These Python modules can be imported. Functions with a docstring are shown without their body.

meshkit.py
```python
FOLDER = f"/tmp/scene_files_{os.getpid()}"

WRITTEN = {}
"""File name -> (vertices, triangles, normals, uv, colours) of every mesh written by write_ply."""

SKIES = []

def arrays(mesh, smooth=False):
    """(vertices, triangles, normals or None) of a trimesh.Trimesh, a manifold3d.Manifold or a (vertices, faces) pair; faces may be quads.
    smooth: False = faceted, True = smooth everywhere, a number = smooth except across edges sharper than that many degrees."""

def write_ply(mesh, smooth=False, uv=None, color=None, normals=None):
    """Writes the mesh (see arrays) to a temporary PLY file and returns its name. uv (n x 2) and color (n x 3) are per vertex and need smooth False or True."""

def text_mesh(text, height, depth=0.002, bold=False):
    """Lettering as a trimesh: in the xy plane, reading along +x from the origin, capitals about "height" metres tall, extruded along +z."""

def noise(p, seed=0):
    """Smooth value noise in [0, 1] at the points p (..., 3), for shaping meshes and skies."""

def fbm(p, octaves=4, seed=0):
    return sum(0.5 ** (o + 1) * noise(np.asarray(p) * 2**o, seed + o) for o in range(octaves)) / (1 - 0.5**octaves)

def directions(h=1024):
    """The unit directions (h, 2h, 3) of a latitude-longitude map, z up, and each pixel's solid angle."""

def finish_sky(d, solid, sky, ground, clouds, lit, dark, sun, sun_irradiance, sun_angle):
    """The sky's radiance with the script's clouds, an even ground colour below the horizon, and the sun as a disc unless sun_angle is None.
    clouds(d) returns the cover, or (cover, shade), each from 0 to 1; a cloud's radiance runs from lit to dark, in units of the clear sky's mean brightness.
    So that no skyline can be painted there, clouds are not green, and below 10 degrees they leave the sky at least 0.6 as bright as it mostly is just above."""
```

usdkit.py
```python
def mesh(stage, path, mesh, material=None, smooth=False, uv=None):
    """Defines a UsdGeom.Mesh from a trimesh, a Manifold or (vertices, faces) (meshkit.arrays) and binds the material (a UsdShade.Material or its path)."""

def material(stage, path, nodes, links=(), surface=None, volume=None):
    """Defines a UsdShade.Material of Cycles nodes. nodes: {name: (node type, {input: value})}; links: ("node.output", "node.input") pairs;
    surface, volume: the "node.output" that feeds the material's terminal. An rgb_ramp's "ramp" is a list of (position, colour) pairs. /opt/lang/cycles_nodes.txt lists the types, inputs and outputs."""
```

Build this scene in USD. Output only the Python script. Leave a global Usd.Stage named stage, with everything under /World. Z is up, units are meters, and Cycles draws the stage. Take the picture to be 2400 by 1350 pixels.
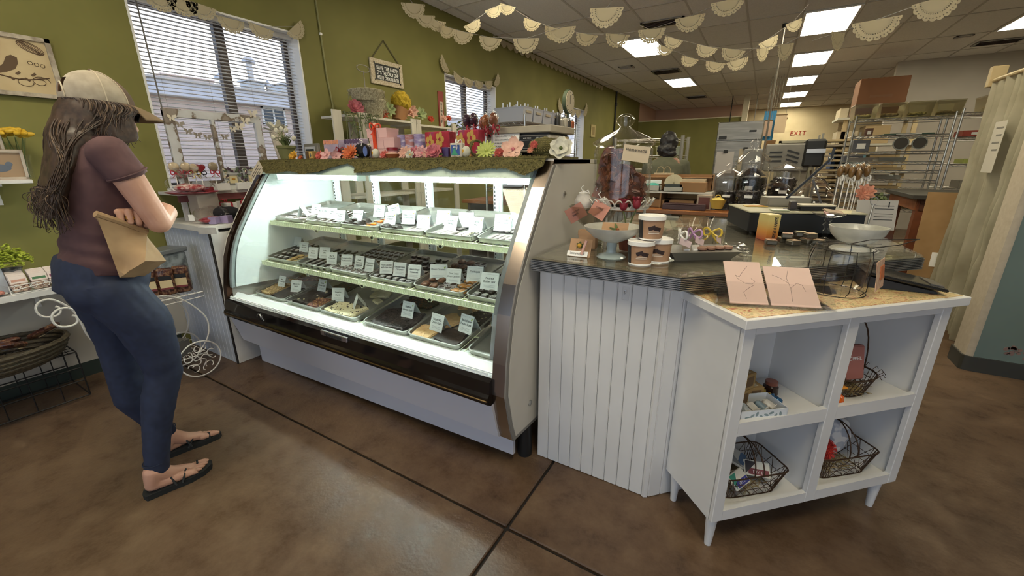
import math, random
import numpy as np, trimesh, usdkit, meshkit
import manifold3d as m3
from shapely.geometry import Polygon, Point, box as sbox
from shapely import affinity
from pxr import Usd, UsdGeom, UsdShade, UsdLux, Gf, Sdf, Vt

EXPOSURE, SKY, SUN, LAMP, TUBES = 1.15, 1.0, 9.0, 9.5, 40.0

stage = Usd.Stage.CreateInMemory()
UsdGeom.SetStageUpAxis(stage, 'Z'); UsdGeom.SetStageMetersPerUnit(stage, 1.0)
UsdGeom.Xform.Define(stage, '/World'); UsdGeom.Scope.Define(stage, '/World/Looks')
rnd = random.Random(7); nrg = np.random.default_rng(7)

# ---- camera: 1.35 m above the floor, looking along the counter, pitched down 17 degrees
CF, CP, CR, CY, CH = 957.0, math.radians(17.09), math.radians(-.32), math.radians(-30.70), 1.35
_f = np.array([math.sin(CY), math.cos(CY), 0]); _r = np.array([math.cos(CY), -math.sin(CY), 0]); _u = np.array([0, 0, 1.])
FD = _f*math.cos(CP)-_u*math.sin(CP); U0 = _u*math.cos(CP)+_f*math.sin(CP)
RT = _r*math.cos(CR)+U0*math.sin(CR); UP = U0*math.cos(CR)-_r*math.sin(CR)
EYE = np.array([0, 0, CH])
cam = UsdGeom.Camera.Define(stage, '/World/camera')
cam.CreateHorizontalApertureAttr(36.0); cam.CreateVerticalApertureAttr(20.25); cam.CreateFocalLengthAttr(36.0*CF/2400)
cam.CreateClippingRangeAttr(Gf.Vec2f(.05, 500)); cam.CreateExposureAttr(EXPOSURE)
M = np.eye(4); M[0, :3], M[1, :3], M[2, :3], M[3, :3] = RT, UP, -FD, EYE
cam.AddTransformOp().Set(Gf.Matrix4d(*M.ravel().tolist()))

# ---- sky (with clouds) and sun
def lin(h):
    h = h.lstrip('#'); return tuple((c/12.92 if c <= .04045 else ((c+.055)/1.055)**2.4) for c in (int(h[i:i+2], 16)/255 for i in (0, 2, 4)))
usdkit.material(stage, '/World/Looks/sky', {
    'tc': ('texture_coordinate', {}), 'sx': ('separate_xyz', {}), 'rs': ('rgb_ramp', {'ramp': [(0, (.62, .74, .90)), (.25, (.33, .55, .88)), (1, (.10, .28, .70))]}),
    'n': ('noise_texture', {'scale': 3.6, 'detail': 6, 'roughness': .55}), 'rc': ('rgb_ramp', {'ramp': [(.46, (0, 0, 0)), (.58, (1, 1, 1))]}),
    'bw': ('rgb_to_bw', {}), 'm': ('mix_color', {'b': (1.05, 1.05, 1.06)}), 'bg': ('background_shader', {'strength': SKY})},
    [('tc.generated', 'n.vector'), ('tc.generated', 'sx.vector'), ('sx.z', 'rs.fac'), ('n.fac', 'rc.fac'), ('rc.color', 'bw.color'), ('bw.val', 'm.fac'), ('rs.color', 'm.a'), ('m.result', 'bg.color')], surface='bg.background')
dome = UsdLux.DomeLight.Define(stage, '/World/sky_dome'); UsdShade.MaterialBindingAPI.Apply(dome.GetPrim()).Bind(UsdShade.Material.Get(stage, '/World/Looks/sky'))
sun = UsdLux.DistantLight.Define(stage, '/World/sun'); sun.CreateIntensityAttr(SUN); sun.CreateAngleAttr(.6); sun.CreateColorAttr(Gf.Vec3f(1, .95, .88))
sun.AddRotateXYZOp().Set(Gf.Vec3f(35, 14, 0))

# ---- helpers
used = {}
def path_for(name, parent=None):
    base = parent.GetPath().pathString if parent else '/World'
    n = used.get((base, name), 0); used[(base, name)] = n+1
    return f'{base}/{name}' + (f'_{n:03d}' if n else '')
def tag(p, label=None, cat=None, group=None, kind=None):
    for k, v in (('label', label), ('category', cat), ('group', group), ('kind', kind)):
        if v: p.SetCustomDataByKey(k, v)
    return p
def place(x, loc=(0, 0, 0), rz=0, rot=None):
    x.AddTranslateOp().Set(Gf.Vec3d(*map(float, loc)))
    if rot is not None: x.AddRotateXYZOp().Set(Gf.Vec3f(*map(float, rot)))
    else: x.AddRotateZOp().Set(float(rz))
def thing(name, label=None, cat=None, loc=(0, 0, 0), rz=0, group=None, kind=None, rot=None):
    x = UsdGeom.Xform.Define(stage, path_for(name)); place(x, loc, rz, rot)
    return tag(x.GetPrim(), label, cat, group, kind)
def cat_(ms): return ms[0] if len(ms) == 1 else trimesh.util.concatenate(ms)
def obj(name, mesh, mat, parent=None, smooth=35, label=None, kind=None):
    if isinstance(mesh, list): mesh = cat_(mesh)
    return tag(usdkit.mesh(stage, path_for(name, parent), mesh, mat, smooth=smooth).GetPrim(), label, kind=kind)
def solo(name, mesh, mat, label, cat, group=None, kind=None, smooth=35, loc=None, rz=0, rot=None):
    if isinstance(mesh, list): mesh = cat_(mesh)
    m = usdkit.mesh(stage, path_for(name), mesh, mat, smooth=smooth)
    if loc is not None: place(m, loc, rz, rot)
    return tag(m.GetPrim(), label, cat, group, kind)
def dup(src, loc, rz=0, label=None, group=None, rot=None, scale=None):
    was = src.GetCustomData(); nm = src.GetName()
    if nm[-4:-3] == '_' and nm[-3:].isdigit(): nm = nm[:-4]
    x = UsdGeom.Xform.Define(stage, path_for(nm)) if src.IsA(UsdGeom.Xform) else UsdGeom.Mesh.Define(stage, path_for(nm))
    x.GetPrim().GetReferences().AddInternalReference(src.GetPath())
    x.ClearXformOpOrder(); x.AddTranslateOp().Set(Gf.Vec3d(*map(float, loc)))
    if rot is not None: x.AddRotateXYZOp().Set(Gf.Vec3f(*map(float, rot)))
    else: x.AddRotateZOp().Set(float(rz))
    if scale is not None: x.AddScaleOp().Set(Gf.Vec3f(*scale))
    if src.IsA(UsdGeom.Xform): x.GetPrim().SetInstanceable(True)
    return tag(x.GetPrim(), label or was.get('label'), was.get('category'), group or was.get('group'))
def ray(u, v): return RT*(u-1200)/CF-UP*(v-675)/CF+FD
def PZ(u, v, h=0): d = ray(u, v); return EYE+d*(h-CH)/d[2]
def PX(u, v, c): d = ray(u, v); return EYE+d*c/d[0]
def PY(u, v, c): d = ray(u, v); return EYE+d*c/d[1]
def at(u, v, xy):
    d = ray(u, v); a = np.array(xy[:2]); return CH+d[2]*(d[:2]@a)/(d[:2]@d[:2])
# meshes
def bx(x0, x1, y0, y1, z0, z1, b=0):
    if b <= 0: return trimesh.creation.box(bounds=[[x0, y0, z0], [x1, y1, z1]])
    b = min(b, (x1-x0)*.49, (y1-y0)*.49, (z1-z0)*.49); p = []
    for x in (0, 1):
        for y in (0, 1):
            for z in (0, 1):
                c = np.array([(x0, x1)[x], (y0, y1)[y], (z0, z1)[z]]); s = np.array([1-2*x, 1-2*y, 1-2*z])*b
                p += [c+s*np.array(k) for k in ((0, 1, 1), (1, 0, 1), (1, 1, 0))]
    return trimesh.convex.convex_hull(np.array(p))
def cb(c, s, b=0): return bx(c[0]-s[0]/2, c[0]+s[0]/2, c[1]-s[1]/2, c[1]+s[1]/2, c[2]-s[2]/2, c[2]+s[2]/2, b)
def mv(m, loc=(0, 0, 0), rz=0, rx=0, ry=0, s=None):
    m = m.copy()
    if s is not None: m.apply_scale(s)
    for a, ax in ((rx, (1, 0, 0)), (ry, (0, 1, 0)), (rz, (0, 0, 1))):
        if a: m.apply_transform(trimesh.transformations.rotation_matrix(math.radians(a), ax))
    m.apply_translation(loc); return m
def tube(pts, r, n=6, closed=False):
    P = np.asarray(pts, float); k = len(P); rr = np.broadcast_to(np.asarray(r, float), (k,))
    T = (np.roll(P, -1, 0)-np.roll(P, 1, 0)) if closed else np.gradient(P, axis=0)
    T /= np.maximum(np.linalg.norm(T, axis=1, keepdims=True), 1e-9)
    ref = np.array([0, 0, 1.]) if abs(T[0][2]) < .9 else np.array([1., 0, 0]); A = np.cross(T[0], ref); A /= np.linalg.norm(A); V = []
    for i in range(k):
        A = A-T[i]*(A@T[i]); A /= max(np.linalg.norm(A), 1e-9); B = np.cross(T[i], A)
        V += [P[i]+rr[i]*(A*math.cos(a)+B*math.sin(a)) for a in np.arange(n)*2*math.pi/n]
    Fq = []
    for i in range(k if closed else k-1):
        for j in range(n): a, b = i*n+j, i*n+(j+1) % n; c, d = ((i+1) % k)*n+(j+1) % n, ((i+1) % k)*n+j; Fq += [[a, b, c], [a, c, d]]
    if not closed:
        V += [P[0], P[-1]]; o = k*n
        for j in range(n): Fq += [[o, (j+1) % n, j], [o+1, (k-1)*n+j, (k-1)*n+(j+1) % n]]
    return trimesh.Trimesh(np.array(V), np.array(Fq), process=False)
def rod(a, b, r, n=6): return tube([a, b], r, n)
def bar(a, b, w, h, up=(0, 0, 1)):
    a, b = np.array(a, float), np.array(b, float); t = b-a; L = np.linalg.norm(t); t /= L; s = np.cross(t, up)
    if np.linalg.norm(s) < 1e-6: s = np.cross(t, (1, 0, 0))
    s /= np.linalg.norm(s); u = np.cross(s, t); m = trimesh.creation.box((L, w, h)); T = np.eye(4); T[:3, 0], T[:3, 1], T[:3, 2], T[:3, 3] = t, s, u, (a+b)/2
    m.apply_transform(T); return m
def lathe(prof, n=24, loc=(0, 0, 0)):
    m = trimesh.creation.revolve(np.array(prof, float), sections=n); m.apply_translation(loc); return m
def ext(poly, h, loc=(0, 0, 0)):
    if not isinstance(poly, Polygon) and not hasattr(poly, 'geoms'): poly = Polygon(poly)
    m = cat_([trimesh.creation.extrude_polygon(g, h, engine='earcut') for g in getattr(poly, 'geoms', [poly])]); m.apply_translation(loc); return m
def axes(m, X, Y, Zv, o=(0, 0, 0)):
    T = np.eye(4); T[:3, 0], T[:3, 1], T[:3, 2], T[:3, 3] = X, Y, Zv, o; m = m.copy(); m.apply_transform(T); return m
def ext_x(poly_yz, x0, x1): return axes(ext(poly_yz, x1-x0), (0, 1, 0), (0, 0, 1), (1, 0, 0), (x0, 0, 0))
def ext_y(poly_xz, y0, y1): return axes(ext(poly_xz, y1-y0), (1, 0, 0), (0, 0, 1), (0, -1, 0), (0, y1, 0))
def ball(c, r, sub=2, s=(1, 1, 1)):
    m = trimesh.creation.icosphere(sub, r); m.apply_scale(s) if s != (1, 1, 1) else 0; m.apply_translation(c); return m
_tx = {}
def text(t, h, w=None, d=.0006, bold=False):
    k = (t, bold)
    if k not in _tx: _tx[k] = meshkit.text_mesh(t, .1, .01, bold)
    m = _tx[k].copy(); b = m.bounds; m.apply_translation((-(b[0][0]+b[1][0])/2, 0, 0)); sx = h/.1
    if w and (b[1][0]-b[0][0])*sx > w: sx = w/(b[1][0]-b[0][0])
    m.apply_transform(np.diag([sx, h/.1, d/.01, 1])); return m
def bumpy(m, amp, scale, seed=0):
    n = m.vertex_normals; m = m.copy(); m.vertices = m.vertices+n*((meshkit.fbm(m.vertices*scale, 3, seed)-.5)*2*amp)[:, None]; return m
def xy_to(m, o, X, N):
    """the mesh's xy plane to a plane through o with x along X and normal N"""
    X = np.array(X, float); X /= np.linalg.norm(X); N = np.array(N, float); N -= X*(N@X); N /= np.linalg.norm(N); return axes(m, X, np.cross(N, X), N, o)
# materials
mats = {}
def pm(name, col, rough=.5, metal=0, **kw):
    if name in mats: return mats[name]
    c = lin(col) if isinstance(col, str) else col
    mats[name] = usdkit.material(stage, '/World/Looks/'+name, {'p': ('principled_bsdf', {'base_color': c, 'roughness': rough, 'metallic': float(metal), **kw})}, [], surface='p.BSDF'); return mats[name]
def nm(name, stops, scale=8, rough=.5, detail=4, bump=0, metal=0, stretch=None, kind='noise', dist=0, **kw):
    """noise-coloured principled; stops = [(pos, '#hex'), ...]"""
    if name in mats: return mats[name]
    nodes = {'tc': ('texture_coordinate', {}), 'mp': ('mapping', {'scale': stretch or (1, 1, 1)}),
             'r': ('rgb_ramp', {'ramp': [(p, lin(c) if isinstance(c, str) else c) for p, c in stops]}), 'p': ('principled_bsdf', {'roughness': rough, 'metallic': float(metal), **kw})}
    if kind == 'noise': nodes['n'] = ('noise_texture', {'scale': float(scale), 'detail': float(detail), 'distortion': float(dist)}); o = 'n.fac'
    else: nodes['n'] = ('voronoi_texture', {'scale': float(scale)}); o = 'n.color' if kind == 'cells' else 'n.distance'
    links = [('tc.object', 'mp.vector'), ('mp.vector', 'n.vector'), ('r.color', 'p.base_color')]
    if kind == 'cells': nodes['bw'] = ('rgb_to_bw', {}); links += [('n.color', 'bw.color'), ('bw.val', 'r.fac')]
    else: links += [(o, 'r.fac')]
    if bump: nodes['b'] = ('bump', {'strength': float(bump), 'distance': .01}); links += [('bw.val' if kind == 'cells' else o, 'b.height'), ('b.normal', 'p.normal')]
    mats[name] = usdkit.material(stage, '/World/Looks/'+name, nodes, links, surface='p.BSDF'); return mats[name]
def em(name, col, strength):
    if name not in mats: mats[name] = usdkit.material(stage, '/World/Looks/'+name, {'e': ('emission', {'color': col, 'strength': float(strength)})}, [], surface='e.emission')
    return mats[name]
def pane(name, tint=(1, 1, 1), rough=0., f0=1.45, a=.0):
    if name not in mats: mats[name] = usdkit.material(stage, '/World/Looks/'+name, {'t': ('transparent_bsdf', {'color': tint}), 'g': ('glossy_bsdf', {'color': (1, 1, 1), 'roughness': float(rough)}),
        'f': ('layer_weight', {'blend': .5}), 'pw': ('math', {'math_type': 'power', 'value2': 4.5}), 'ma': ('math', {'math_type': 'multiply_add', 'value2': .85, 'value3': (f0-1)**2/(f0+1)**2*.8, 'use_clamp': True}), 'm': ('mix_closure', {})}, [('f.facing', 'pw.value1'), ('pw.value', 'ma.value1'), ('ma.value', 'm.fac'), ('t.BSDF', 'm.closure1'), ('g.BSDF', 'm.closure2')], surface='m.closure')
    return mats[name]
WHITE = pm('white_paint', '#d3d1cb', .45); TRIM = pm('white_trim', '#dedcd8', .4); BLACK = pm('black', '#141414', .45); STEEL = pm('steel', '#b9b9b6', .3, 1)
CHROME = pm('chrome', '#c9c9c9', .12, 1); PAPER = pm('paper', '#e9e6df', .8); INK = pm('ink', '#2b2b2b', .8); KRAFT = pm('kraft', '#a98563', .8); CARDB = pm('cardboard', '#8f6a45', .85)
GLASS = pm('glass', (1, 1, 1), .02, 0, transmission_weight=1., ior=1.45); PANE = pane('window_pane'); CLEAR = pane('cellophane', (.97, .97, .97), .08, 1.35)
# ---- ceiling lamps: recessed 2 x 4 ft troffers in the tile grid
CEIL, WX = 3.14, -3.70
GX = lambda k: -0.46+.6096*k      # tile joints
GY = lambda k: 6.99+1.2192*k
LENS = em('lamp_lens', (1., .90, .66), LAMP)
def lamp(kx, ky, label):
    t = thing('ceiling_light', label, 'ceiling light', (GX(kx)+.3048, GY(ky)+.6096, CEIL), group=None)
    obj('lens', bx(-.272, .272, -.575, .575, -.004, .004), LENS, t)
    obj('frame', [bx(-.3, -.272, -.6, .6, -.012, .03), bx(.272, .3, -.6, .6, -.012, .03), bx(-.272, .272, -.6, -.575, -.012, .03), bx(-.272, .272, .575, .6, -.012, .03)], TRIM, t)
LAMPS = [(1, 0, 'nearest glowing troffer of the long row over the counter'), (1, 2, 'second glowing troffer of the long ceiling row from the front'), (1, 4, 'middle glowing troffer of the long row of five'),
         (1, 6, 'fourth glowing troffer of the long ceiling row from the front'), (1, 8, 'farthest and smallest glowing troffer of the long ceiling row'), (-3, 0, 'glowing troffer behind the doily garland above the dividing shelves'),
         (-3, 3, 'small glowing troffer beside a ceiling vent near the green wall'), (5, 1, 'glowing troffer at the right edge of the ceiling'),
         (1, -3, 'troffer overhead in the row above the counter, out of the frame'), (-3, -3, 'troffer overhead near the green wall, out of the frame'), (1, -6, 'troffer over the shop floor behind the camera'), (-3, -6, 'troffer behind the camera near the green wall'), (5, -3, 'troffer overhead on the right, out of the frame')]
for a in LAMPS: lamp(*a)
lampset = {(a[0], a[1]) for a in LAMPS}
# ---- ceiling tiles and tee bars
TILES = [nm(f'tile_{i}', [(.3, c), (.7, d)], 60, .9, 3) for i, (c, d) in enumerate((('#d9d6d0', '#e4e1dc'), ('#dddad4', '#e8e5e0'), ('#d3d0ca', '#dfdcd6')))]
TEE = pm('tee_bar', '#bdb8b0', .6)
ceil = thing('ceiling', kind='structure')
vents = {}
for ky in range(-5, 10):
    for kx in range(-6, 10):
        if (kx, ky) in lampset: continue
        x0, x1, y0, y1 = max(GX(kx), WX), min(GX(kx+1), 5.2), GY(ky), min(GY(ky+1), 18.4)
        if x1-x0 > .05: obj('ceiling_tile', bx(x0+.008, x1-.008, y0+.008, y1-.008, CEIL+rnd.uniform(.002, .007), CEIL+.02), TILES[rnd.randrange(3)], ceil, smooth=False)
for k in range(-5, 10): obj('tee_bar', bx(GX(k)-.012, GX(k)+.012, -3, 18.4, CEIL-.002, CEIL+.012), TEE, ceil, smooth=False)
for k in range(-8, 10): obj('cross_tee', bx(WX, 5.2, GY(k)-.012, GY(k)+.012, CEIL-.001, CEIL+.013), TEE, ceil, smooth=False)
obj('ceiling_deck', bx(WX-.3, 5.3, -3.2, 18.6, CEIL+.04, CEIL+.1), TILES[0], ceil, smooth=False)
for ky in range(-9, -5):
    for kx in range(-6, 10):
        x0, x1 = max(GX(kx), WX), min(GX(kx+1), 5.2)
        if (kx, ky) not in lampset and kx % 2 == 0: obj('front_tile', bx(x0+.008, min(GX(kx+2), 5.2)-.008, GY(ky)+.008, GY(ky+1)-.008, CEIL+.004, CEIL+.02), TILES[0], ceil, smooth=False) if not ({(kx+1, ky)} & lampset) else None
# ---- walls
GREEN = nm('green_wall', [(.3, '#706c36'), (.7, '#7b773e')], 2.5, .75, 5); PINK = pm('pink_plaster', '#cfae98', .8); BEIGE = nm('beige_wall', [(.3, '#cdbd97'), (.7, '#d6c7a3')], 3, .8)
GREYW = nm('white_wall', [(.3, '#b9b2a7'), (.7, '#c2bbb0')], 2, .8); DKGREEN = pm('dark_green_base', '#26302a', .6)
WIN = [(1.363, 2.562, 1.18, 2.445), (4.56, 5.77, 1.40, 2.45), (8.20, 9.50, 1.40, 2.47)]
FRONTY, RX = -3.0, 5.2
ws, y = [], FRONTY
for (a, b, c, d) in WIN: ws += [bx(WX-.22, WX, y, a, 0, CEIL+.1), bx(WX-.22, WX, a, b, 0, c), bx(WX-.22, WX, a, b, d, CEIL+.1)]; y = b
ws.append(bx(WX-.22, WX, y, 14.3, 0, CEIL+.1))
solo('wall_left', ws, GREEN, None, None, kind='structure', smooth=False)
solo('baseboard_left', bx(WX, WX+.012, FRONTY, 1.2, 0, .1), DKGREEN, None, None, kind='structure')
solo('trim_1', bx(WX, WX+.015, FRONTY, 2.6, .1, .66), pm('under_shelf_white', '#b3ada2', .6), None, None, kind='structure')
solo('wall_back', bx(WX, -.74, 14.3, 14.45, 0, 2.57), GREEN, None, None, kind='structure')
solo('wall_back_alcove', [bx(WX-.2, WX, 14.3, 18.4, 0, CEIL+.1), bx(WX, -.9, 16.6, 16.7, 1.5, CEIL)], PINK, None, None, kind='structure', smooth=False)
solo('trim_2', [bx(-.76, -.62, 14.2, 14.5, 0, CEIL), bx(WX, -.76, 14.28, 14.47, 2.57, 2.6)], pm('cream_trim', '#c9bfa4', .6), None, None, kind='structure')
solo('wall_back_exit', bx(WX, RX, 18.4, 18.6, 0, CEIL+.1), BEIGE, None, None, kind='structure')
solo('wall_right_partition', bx(1.92, RX, 11.25, 11.4, 0, CEIL+.05), GREYW, None, None, kind='structure')
solo('wall_right', bx(RX, RX+.2, FRONTY, 18.4, 0, CEIL+.1), GREYW, None, None, kind='structure')
# the shop front behind the camera: two big panes between piers
solo('wall_front', [bx(WX-.2, RX+.2, FRONTY-.2, FRONTY, 0, .55), bx(WX-.2, RX+.2, FRONTY-.2, FRONTY, 2.5, CEIL+.1), bx(WX-.2, -3.2, FRONTY-.2, FRONTY, .55, 2.5), bx(.6, 1.1, FRONTY-.2, FRONTY, .55, 2.5), bx(4.6, RX+.2, FRONTY-.2, FRONTY, .55, 2.5)], GREYW, None, None, kind='structure', smooth=False)
# blue papered wall with a white rounded end, right of the doorway
fl = lambda: None
BLUEW = nm('blue_paper', [(.0, '#6b7b78'), (.5, '#74837c'), (1, '#6b7b78')], 3, .8)
solo('wall_right_blue', bx(1.375, RX, 3.68, 3.86, .10, CEIL), BLUEW, None, None, kind='structure')
solo('trim_3', ext(Polygon([(1.38, 3.676), (1.365, 3.677), (1.346, 3.688), (1.338, 3.71), (1.338, 3.86), (1.345, 3.875), (1.38, 3.882)]), CEIL-.10, (0, 0, .10)), nm('plaster_end', [(.3, '#b5a893'), (.7, '#c0b49f')], 30, .85, bump=.1), None, None, kind='structure')
bb = Polygon([(1.34, 3.675), (1.328, 3.695), (1.328, 3.87), (1.345, 3.89), (RX, 3.89), (RX, 3.662), (1.37, 3.662)])
solo('baseboard_right', ext(bb, .10), pm('grey_base', '#3a3a34', .5), None, None, kind='structure')
# painted rose sprays on the blue wall
spray = thing('wall_roses', 'faded painted rose spray on the blue wall', 'wall painting', kind=None)
def petals(cx, cz, r, mat_, nme, n, seed):
    q = random.Random(seed); ms = []
    for i in range(n):
        a, d = q.uniform(0, 6.28), r*math.sqrt(q.random()); w, h = r*q.uniform(.12, .3), r*q.uniform(.08, .2)
        p = affinity.translate(affinity.rotate(affinity.scale(Point(0, 0).buffer(1, 6), w, h), q.uniform(0, 180)), cx+d*math.cos(a), cz+d*math.sin(a)*.8); ms.append(axes(ext(p, .002), (1, 0, 0), (0, 0, 1), (0, -1, 0), (0, 3.6795, 0)))
    obj(nme, ms, mat_, spray)
for i, (cx, cz, r, hue) in enumerate([(1.72, .62, .07, 0), (1.62, .52, .07, 1), (1.66, .44, .06, 0), (1.70, .36, .04, 1), (1.56, .16, .06, 0), (1.66, .15, .05, 1)]):
    petals(cx, cz, r, (pm('rose_print', '#8a7068', .8), pm('leaf_print', '#65745f', .8))[hue], ('painted_rose', 'painted_leaves')[hue], 14, i)
# ---- floor: stained concrete slabs parted by saw cuts
def concrete(i):
    name = f'concrete_{i}'
    if name in mats: return mats[name]
    nodes = {'tc': ('texture_coordinate', {}), 'n1': ('noise_texture', {'scale': .9, 'detail': 6., 'roughness': .6, 'distortion': .6}), 'n2': ('noise_texture', {'scale': 7., 'detail': 8., 'roughness': .7}), 'n3': ('noise_texture', {'scale': 60., 'detail': 3.}),
             'r1': ('rgb_ramp', {'ramp': [(.32, lin('#3a2a1f')), (.5, lin('#56412f')), (.68, lin('#705b46'))]}), 'r2': ('rgb_ramp', {'ramp': [(.3, lin('#33241a')), (.5, lin('#584330')), (.75, lin('#7d674f'))]}), 'm': ('mix_color', {'fac': .5}),
             'rr': ('map_range', {'from_min': .3, 'from_max': .7, 'to_min': .26, 'to_max': .5}), 'b': ('bump', {'strength': .12, 'distance': .01}), 'p': ('principled_bsdf', {'specular_ior_level': .5})}
    mats[name] = usdkit.material(stage, '/World/Looks/'+name, nodes, [('tc.object', 'n1.vector'), ('tc.object', 'n2.vector'), ('tc.object', 'n3.vector'), ('n1.fac', 'r1.fac'), ('n2.fac', 'r2.fac'), ('r1.color', 'm.a'), ('r2.color', 'm.b'), ('m.result', 'p.base_color'), ('n2.fac', 'rr.value'), ('rr.result', 'p.roughness'), ('n3.fac', 'b.height'), ('b.normal', 'p.normal')], surface='p.BSDF')
    return mats[name]
floor = thing('floor', kind='structure')
fx, fy = [WX-.05, -.655, 2.9, RX], [FRONTY, 1.05, 4.6, 8.2, 11.8, 15.4, 18.4]
for i in range(3):
    for j in range(6):
        obj('floor_slab', bx(fx[i]+.006, fx[i+1]-.006, fy[j]+.006, fy[j+1]-.006, -.1, 0, .004), concrete(0), floor, smooth=False)
obj('joint_bed', bx(WX-.05, RX, FRONTY, 18.4, -.1, -.012), pm('joint_dirt', '#17110d', .9), floor, smooth=False)
# ---- windows: jamb, frame, pane, mullion
FRAME = pm('dark_alu', '#4b4038', .5)
for n, (a, b, c, d) in enumerate(WIN, 1):
    w = thing(f'window_{n}', kind='structure')
    obj('jamb', [bx(WX-.21, WX+.004, a-.001, a+.012, c, d), bx(WX-.21, WX+.004, b-.012, b+.001, c, d), bx(WX-.21, WX+.004, a, b, d-.012, d+.001)], TRIM, w)
    obj('window_sill', bx(WX-.21, WX+.02, a-.02, b+.02, c-.02, c+.004), TRIM, w)
    f = .035; m = (a+b)/2+.02
    obj('window_frame', [bx(WX-.2, WX-.16, a+.012, a+f+.012, c, d), bx(WX-.2, WX-.16, b-f-.012, b-.012, c, d), bx(WX-.2, WX-.16, a, b, d-f-.012, d-.012), bx(WX-.2, WX-.16, a, b, c, c+f)], FRAME, w)
    obj('mullion', bx(WX-.2, WX-.15, m-.035, m+.035, c, d), FRAME, w)
    obj('window_glass', bx(WX-.182, WX-.178, a+.02, b-.02, c+.02, d-.02), PANE, w)
# venetian blinds, every slat a part
SLAT = pm('blind_slat', '#d9d6d2', .5); CORD = pm('cord', '#8b867e', .7)
for n, (a, b, c, d) in enumerate(WIN, 1):
    t = thing('window_blind', ['white venetian blind in the large window behind the woman', 'white venetian blind in the middle window above the pink boxes', 'small white venetian blind in the farthest window of the green wall'][n-1], 'blind', (WX-.09, (a+b)/2, 0))
    h = (b-a)/2-.016; pitch = .0262 if n == 1 else .034 if n == 2 else .05; k = int((d-.06-c-.03)/pitch); sm = mv(bx(-.0125, .0125, -h, h, -.0009, .0009), ry=-5)
    for i in range(k): obj('slat', mv(sm, (0, 0, d-.065-i*pitch)), SLAT, t, smooth=False)
    obj('head_rail', bx(-.02, .02, -h, h, d-.05, d-.013), TRIM, t); obj('bottom_rail', bx(-.013, .013, -h, h, c+.008, c+.02), TRIM, t)
    for yy in (-.8*h, -.27*h, .27*h, .8*h): obj('ladder_cord', rod((.014, yy, d-.05), (.014, yy, c+.02), .0008, 4), CORD, t)
    if n == 1: obj('tilt_wand', rod((.03, -h+.07, d-.05), (.03, -h+.075, 1.22), .005, 6), pm('wand', '#6d6a66', .3), t)
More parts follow.
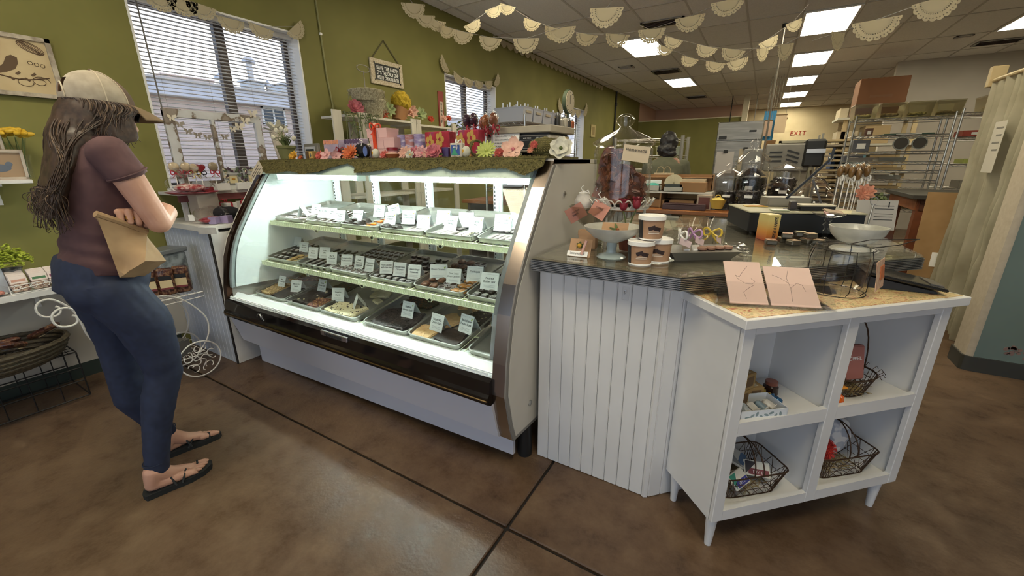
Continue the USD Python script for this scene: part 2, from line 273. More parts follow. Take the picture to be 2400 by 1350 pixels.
# ---- outside: the pale clapboard building across the yard
SIDING = pm('siding', '#cdb8ac', .7); bldg = thing('neighbouring_building', 'pale clapboard building seen through the window blinds', 'building', (-11, 0, 0))
for i in range(17): obj('siding_board', Polygon and ext_y([(0, .2+.16*i-.1), (.03, .2+.16*i-.1), (.012, .36+.16*i-.1), (0, .36+.16*i-.1)], -8, 26), SIDING, bldg, smooth=False)
obj('wall_core', bx(-6, 0, -8, 26, 0, 2.8), SIDING, bldg); obj('fascia', bx(-6, .25, -8, 26, 2.72, 3.0, .01), pm('fascia', '#c8c6ca', .6), bldg); obj('roof_edge', bx(-6, .29, -8, 26, 3.0, 3.05), pm('roof_edge', '#b9b0a8', .6), bldg)
wf = obj('building_window', [bx(0, .06, 6.3, 6.34, 2.3, 2.72), bx(0, .06, 6.86, 6.9, 2.3, 2.72), bx(0, .06, 6.3, 6.9, 2.28, 2.32), bx(0, .06, 6.3, 6.9, 2.68, 2.72), bx(0, .05, 6.58, 6.62, 2.3, 2.7)], TRIM, bldg); obj('dark_pane', bx(.005, .035, 6.34, 6.86, 2.32, 2.68), pm('far_glass', '#4d5258', .15), bldg)
VENT = pm('galvanised', '#a9a7a6', .4, 1)
def stack(y, r, h, capr, label): 
    t = thing('roof_vent', label, 'roof vent', (-11.6, y, 3.05)); obj('pipe', lathe([(0, 0), (r, 0), (r, h), (0, h)], 12), VENT, t); obj('cap', lathe([(0, h), (capr, h), (capr*.9, h+.06), (capr*.3, h+.14), (0, h+.15)], 12), VENT, t)
stack(5.85, .08, .26, .17, 'short capped roof vent on the building outside'); stack(6.55, .07, .75, .16, 'tall capped flue pipe on the roof outside'); stack(6.95, .05, .25, .08, 'thin stub vent on the roof outside, rightmost')
t = thing('roof_unit', 'boxy metal air unit on the roof outside', 'air unit', (-11.7, 6.6, 3.05)); obj('cabinet', bx(-.2, .2, -.2, .2, 0, .3, .01), VENT, t); obj('lid', bx(-.24, .24, -.24, .24, .3, .33), VENT, t)
t = thing('roof_unit', 'low brown parapet box on the roof outside', 'air unit', (-11.5, 5.0, 3.05)); obj('cabinet', bx(-.2, .2, -.5, .5, 0, .14, .01), SIDING, t); obj('lid', bx(-.22, .22, -.52, .52, .14, .16), SIDING, t)
t = thing('roof_unit', 'wide air unit at the right end of the roof outside', 'air unit', (-11.8, 7.6, 3.05)); obj('cabinet', bx(-.3, .3, -.35, .4, 0, .34, .01), VENT, t); obj('lid', bx(-.33, .33, -.38, .43, .34, .37), VENT, t)
solo('ground', bx(-40, WX-.3, -30, 40, -.4, -.3), pm('yard', '#8f887c', .9), None, None, kind='structure')
# ---- ceiling vents
def vent(u, v, sx, sy, label, plain=False):
    p = PZ(u, v, CEIL); t = thing('ceiling_vent', label, 'air vent', (p[0], p[1], CEIL-.004))
    obj('frame', [bx(-sx, sx, -sy, -sy+.03, -.012, 0), bx(-sx, sx, sy-.03, sy, -.012, 0), bx(-sx, -sx+.03, -sy, sy, -.012, 0), bx(sx-.03, sx, -sy, sy, -.012, 0)], STEEL if not plain else TEE, t)
    obj('dark_throat', bx(-sx+.03, sx-.03, -sy+.03, sy-.03, -.004, -.001), BLACK if not plain else TEE, t)
    for i in range(5): obj('louvre', mv(bx(-sx+.03, sx-.03, -.012, .012, -.001, .001), (0, -sy+.05+(2*sy-.1)*i/4, -.012), rx=35), STEEL if not plain else TILES[2], t)
vent(1556, 52, .28, .14, 'dark ceiling diffuser partly behind the doily garland'); vent(1562, 167, .27, .2, 'square ceiling diffuser with bright louvres by the far troffer'); vent(1632, 227, .27, .22, 'farthest dark ceiling diffuser near the pink alcove')
vent(1468, 157, .14, .1, 'small flat return grille in a ceiling tile', True); vent(2340, 97, .27, .16, 'dark ceiling diffuser at the right edge of the picture'); vent(2260, 84, .10, .06, 'faint small grille in the right ceiling', True)
# ---- the refrigerated candy case
PROF = [(1.665, 1.362), (1.575, 1.25), (1.43, 1.04), (1.335, .885), (1.29, .77), (1.25, .57), (1.237, .43), (1.275, .26), (1.30, .185)]
def off(pr, d): return list(Polygon(pr+[(2.2, .10), (2.2, 1.362)]).buffer(-d, join_style=2).exterior.coords)
CASEW = nm('case_enamel', [(.3, '#b9b4a9'), (.7, '#c1bcb1')], 6, .4); CASEB = pm('case_base_white', '#c4c4cb', .4); INT = pm('case_interior', '#dfe6e6', .35); MINT = pm('case_canopy', '#c3d6c8', .4)
DARKMIR = pm('black_glass_trim', '#120e0c', .08); BRONZE = pm('bronze_trim', '#4a352a', .22, 1); GOLD = pm('gold_line', '#8a7350', .3, 1); BRUSH = pm('brushed_trim', '#9d8f84', .22, 1)
case = thing('display_case', 'long curved-glass refrigerated display case full of chocolates', 'display case')
full = Polygon(PROF+[(2.2, .10), (2.2, 1.362)])
obj('end_panel', ext_x(full.buffer(-.02, join_style=2), -.79, -.765), CASEW, case, smooth=False); obj('end_panel', ext_x(full.buffer(-.004, join_style=2), -2.985, -2.955), CASEW, case, smooth=False)
rim = full.difference(full.buffer(-.035, join_style=2)).difference(sbox(2.1, -1, 3, 3))
obj('end_trim', ext_x(rim, -.835, -.775), BRUSH, case, label='brushed metal edge trim', smooth=False); obj('end_trim', ext_x(rim, -2.965, -2.925), BRONZE, case, smooth=False)
obj('edge_strip', ext_x(full.difference(full.buffer(-.03, join_style=2)).intersection(sbox(1.2, .1, 2.1, 1.34)), -.775, -.768), pm('grey_strip', '#77736d', .5), case, smooth=False)
gl = Polygon(PROF[:6]).buffer(0); c_in = [(y+.022, z) for y, z in PROF[:6]]
def curve(pr, n=40):
    pr = np.array(pr); t = np.r_[0, np.cumsum(np.linalg.norm(np.diff(pr, axis=0), axis=1))]; s = np.linspace(0, t[-1], n)
    from scipy.interpolate import PchipInterpolator
    return list(zip(PchipInterpolator(t, pr[:, 0])(s), PchipInterpolator(t, pr[:, 1])(s)))
cg = curve(c_in); obj('curved_glass', ext_x(Polygon(cg+[(y+.005, z) for y, z in cg[::-1]]), -2.925, -.835), pane('case_glass', (.96, .985, .975), 0., 1.42), case, smooth=40)
for x0, x1 in ((-2.925, -2.905), (-.86, -.835)): obj('inner_liner', ext_x(Polygon([(y+.03, z) for y, z in cg]+[(2.13, .53), (2.13, 1.33)]), x0, x1), INT, case, smooth=False)
for x0, x1 in ((-2.905, -2.9), (-.845, -.84)): obj('glass_gasket', ext_x(Polygon(cg+[(y+.02, z) for y, z in cg[::-1]]), x0-.02, x1), pm('gasket', '#8d9696', .5), case, smooth=False)
obj('canopy', [ext_x([(1.645, 1.36), (1.60, 1.285), (1.66, 1.285), (2.13, 1.34), (2.13, 1.36)], -2.905, -.86)]+[bx(-2.9, -.86, 1.607+.018*i, 1.612+.018*i, 1.288+.03*i, 1.296+.03*i) for i in range(2)], MINT, case, smooth=False)
obj('top_deck', bx(-2.98, -.775, 1.66, 2.2, 1.345, 1.365), CASEW, case, smooth=False)
TUBE = em('case_tube', (.90, 1., .97), TUBES)
for x0, x1 in ((-2.78, -2.0), (-1.88, -.87)): obj('fluorescent_tube', axes(trimesh.creation.cylinder(.014, x1-x0, sections=12), (0, 1, 0), (0, 0, 1), (1, 0, 0), ((x0+x1)/2, 1.655, 1.268)), TUBE, case)
for xx in (-2.79, -1.99, -1.89, -.868): obj('tube_holder', bx(xx-.008, xx+.008, 1.63, 1.68, 1.252, 1.29), INT, case)
# lower body: ledge, black band with a gold line, nameplate, white base, kick plate
obj('front_ledge', ext_x([(1.30, .535), (1.262, .50), (1.25, .49), (1.43, .46), (1.43, .49), (1.32, .50)], -2.9, -.84), INT, case, smooth=False)
obj('vent_strip', [bx(-2.9, -.84, 1.253, 1.258, .515, .520), bx(-2.9, -.84, 1.245, 1.25, .500, .504)]+[bx(-2.9+.03*i, -2.875+.03*i, 1.248, 1.254, .504, .515) for i in range(68)], INT, case, smooth=False)
obj('bumper', ext_x([(1.245, .50), (1.222, .49), (1.218, .435), (1.205, .425), (1.205, .395), (1.23, .38), (1.32, .38), (1.32, .49)], -2.925, -.835), DARKMIR, case, smooth=False)
obj('bumper_line', bx(-2.925, -.835, 1.198, 1.21, .408, .416, .003), GOLD, case)
npl = obj('nameplate', bx(-1.91, -1.70, 1.210, 1.222, .475, .502, .002), pm('plate_silver', '#c6c2c8', .3, 1), case, label='silver maker plate')
obj('lettering', xy_to(text('HUSSMANN', .017, .19, .003), (-1.805, 1.209, .480), (1, 0, 0), (0, -1, 0)), INK, npl, smooth=False)
obj('logo', [xy_to(trimesh.creation.torus(.02, .0025, 16, 6), (-2.52, 1.2165, .455), (1, 0, 0), (0, -1, .1)).slice_plane((-2.52, 1.2, .455), (0, 0, 1)), rod((-2.50, 1.216, .48), (-2.47, 1.216, .44), .002), rod((-2.475, 1.216, .478), (-2.49, 1.216, .445), .002)], STEEL, case)
obj('base_panel', ext_x([(1.23, .385), (1.285, .19), (1.38, .185), (1.38, .385)], -2.925, -.835), CASEB, case, smooth=False)
obj('kick_plate', axes(ext(Polygon([(-2.9, .0), (-.81, .05), (-.81, .20), (-2.9, .2)]), .02), (1, 0, 0), (0, 0, 1), (0, -1, 0), (0, 1.385, 0)), CASEB, case, smooth=False)
obj('leg_foot', lathe([(0, 0), (.035, 0), (.03, .19), (0, .19)], 12, (-.80, 1.46, 0)), BLACK, case); obj('leg_foot', lathe([(0, 0), (.035, 0), (.03, .19), (0, .19)], 12, (-2.7, 2.0, 0)), BLACK, case)
obj('body', [bx(-2.93, -.83, 1.40, 2.15, .19, .46), bx(-2.93, -.83, 2.13, 2.18, .19, .56)], CASEW, case, smooth=False)
for (py, pz) in ((1.76, 1.21), (1.44, .30)): obj('lock', axes(lathe([(0, 0), (.013, 0), (.013, .006), (.006, .008), (0, .008)], 14), (0, 1, 0), (0, 0, 1), (1, 0, 0), (-.766, py, pz)), STEEL, case)
obj('rear_glass', bx(-2.9, -.86, 2.145, 2.15, .56, 1.345), PANE, case)
for xx in (-2.86, -2.42, -1.91, -1.365, -.90):
    p = obj('pilaster', [bx(xx-.018, xx+.018, 2.115, 2.14, .5, 1.345), bx(xx+.018, xx+.034, 2.125, 2.14, .5, 1.345)], INT, case, smooth=False)
    obj('slot', [bx(xx-.012, xx-.004, 2.1135, 2.1155, z, z+.014) for z in np.arange(.6, 1.3, .024)], BLACK, p, smooth=False)
# shelves: (front y, front z, back y)
SH = {'bottom': (1.375, .492, 1.84, .165), 'middle': (1.50, .712, 1.97, .165), 'top': (1.605, .974, 2.06, .165)}
def sz(k, y): a = SH[k]; return a[1]+a[3]*(y-a[0])
CREAM = pm('cream_rail', '#d9dfc0', .4)
for k, (y0, z0, y1, s) in SH.items():
    zb = sz(k, y1); sh = obj(f'{k}_shelf', [rod((x, y0, z0-.004), (x, y1, zb-.004), .0022, 4) for x in np.arange(-2.89, -.86, .028)]+[bx(-2.9, -.86, y, y+.006, sz(k, y)-.012, sz(k, y)-.006) for y in (y0+.02, y0+.16, y0+.3, y1-.01)], CREAM, case, smooth=False)
    rail = []
    for i in range(4):
        xa, xb = -2.895+.51*i, -2.895+.51*i+.47
        rail += [bx(xa, xb, y0-.014, y0-.010, z0-.004, z0+.001), bx(xa, xb, y0-.014, y0-.010, z0-.030, z0-.025)]+[bx(x, x+.007, y0-.014, y0-.011, z0-.027, z0-.002) for x in np.arange(xa, xb, .018)]
        if k != 'bottom': rail += [mv(bx(-.02, .02, -.003, .003, -.012, .004), (xb+.02, y0-.006, z0-.028), ry=20), mv(bx(-.02, .02, -.003, .003, -.012, .004), (xb+.035, y0-.006, z0-.028), ry=-25)]
    obj('price_rail', rail+[bx(-2.9, -.86, y0-.006, y0, z0-.03, z0-.001)] if k != 'bottom' else rail, CREAM, sh, smooth=False)
    if k != 'bottom':
        for xx in (-2.42, -1.91, -1.365): obj('bracket', ext_x([(2.12, zb-.09), (2.12, zb-.012), (y0+.02, z0-.012), (y0+.02, z0-.025)], xx-.002, xx+.002), INT, sh, smooth=False)
# sheet pans
PAN = nm('aluminium_pan', [(.3, '#9a9892'), (.7, '#b4b2ac')], 5, .38, metal=.85)
def pan_mesh(w, d, h=.022):
    o = sbox(-w/2, -d/2, w/2, d/2).buffer(-.03).buffer(.03, 4); i_ = o.buffer(-.009); lip = [o.buffer(.004).difference(i_.buffer(-.001))]
    wall = o.difference(o.buffer(-.0025))
    return [ext(wall, h, (0, 0, .001)), ext(o.buffer(-.001), .0015), ext(o.buffer(.005).difference(o.buffer(-.002)), .003, (0, 0, h-.001))]
PXS = {'bottom': [-2.70, -2.35, -2.01, -1.625, -1.29, -.995+.06], 'middle': [-2.71, -2.37, -2.035, -1.69, -1.35, -1.015], 'top': [-2.715, -2.37, -2.025, -1.68, -1.345, -1.015]}
ROWS = ['front', 'second', 'third', 'fourth', 'fifth', 'sixth', 'seventh', 'eighth']
ORD2 = ['one', 'two', 'three', 'four', 'five', 'six', 'seven', 'eight']
ORD = ['first', 'second', 'third', 'fourth', 'fifth', 'sixth']
pan0 = None; TILT = math.degrees(math.atan(.165))
pans = {}
for k in SH:
    y0 = SH[k][0]
    for i, xc in enumerate(PXS[k]):
        if k == 'bottom' and i == 5: xc = -1.03+.06
        lab = f'aluminium sheet pan on the {k} shelf of the case, {ORD[i]} from the left'; loc = (xc, y0+.235, sz(k, y0+.235)+.001)
        w = .325 if i < 5 else .2 if k == 'bottom' else .298
        if pan0 is None or i == 5:
            t = thing('sheet_pan', lab, 'tray', loc, group=f'sheet pans on the {k} shelf', rot=(TILT, 0, 0)); obj('pan', pan_mesh(w, .445), PAN, t); pan0 = pan0 or t
        else: dup(pan0, loc, label=lab, group=f'sheet pans on the {k} shelf', rot=(TILT, 0, 0))
        pans[k, i] = (xc, y0)
# ---- what lies in the pans
def on(k, x, y, dz=0): return (x, y, sz(k, y)+.004+dz)
CHOC = {n: nm('choc_'+n, st, sc, ro, 5, b) for n, st, sc, ro, b in (
    ('dark', [(.3, '#1d1512'), (.7, '#33261f')], 40, .4, .2), ('bark', [(.3, '#1b1413'), (.55, '#2d2320'), (.72, '#54463f')], 60, .45, .5), ('milk', [(.3, '#3b241a'), (.7, '#56382a')], 40, .4, .2), ('mauve', [(.3, '#6a605f'), (.7, '#857a79')], 25, .5, .2),
    ('nut', [(.3, '#6d5433'), (.5, '#a88a5a'), (.7, '#d0b98a')], 90, .6, .8), ('white', [(.3, '#b9ad88'), (.7, '#d3cbab')], 30, .55, .4), ('toffee', [(.3, '#b7905f'), (.7, '#c9a97c')], 50, .55, .3), ('caramel', [(.3, '#7a4c1e'), (.7, '#a8752f')], 60, .4, .5), ('red', [(.3, '#4a2a22'), (.6, '#7a4a3a'), (.8, '#b08a70')], 70, .5, .6), ('pecan', [(.3, '#4e3023'), (.7, '#80563e')], 60, .45, .5))}
CUP = pm('paper_cup', '#c9c4c4', .6)
def shard(w, d, seed, h=.011, n=7):
    q = random.Random(seed); P = [(w/2*(1+q.uniform(-.16, .1))*math.copysign(abs(math.cos(a))**.45, math.cos(a)), d/2*(1+q.uniform(-.16, .1))*math.copysign(abs(math.sin(a))**.45, math.sin(a))) for a in [2*math.pi*(i+q.uniform(-.25, .25))/(2*n) for i in range(2*n)]]
    pg = Polygon(P).buffer(0); m = ext(pg, h*.6); top = mv(ext(pg.buffer(-.004), h*.4), (0, 0, h*.58)); m = trimesh.util.concatenate([m, top]); return m
def bits(w, d, n, seed, r=.004, z=.011, flat=.6):
    q = random.Random(seed); ms = []
    for i in range(n):
        m = trimesh.creation.icosahedron(); m.apply_scale((r*q.uniform(.6, 1.3), r*q.uniform(.6, 1.6), r*flat)); ms.append(mv(m, (q.uniform(-w/2, w/2)*.88, q.uniform(-d/2, d/2)*.88, z), rz=q.uniform(0, 180)))
    return ms
def bark(k, x, y, w, d, rz, mat, lab, bitmat=None, nb=0, seed=1, r=.004, dz=0, cat='chocolate bark'):
    t = thing('chocolate_bark', lab, cat, on(k, x, y, dz), rot=(TILT*math.cos(math.radians(rz)), 0, rz)); h = .012
    obj('slab', shard(w, d, seed, h), CHOC[mat], t)
    if nb: obj('nuts', bits(w, d, nb, seed, r, h), CHOC[bitmat], t, kind='stuff')
B = 'bottom'
bark(B, -2.80, 1.53, .13, .26, 5, 'nut', 'golden nut-covered bark at the left end of the bottom shelf', 'nut', 160, 1, .006)
bark(B, -2.64, 1.50, .16, .20, -4, 'dark', 'dark smooth bark slab beside the golden nut bark', None, 0, 2); bark(B, -2.72, 1.73, .2, .13, 10, 'pecan', 'pecan-topped bark at the back of the first bottom pan', 'nut', 60, 3)
bark(B, -2.40, 1.52, .19, .22, 6, 'dark', 'dark bark with a few pale nuts in the second bottom pan', 'white', 6, 4, .009); bark(B, -2.27, 1.47, .13, .12, 12, 'red', 'reddish nut-sprinkled bark at the front of the second bottom pan', 'nut', 50, 5)
bark(B, -2.30, 1.70, .20, .14, -8, 'bark', 'dark rough bark at the back of the second bottom pan', 'red', 40, 6)
bark(B, -2.03, 1.47, .28, .15, 3, 'white', 'cream white bark with dark flecks filling the third bottom pan', 'bark', 50, 7, .0045); bark(B, -1.97, 1.70, .14, .10, 20, 'white', 'broken cream bark pieces behind the white slab', 'white', 20, 8); bark(B, -1.92, 1.62, .09, .05, -20, 'white', 'small loose shard of cream bark'); bark(B, -2.08, 1.75, .06, .06, 30, 'white', 'small cream shard at the back of the third bottom pan')
bark(B, -1.63, 1.50, .29, .21, 2, 'bark', 'big dark salted bark slab in the fourth bottom pan', 'bark', 130, 9, .005); bark(B, -1.64, 1.70, .22, .14, 12, 'bark', 'broken dark salted bark behind the big slab', 'pecan', 70, 10, .006)
bark(B, -1.385, 1.46, .13, .13, 8, 'toffee', 'tan cream bark slab at the front of the fifth bottom pan', 'toffee', 20, 11); bark(B, -1.33, 1.60, .16, .12, -30, 'toffee', 'tan cream bark slab at the middle of the fifth bottom pan', None, 0, 12); bark(B, -1.36, 1.74, .06, .04, 30, 'toffee', 'small tan bark chip at the back, left of its pair'); bark(B, -1.28, 1.75, .06, .04, -35, 'toffee', 'small tan bark chip at the back, right of its pair')
bark(B, -1.225, 1.46, .17, .13, -5, 'dark', 'smooth dark chile bark slab at the front right', 'bark', 8, 13, dz=.001); bark(B, -1.20, 1.66, .15, .16, 8, 'bark', 'dark chile bark slab behind its price card', 'white', 14, 14, .005)
bark(B, -.99, 1.60, .09, .05, 10, 'dark', 'last dark piece left in the nearly empty pan', 'white', 5, 15)
def candy_proto(name, label, cat, body, bm, cup=True, top=None, tm=None):
    t = thing(name, label, cat, (0, 0, 0)); obj('chocolate', body, bm, t)
    if cup: obj('paper_cup', [lathe([(.0165, .0), (.019, .017), (.0182, .017), (.0160, .001)], 12)], CUP, t)
    if top: obj('drizzle', top, tm, t, kind='stuff')
    return t
dome = lambda a, b, h: mv(trimesh.creation.icosphere(2, 1.0), s=None) if 0 else cat_([trimesh.creation.icosphere(2, 1)])
def pillow(w, d, h):
    m = trimesh.creation.icosphere(2, 1.); v = m.vertices; v = np.sign(v)*np.abs(v)**.55; m.vertices = v*[w/2, d/2, h/2]+[0, 0, h/2]; return m
dz_ = [rod((-.011+.007*i, -.012, .0175), (-.007+.007*i, .012, .0175), .0012, 4) for i in range(4)]
PRO = {}
def fill(k, xs, ys, kind, label, group, jit=.002, rz=0, skip=()):
    """one pan's rows of one kind of chocolate, all alike"""
    spec = {'caramel': (lambda: candy_proto('caramel', '', 'caramel', pillow(.03, .03, .017), CHOC['dark'], True, dz_, CHOC['milk'])), 'square': (lambda: candy_proto('caramel_square', '', 'caramel', pillow(.034, .034, .015), CHOC['dark'], False, dz_, CUP)),
            'cluster': (lambda: candy_proto('nut_cluster', '', 'chocolate', bumpy(pillow(.045, .04, .02), .006, 60, 3), CHOC['pecan'], False, bits(.03, .028, 9, 4, .005, .017), CHOC['nut'])), 'tortuga': (lambda: candy_proto('turtle', '', 'chocolate', bumpy(pillow(.046, .036, .018), .005, 70, 5), CHOC['caramel'], True, bits(.03, .025, 14, 6, .004, .016), CHOC['caramel'])),
            'oval': (lambda: candy_proto('chocolate_oval', '', 'chocolate', pillow(.03, .075, .012), CHOC['mauve'], False)), 'bar': (lambda: candy_proto('chocolate_bar', '', 'chocolate', bx(-.013, .013, -.04, .04, 0, .010, .003), CHOC['dark'], False, [rod((-.010, -.035+.012*i, .0105), (.010, -.03+.012*i, .0105), .0012, 4) for i in range(6)], CUP)),
            'slice': (lambda: candy_proto('orange_slice', '', 'candied orange', ext(Point(0, 0).buffer(.034, 10).intersection(sbox(-1, 0, 1, 1)), .006), pm('candied_orange', '#c9701a', .35), False, [mv(ext(Point(0, 0).buffer(.0345, 10).intersection(sbox(-1, 0, 0, 1)), .0075), (0, 0, -.0006))], CHOC['mauve'])), 'rocky': (lambda: candy_proto('rocky_cluster', '', 'chocolate', bumpy(pillow(.05, .05, .03), .010, 45, 8), CHOC['bark'], False, bits(.036, .036, 7, 9, .007, .024), CUP)), 'wrapper': (lambda: candy_proto('wrapped_bar', '', 'chocolate', bx(-.022, .022, -.04, .04, 0, .009, .002), CHOC['milk'], False, [bx(-.0225, .0225, -.04+.026*i, -.028+.026*i, -.0002, .0095) for i in range(3)], CUP)),
            'gold': (lambda: candy_proto('wrapped_square', '', 'caramel', bx(-.018, .018, -.018, .018, 0, .011, .003), pm('tan_square', '#a88a58', .5), False))}[kind]
    n = 0; base = label
    for j, y in enumerate(ys):
        for i, x in enumerate(xs):
            if (i, j) in skip: continue
            loc = on(k, x+rnd.uniform(-jit, jit), y+rnd.uniform(-jit, jit)); r = rz+rnd.uniform(-7, 7)
            label = f'{base}, {ROWS[j]} row, {ORD2[i]} from left'
            if kind not in PRO:
                t = PRO[kind] = spec(); t.SetCustomDataByKey('label', label); t.SetCustomDataByKey('group', group); xf = UsdGeom.Xformable(t); xf.ClearXformOpOrder(); t.GetAttribute('xformOp:translate').Set(Gf.Vec3d(*map(float, loc))); xf.SetXformOpOrder([UsdGeom.XformOp(t.GetAttribute('xformOp:translate'))]); xf.AddRotateXYZOp().Set(Gf.Vec3f(TILT, 0, 0))
            else: dup(PRO[kind], loc, label=label, group=group, rot=(TILT, 0, r))
            n += 1
R = lambda a, b, n: np.linspace(a, b, n)
Mi, To = 'middle', 'top'
fill(Mi, R(-2.83, -2.72, 3), R(1.56, 1.80, 5), 'square', 'dark square caramel in the first middle pan', 'dark squares, first middle pan')
fill(Mi, R(-2.66, -2.59, 2), R(1.55, 1.63, 3), 'gold', 'tan square candy in the first middle pan', 'tan squares, first middle pan'); fill(Mi, R(-2.49, -2.25, 5), R(1.55, 1.78, 4), 'bar', 'drizzled dark bar in the second middle pan', 'drizzled bars, second middle pan')
fill(Mi, R(-2.18, -1.93, 7), R(1.545, 1.86, 7), 'caramel', 'dark round caramel in the third middle pan', 'cupped caramels, third middle pan'); fill(Mi, R(-1.82, -1.57, 6), R(1.55, 1.86, 6), 'square', 'dark square caramel in the fourth middle pan', 'dark squares, fourth middle pan', skip=((0, 4), (3, 5)))
fill(Mi, R(-1.46, -1.40, 2), R(1.56, 1.88, 6), 'cluster', 'pecan cluster in the fifth middle pan', 'pecan clusters, fifth middle pan'); fill(Mi, R(-1.345, -1.30, 2), R(1.55, 1.88, 8), 'caramel', 'dark cupped caramel in the fifth middle pan', 'cupped caramels, fifth middle pan'); fill(Mi, R(-1.25, -1.205, 2), R(1.55, 1.72, 4), 'tortuga', 'golden nut turtle in the fifth middle pan', 'golden turtles, fifth middle pan')
fill(Mi, R(-1.12, -.92, 5), R(1.55, 1.80, 6), 'square', 'dark square in the last middle pan', 'dark squares, last middle pan')
fill(To, R(-2.85, -2.58, 6), R(1.66, 1.86, 3), 'wrapper', 'striped wrapped bar in the first top pan', 'striped bars, first top pan'); fill(To, R(-2.48, -2.26, 5), R(1.66, 1.86, 3), 'bar', 'drizzled bar in the second top pan', 'drizzled bars, second top pan')
fill(To, R(-2.15, -2.06, 2), R(1.66, 1.72, 2), 'rocky', 'rough rocky cluster in the third top pan', 'rocky clusters, third top pan'); fill(To, R(-2.0, -1.90, 2), R(1.645, 1.80, 4), 'slice', 'chocolate-dipped candied orange slice of the top shelf', 'orange slices on the top shelf')
fill(To, R(-1.82, -1.74, 2), R(1.66, 1.78, 2), 'rocky', 'rough rocky cluster in the fourth top pan', 'rocky clusters, fourth top pan'); fill(To, R(-1.66, -1.56, 4), R(1.68, 1.78, 2), 'oval', 'pale oval chocolate in the fourth top pan', 'pale ovals, fourth top pan', rz=-18)
fill(To, R(-1.46, -1.36, 4), R(1.68, 1.78, 2), 'oval', 'pale oval chocolate at the left of the fifth top pan', 'pale ovals, fifth top pan', rz=-18); bark(To, -1.28, 1.68, .07, .10, -15, 'white', 'cream bark with dark flecks in the fifth top pan', 'bark', 12, 31); bark(To, -1.215, 1.67, .07, .09, -10, 'bark', 'cacao nib bark in the fifth top pan', 'white', 16, 32)
fill(To, R(-1.11, -.97, 5), R(1.69, 1.80, 2), 'oval', 'pale oval chocolate in the last top pan', 'pale ovals, last top pan', rz=-20)
# ---- folded price cards
CARD = pm('card_stock', '#c4cac9', .7); FINE = pm('fine_print', '#9a9fa2', .8); LEAF = pm('leaf_green', '#8aa84a', .7)
def card(k, u, v, lines, label, w=.075, h=.07, yaw=12, leaf=False, roll=0, two=False):
    d = ray(u, v); a = SH[k]; t_ = (a[1]+.012-a[3]*a[0]-CH_)/(d[2]-a[3]*d[1]); p = EYE+d*t_
    t = thing('price_card', label, 'price card', (p[0], p[1], p[2]+.004), rot=(0, roll, yaw))
    al = math.radians(20); top = np.array([0, h*math.sin(al), h*math.cos(al)])
    obj('front_leaf', Polygon and axes(bx(-w/2, w/2, 0, h, -.0004, .0004), (1, 0, 0), (0, math.sin(al), math.cos(al)), (0, -math.cos(al), math.sin(al)), (0, 0, 0)), CARD, t, smooth=False)
    be = math.radians(28); obj('back_leaf', axes(bx(-w/2, w/2, 0, h*1.05, -.0004, .0004), (1, 0, 0), (0, math.sin(be), -math.cos(be)), (0, math.cos(be), math.sin(be)), top), CARD, t, smooth=False)
    P = lambda m, yy, xx=0: axes(m, (1, 0, 0), (0, math.sin(al), math.cos(al)), (0, -math.cos(al), math.sin(al)), np.array([xx, yy*math.sin(al)-.0006*math.cos(al), yy*math.cos(al)+.0006*math.sin(al)]))
    if lines:
        ms = [P(text(s, h*.115, w*.82), h*(.62-.19*i)) for i, s in enumerate(lines)]; obj('lettering', ms, INK, t, smooth=False)
    obj('fine_print', [P(bx(-w*.34+.004*(i % 2), w*.34-.006*(i % 2), 0, h*.02, 0, .0003), h*(.26-.055*i)) for i in range(3)]+[P(bx(-w*.42, w*.42, 0, h*.012, 0, .0003), h*.88)], FINE, t, smooth=False)
    if leaf: obj('leaf_emblem', P(ext(affinity.rotate(affinity.scale(Point(0, 0).buffer(1, 6), w*.07, w*.04), 50), .0003), h*.8, w*.36), LEAF, t, smooth=False)
    return t
CH_ = 1.35
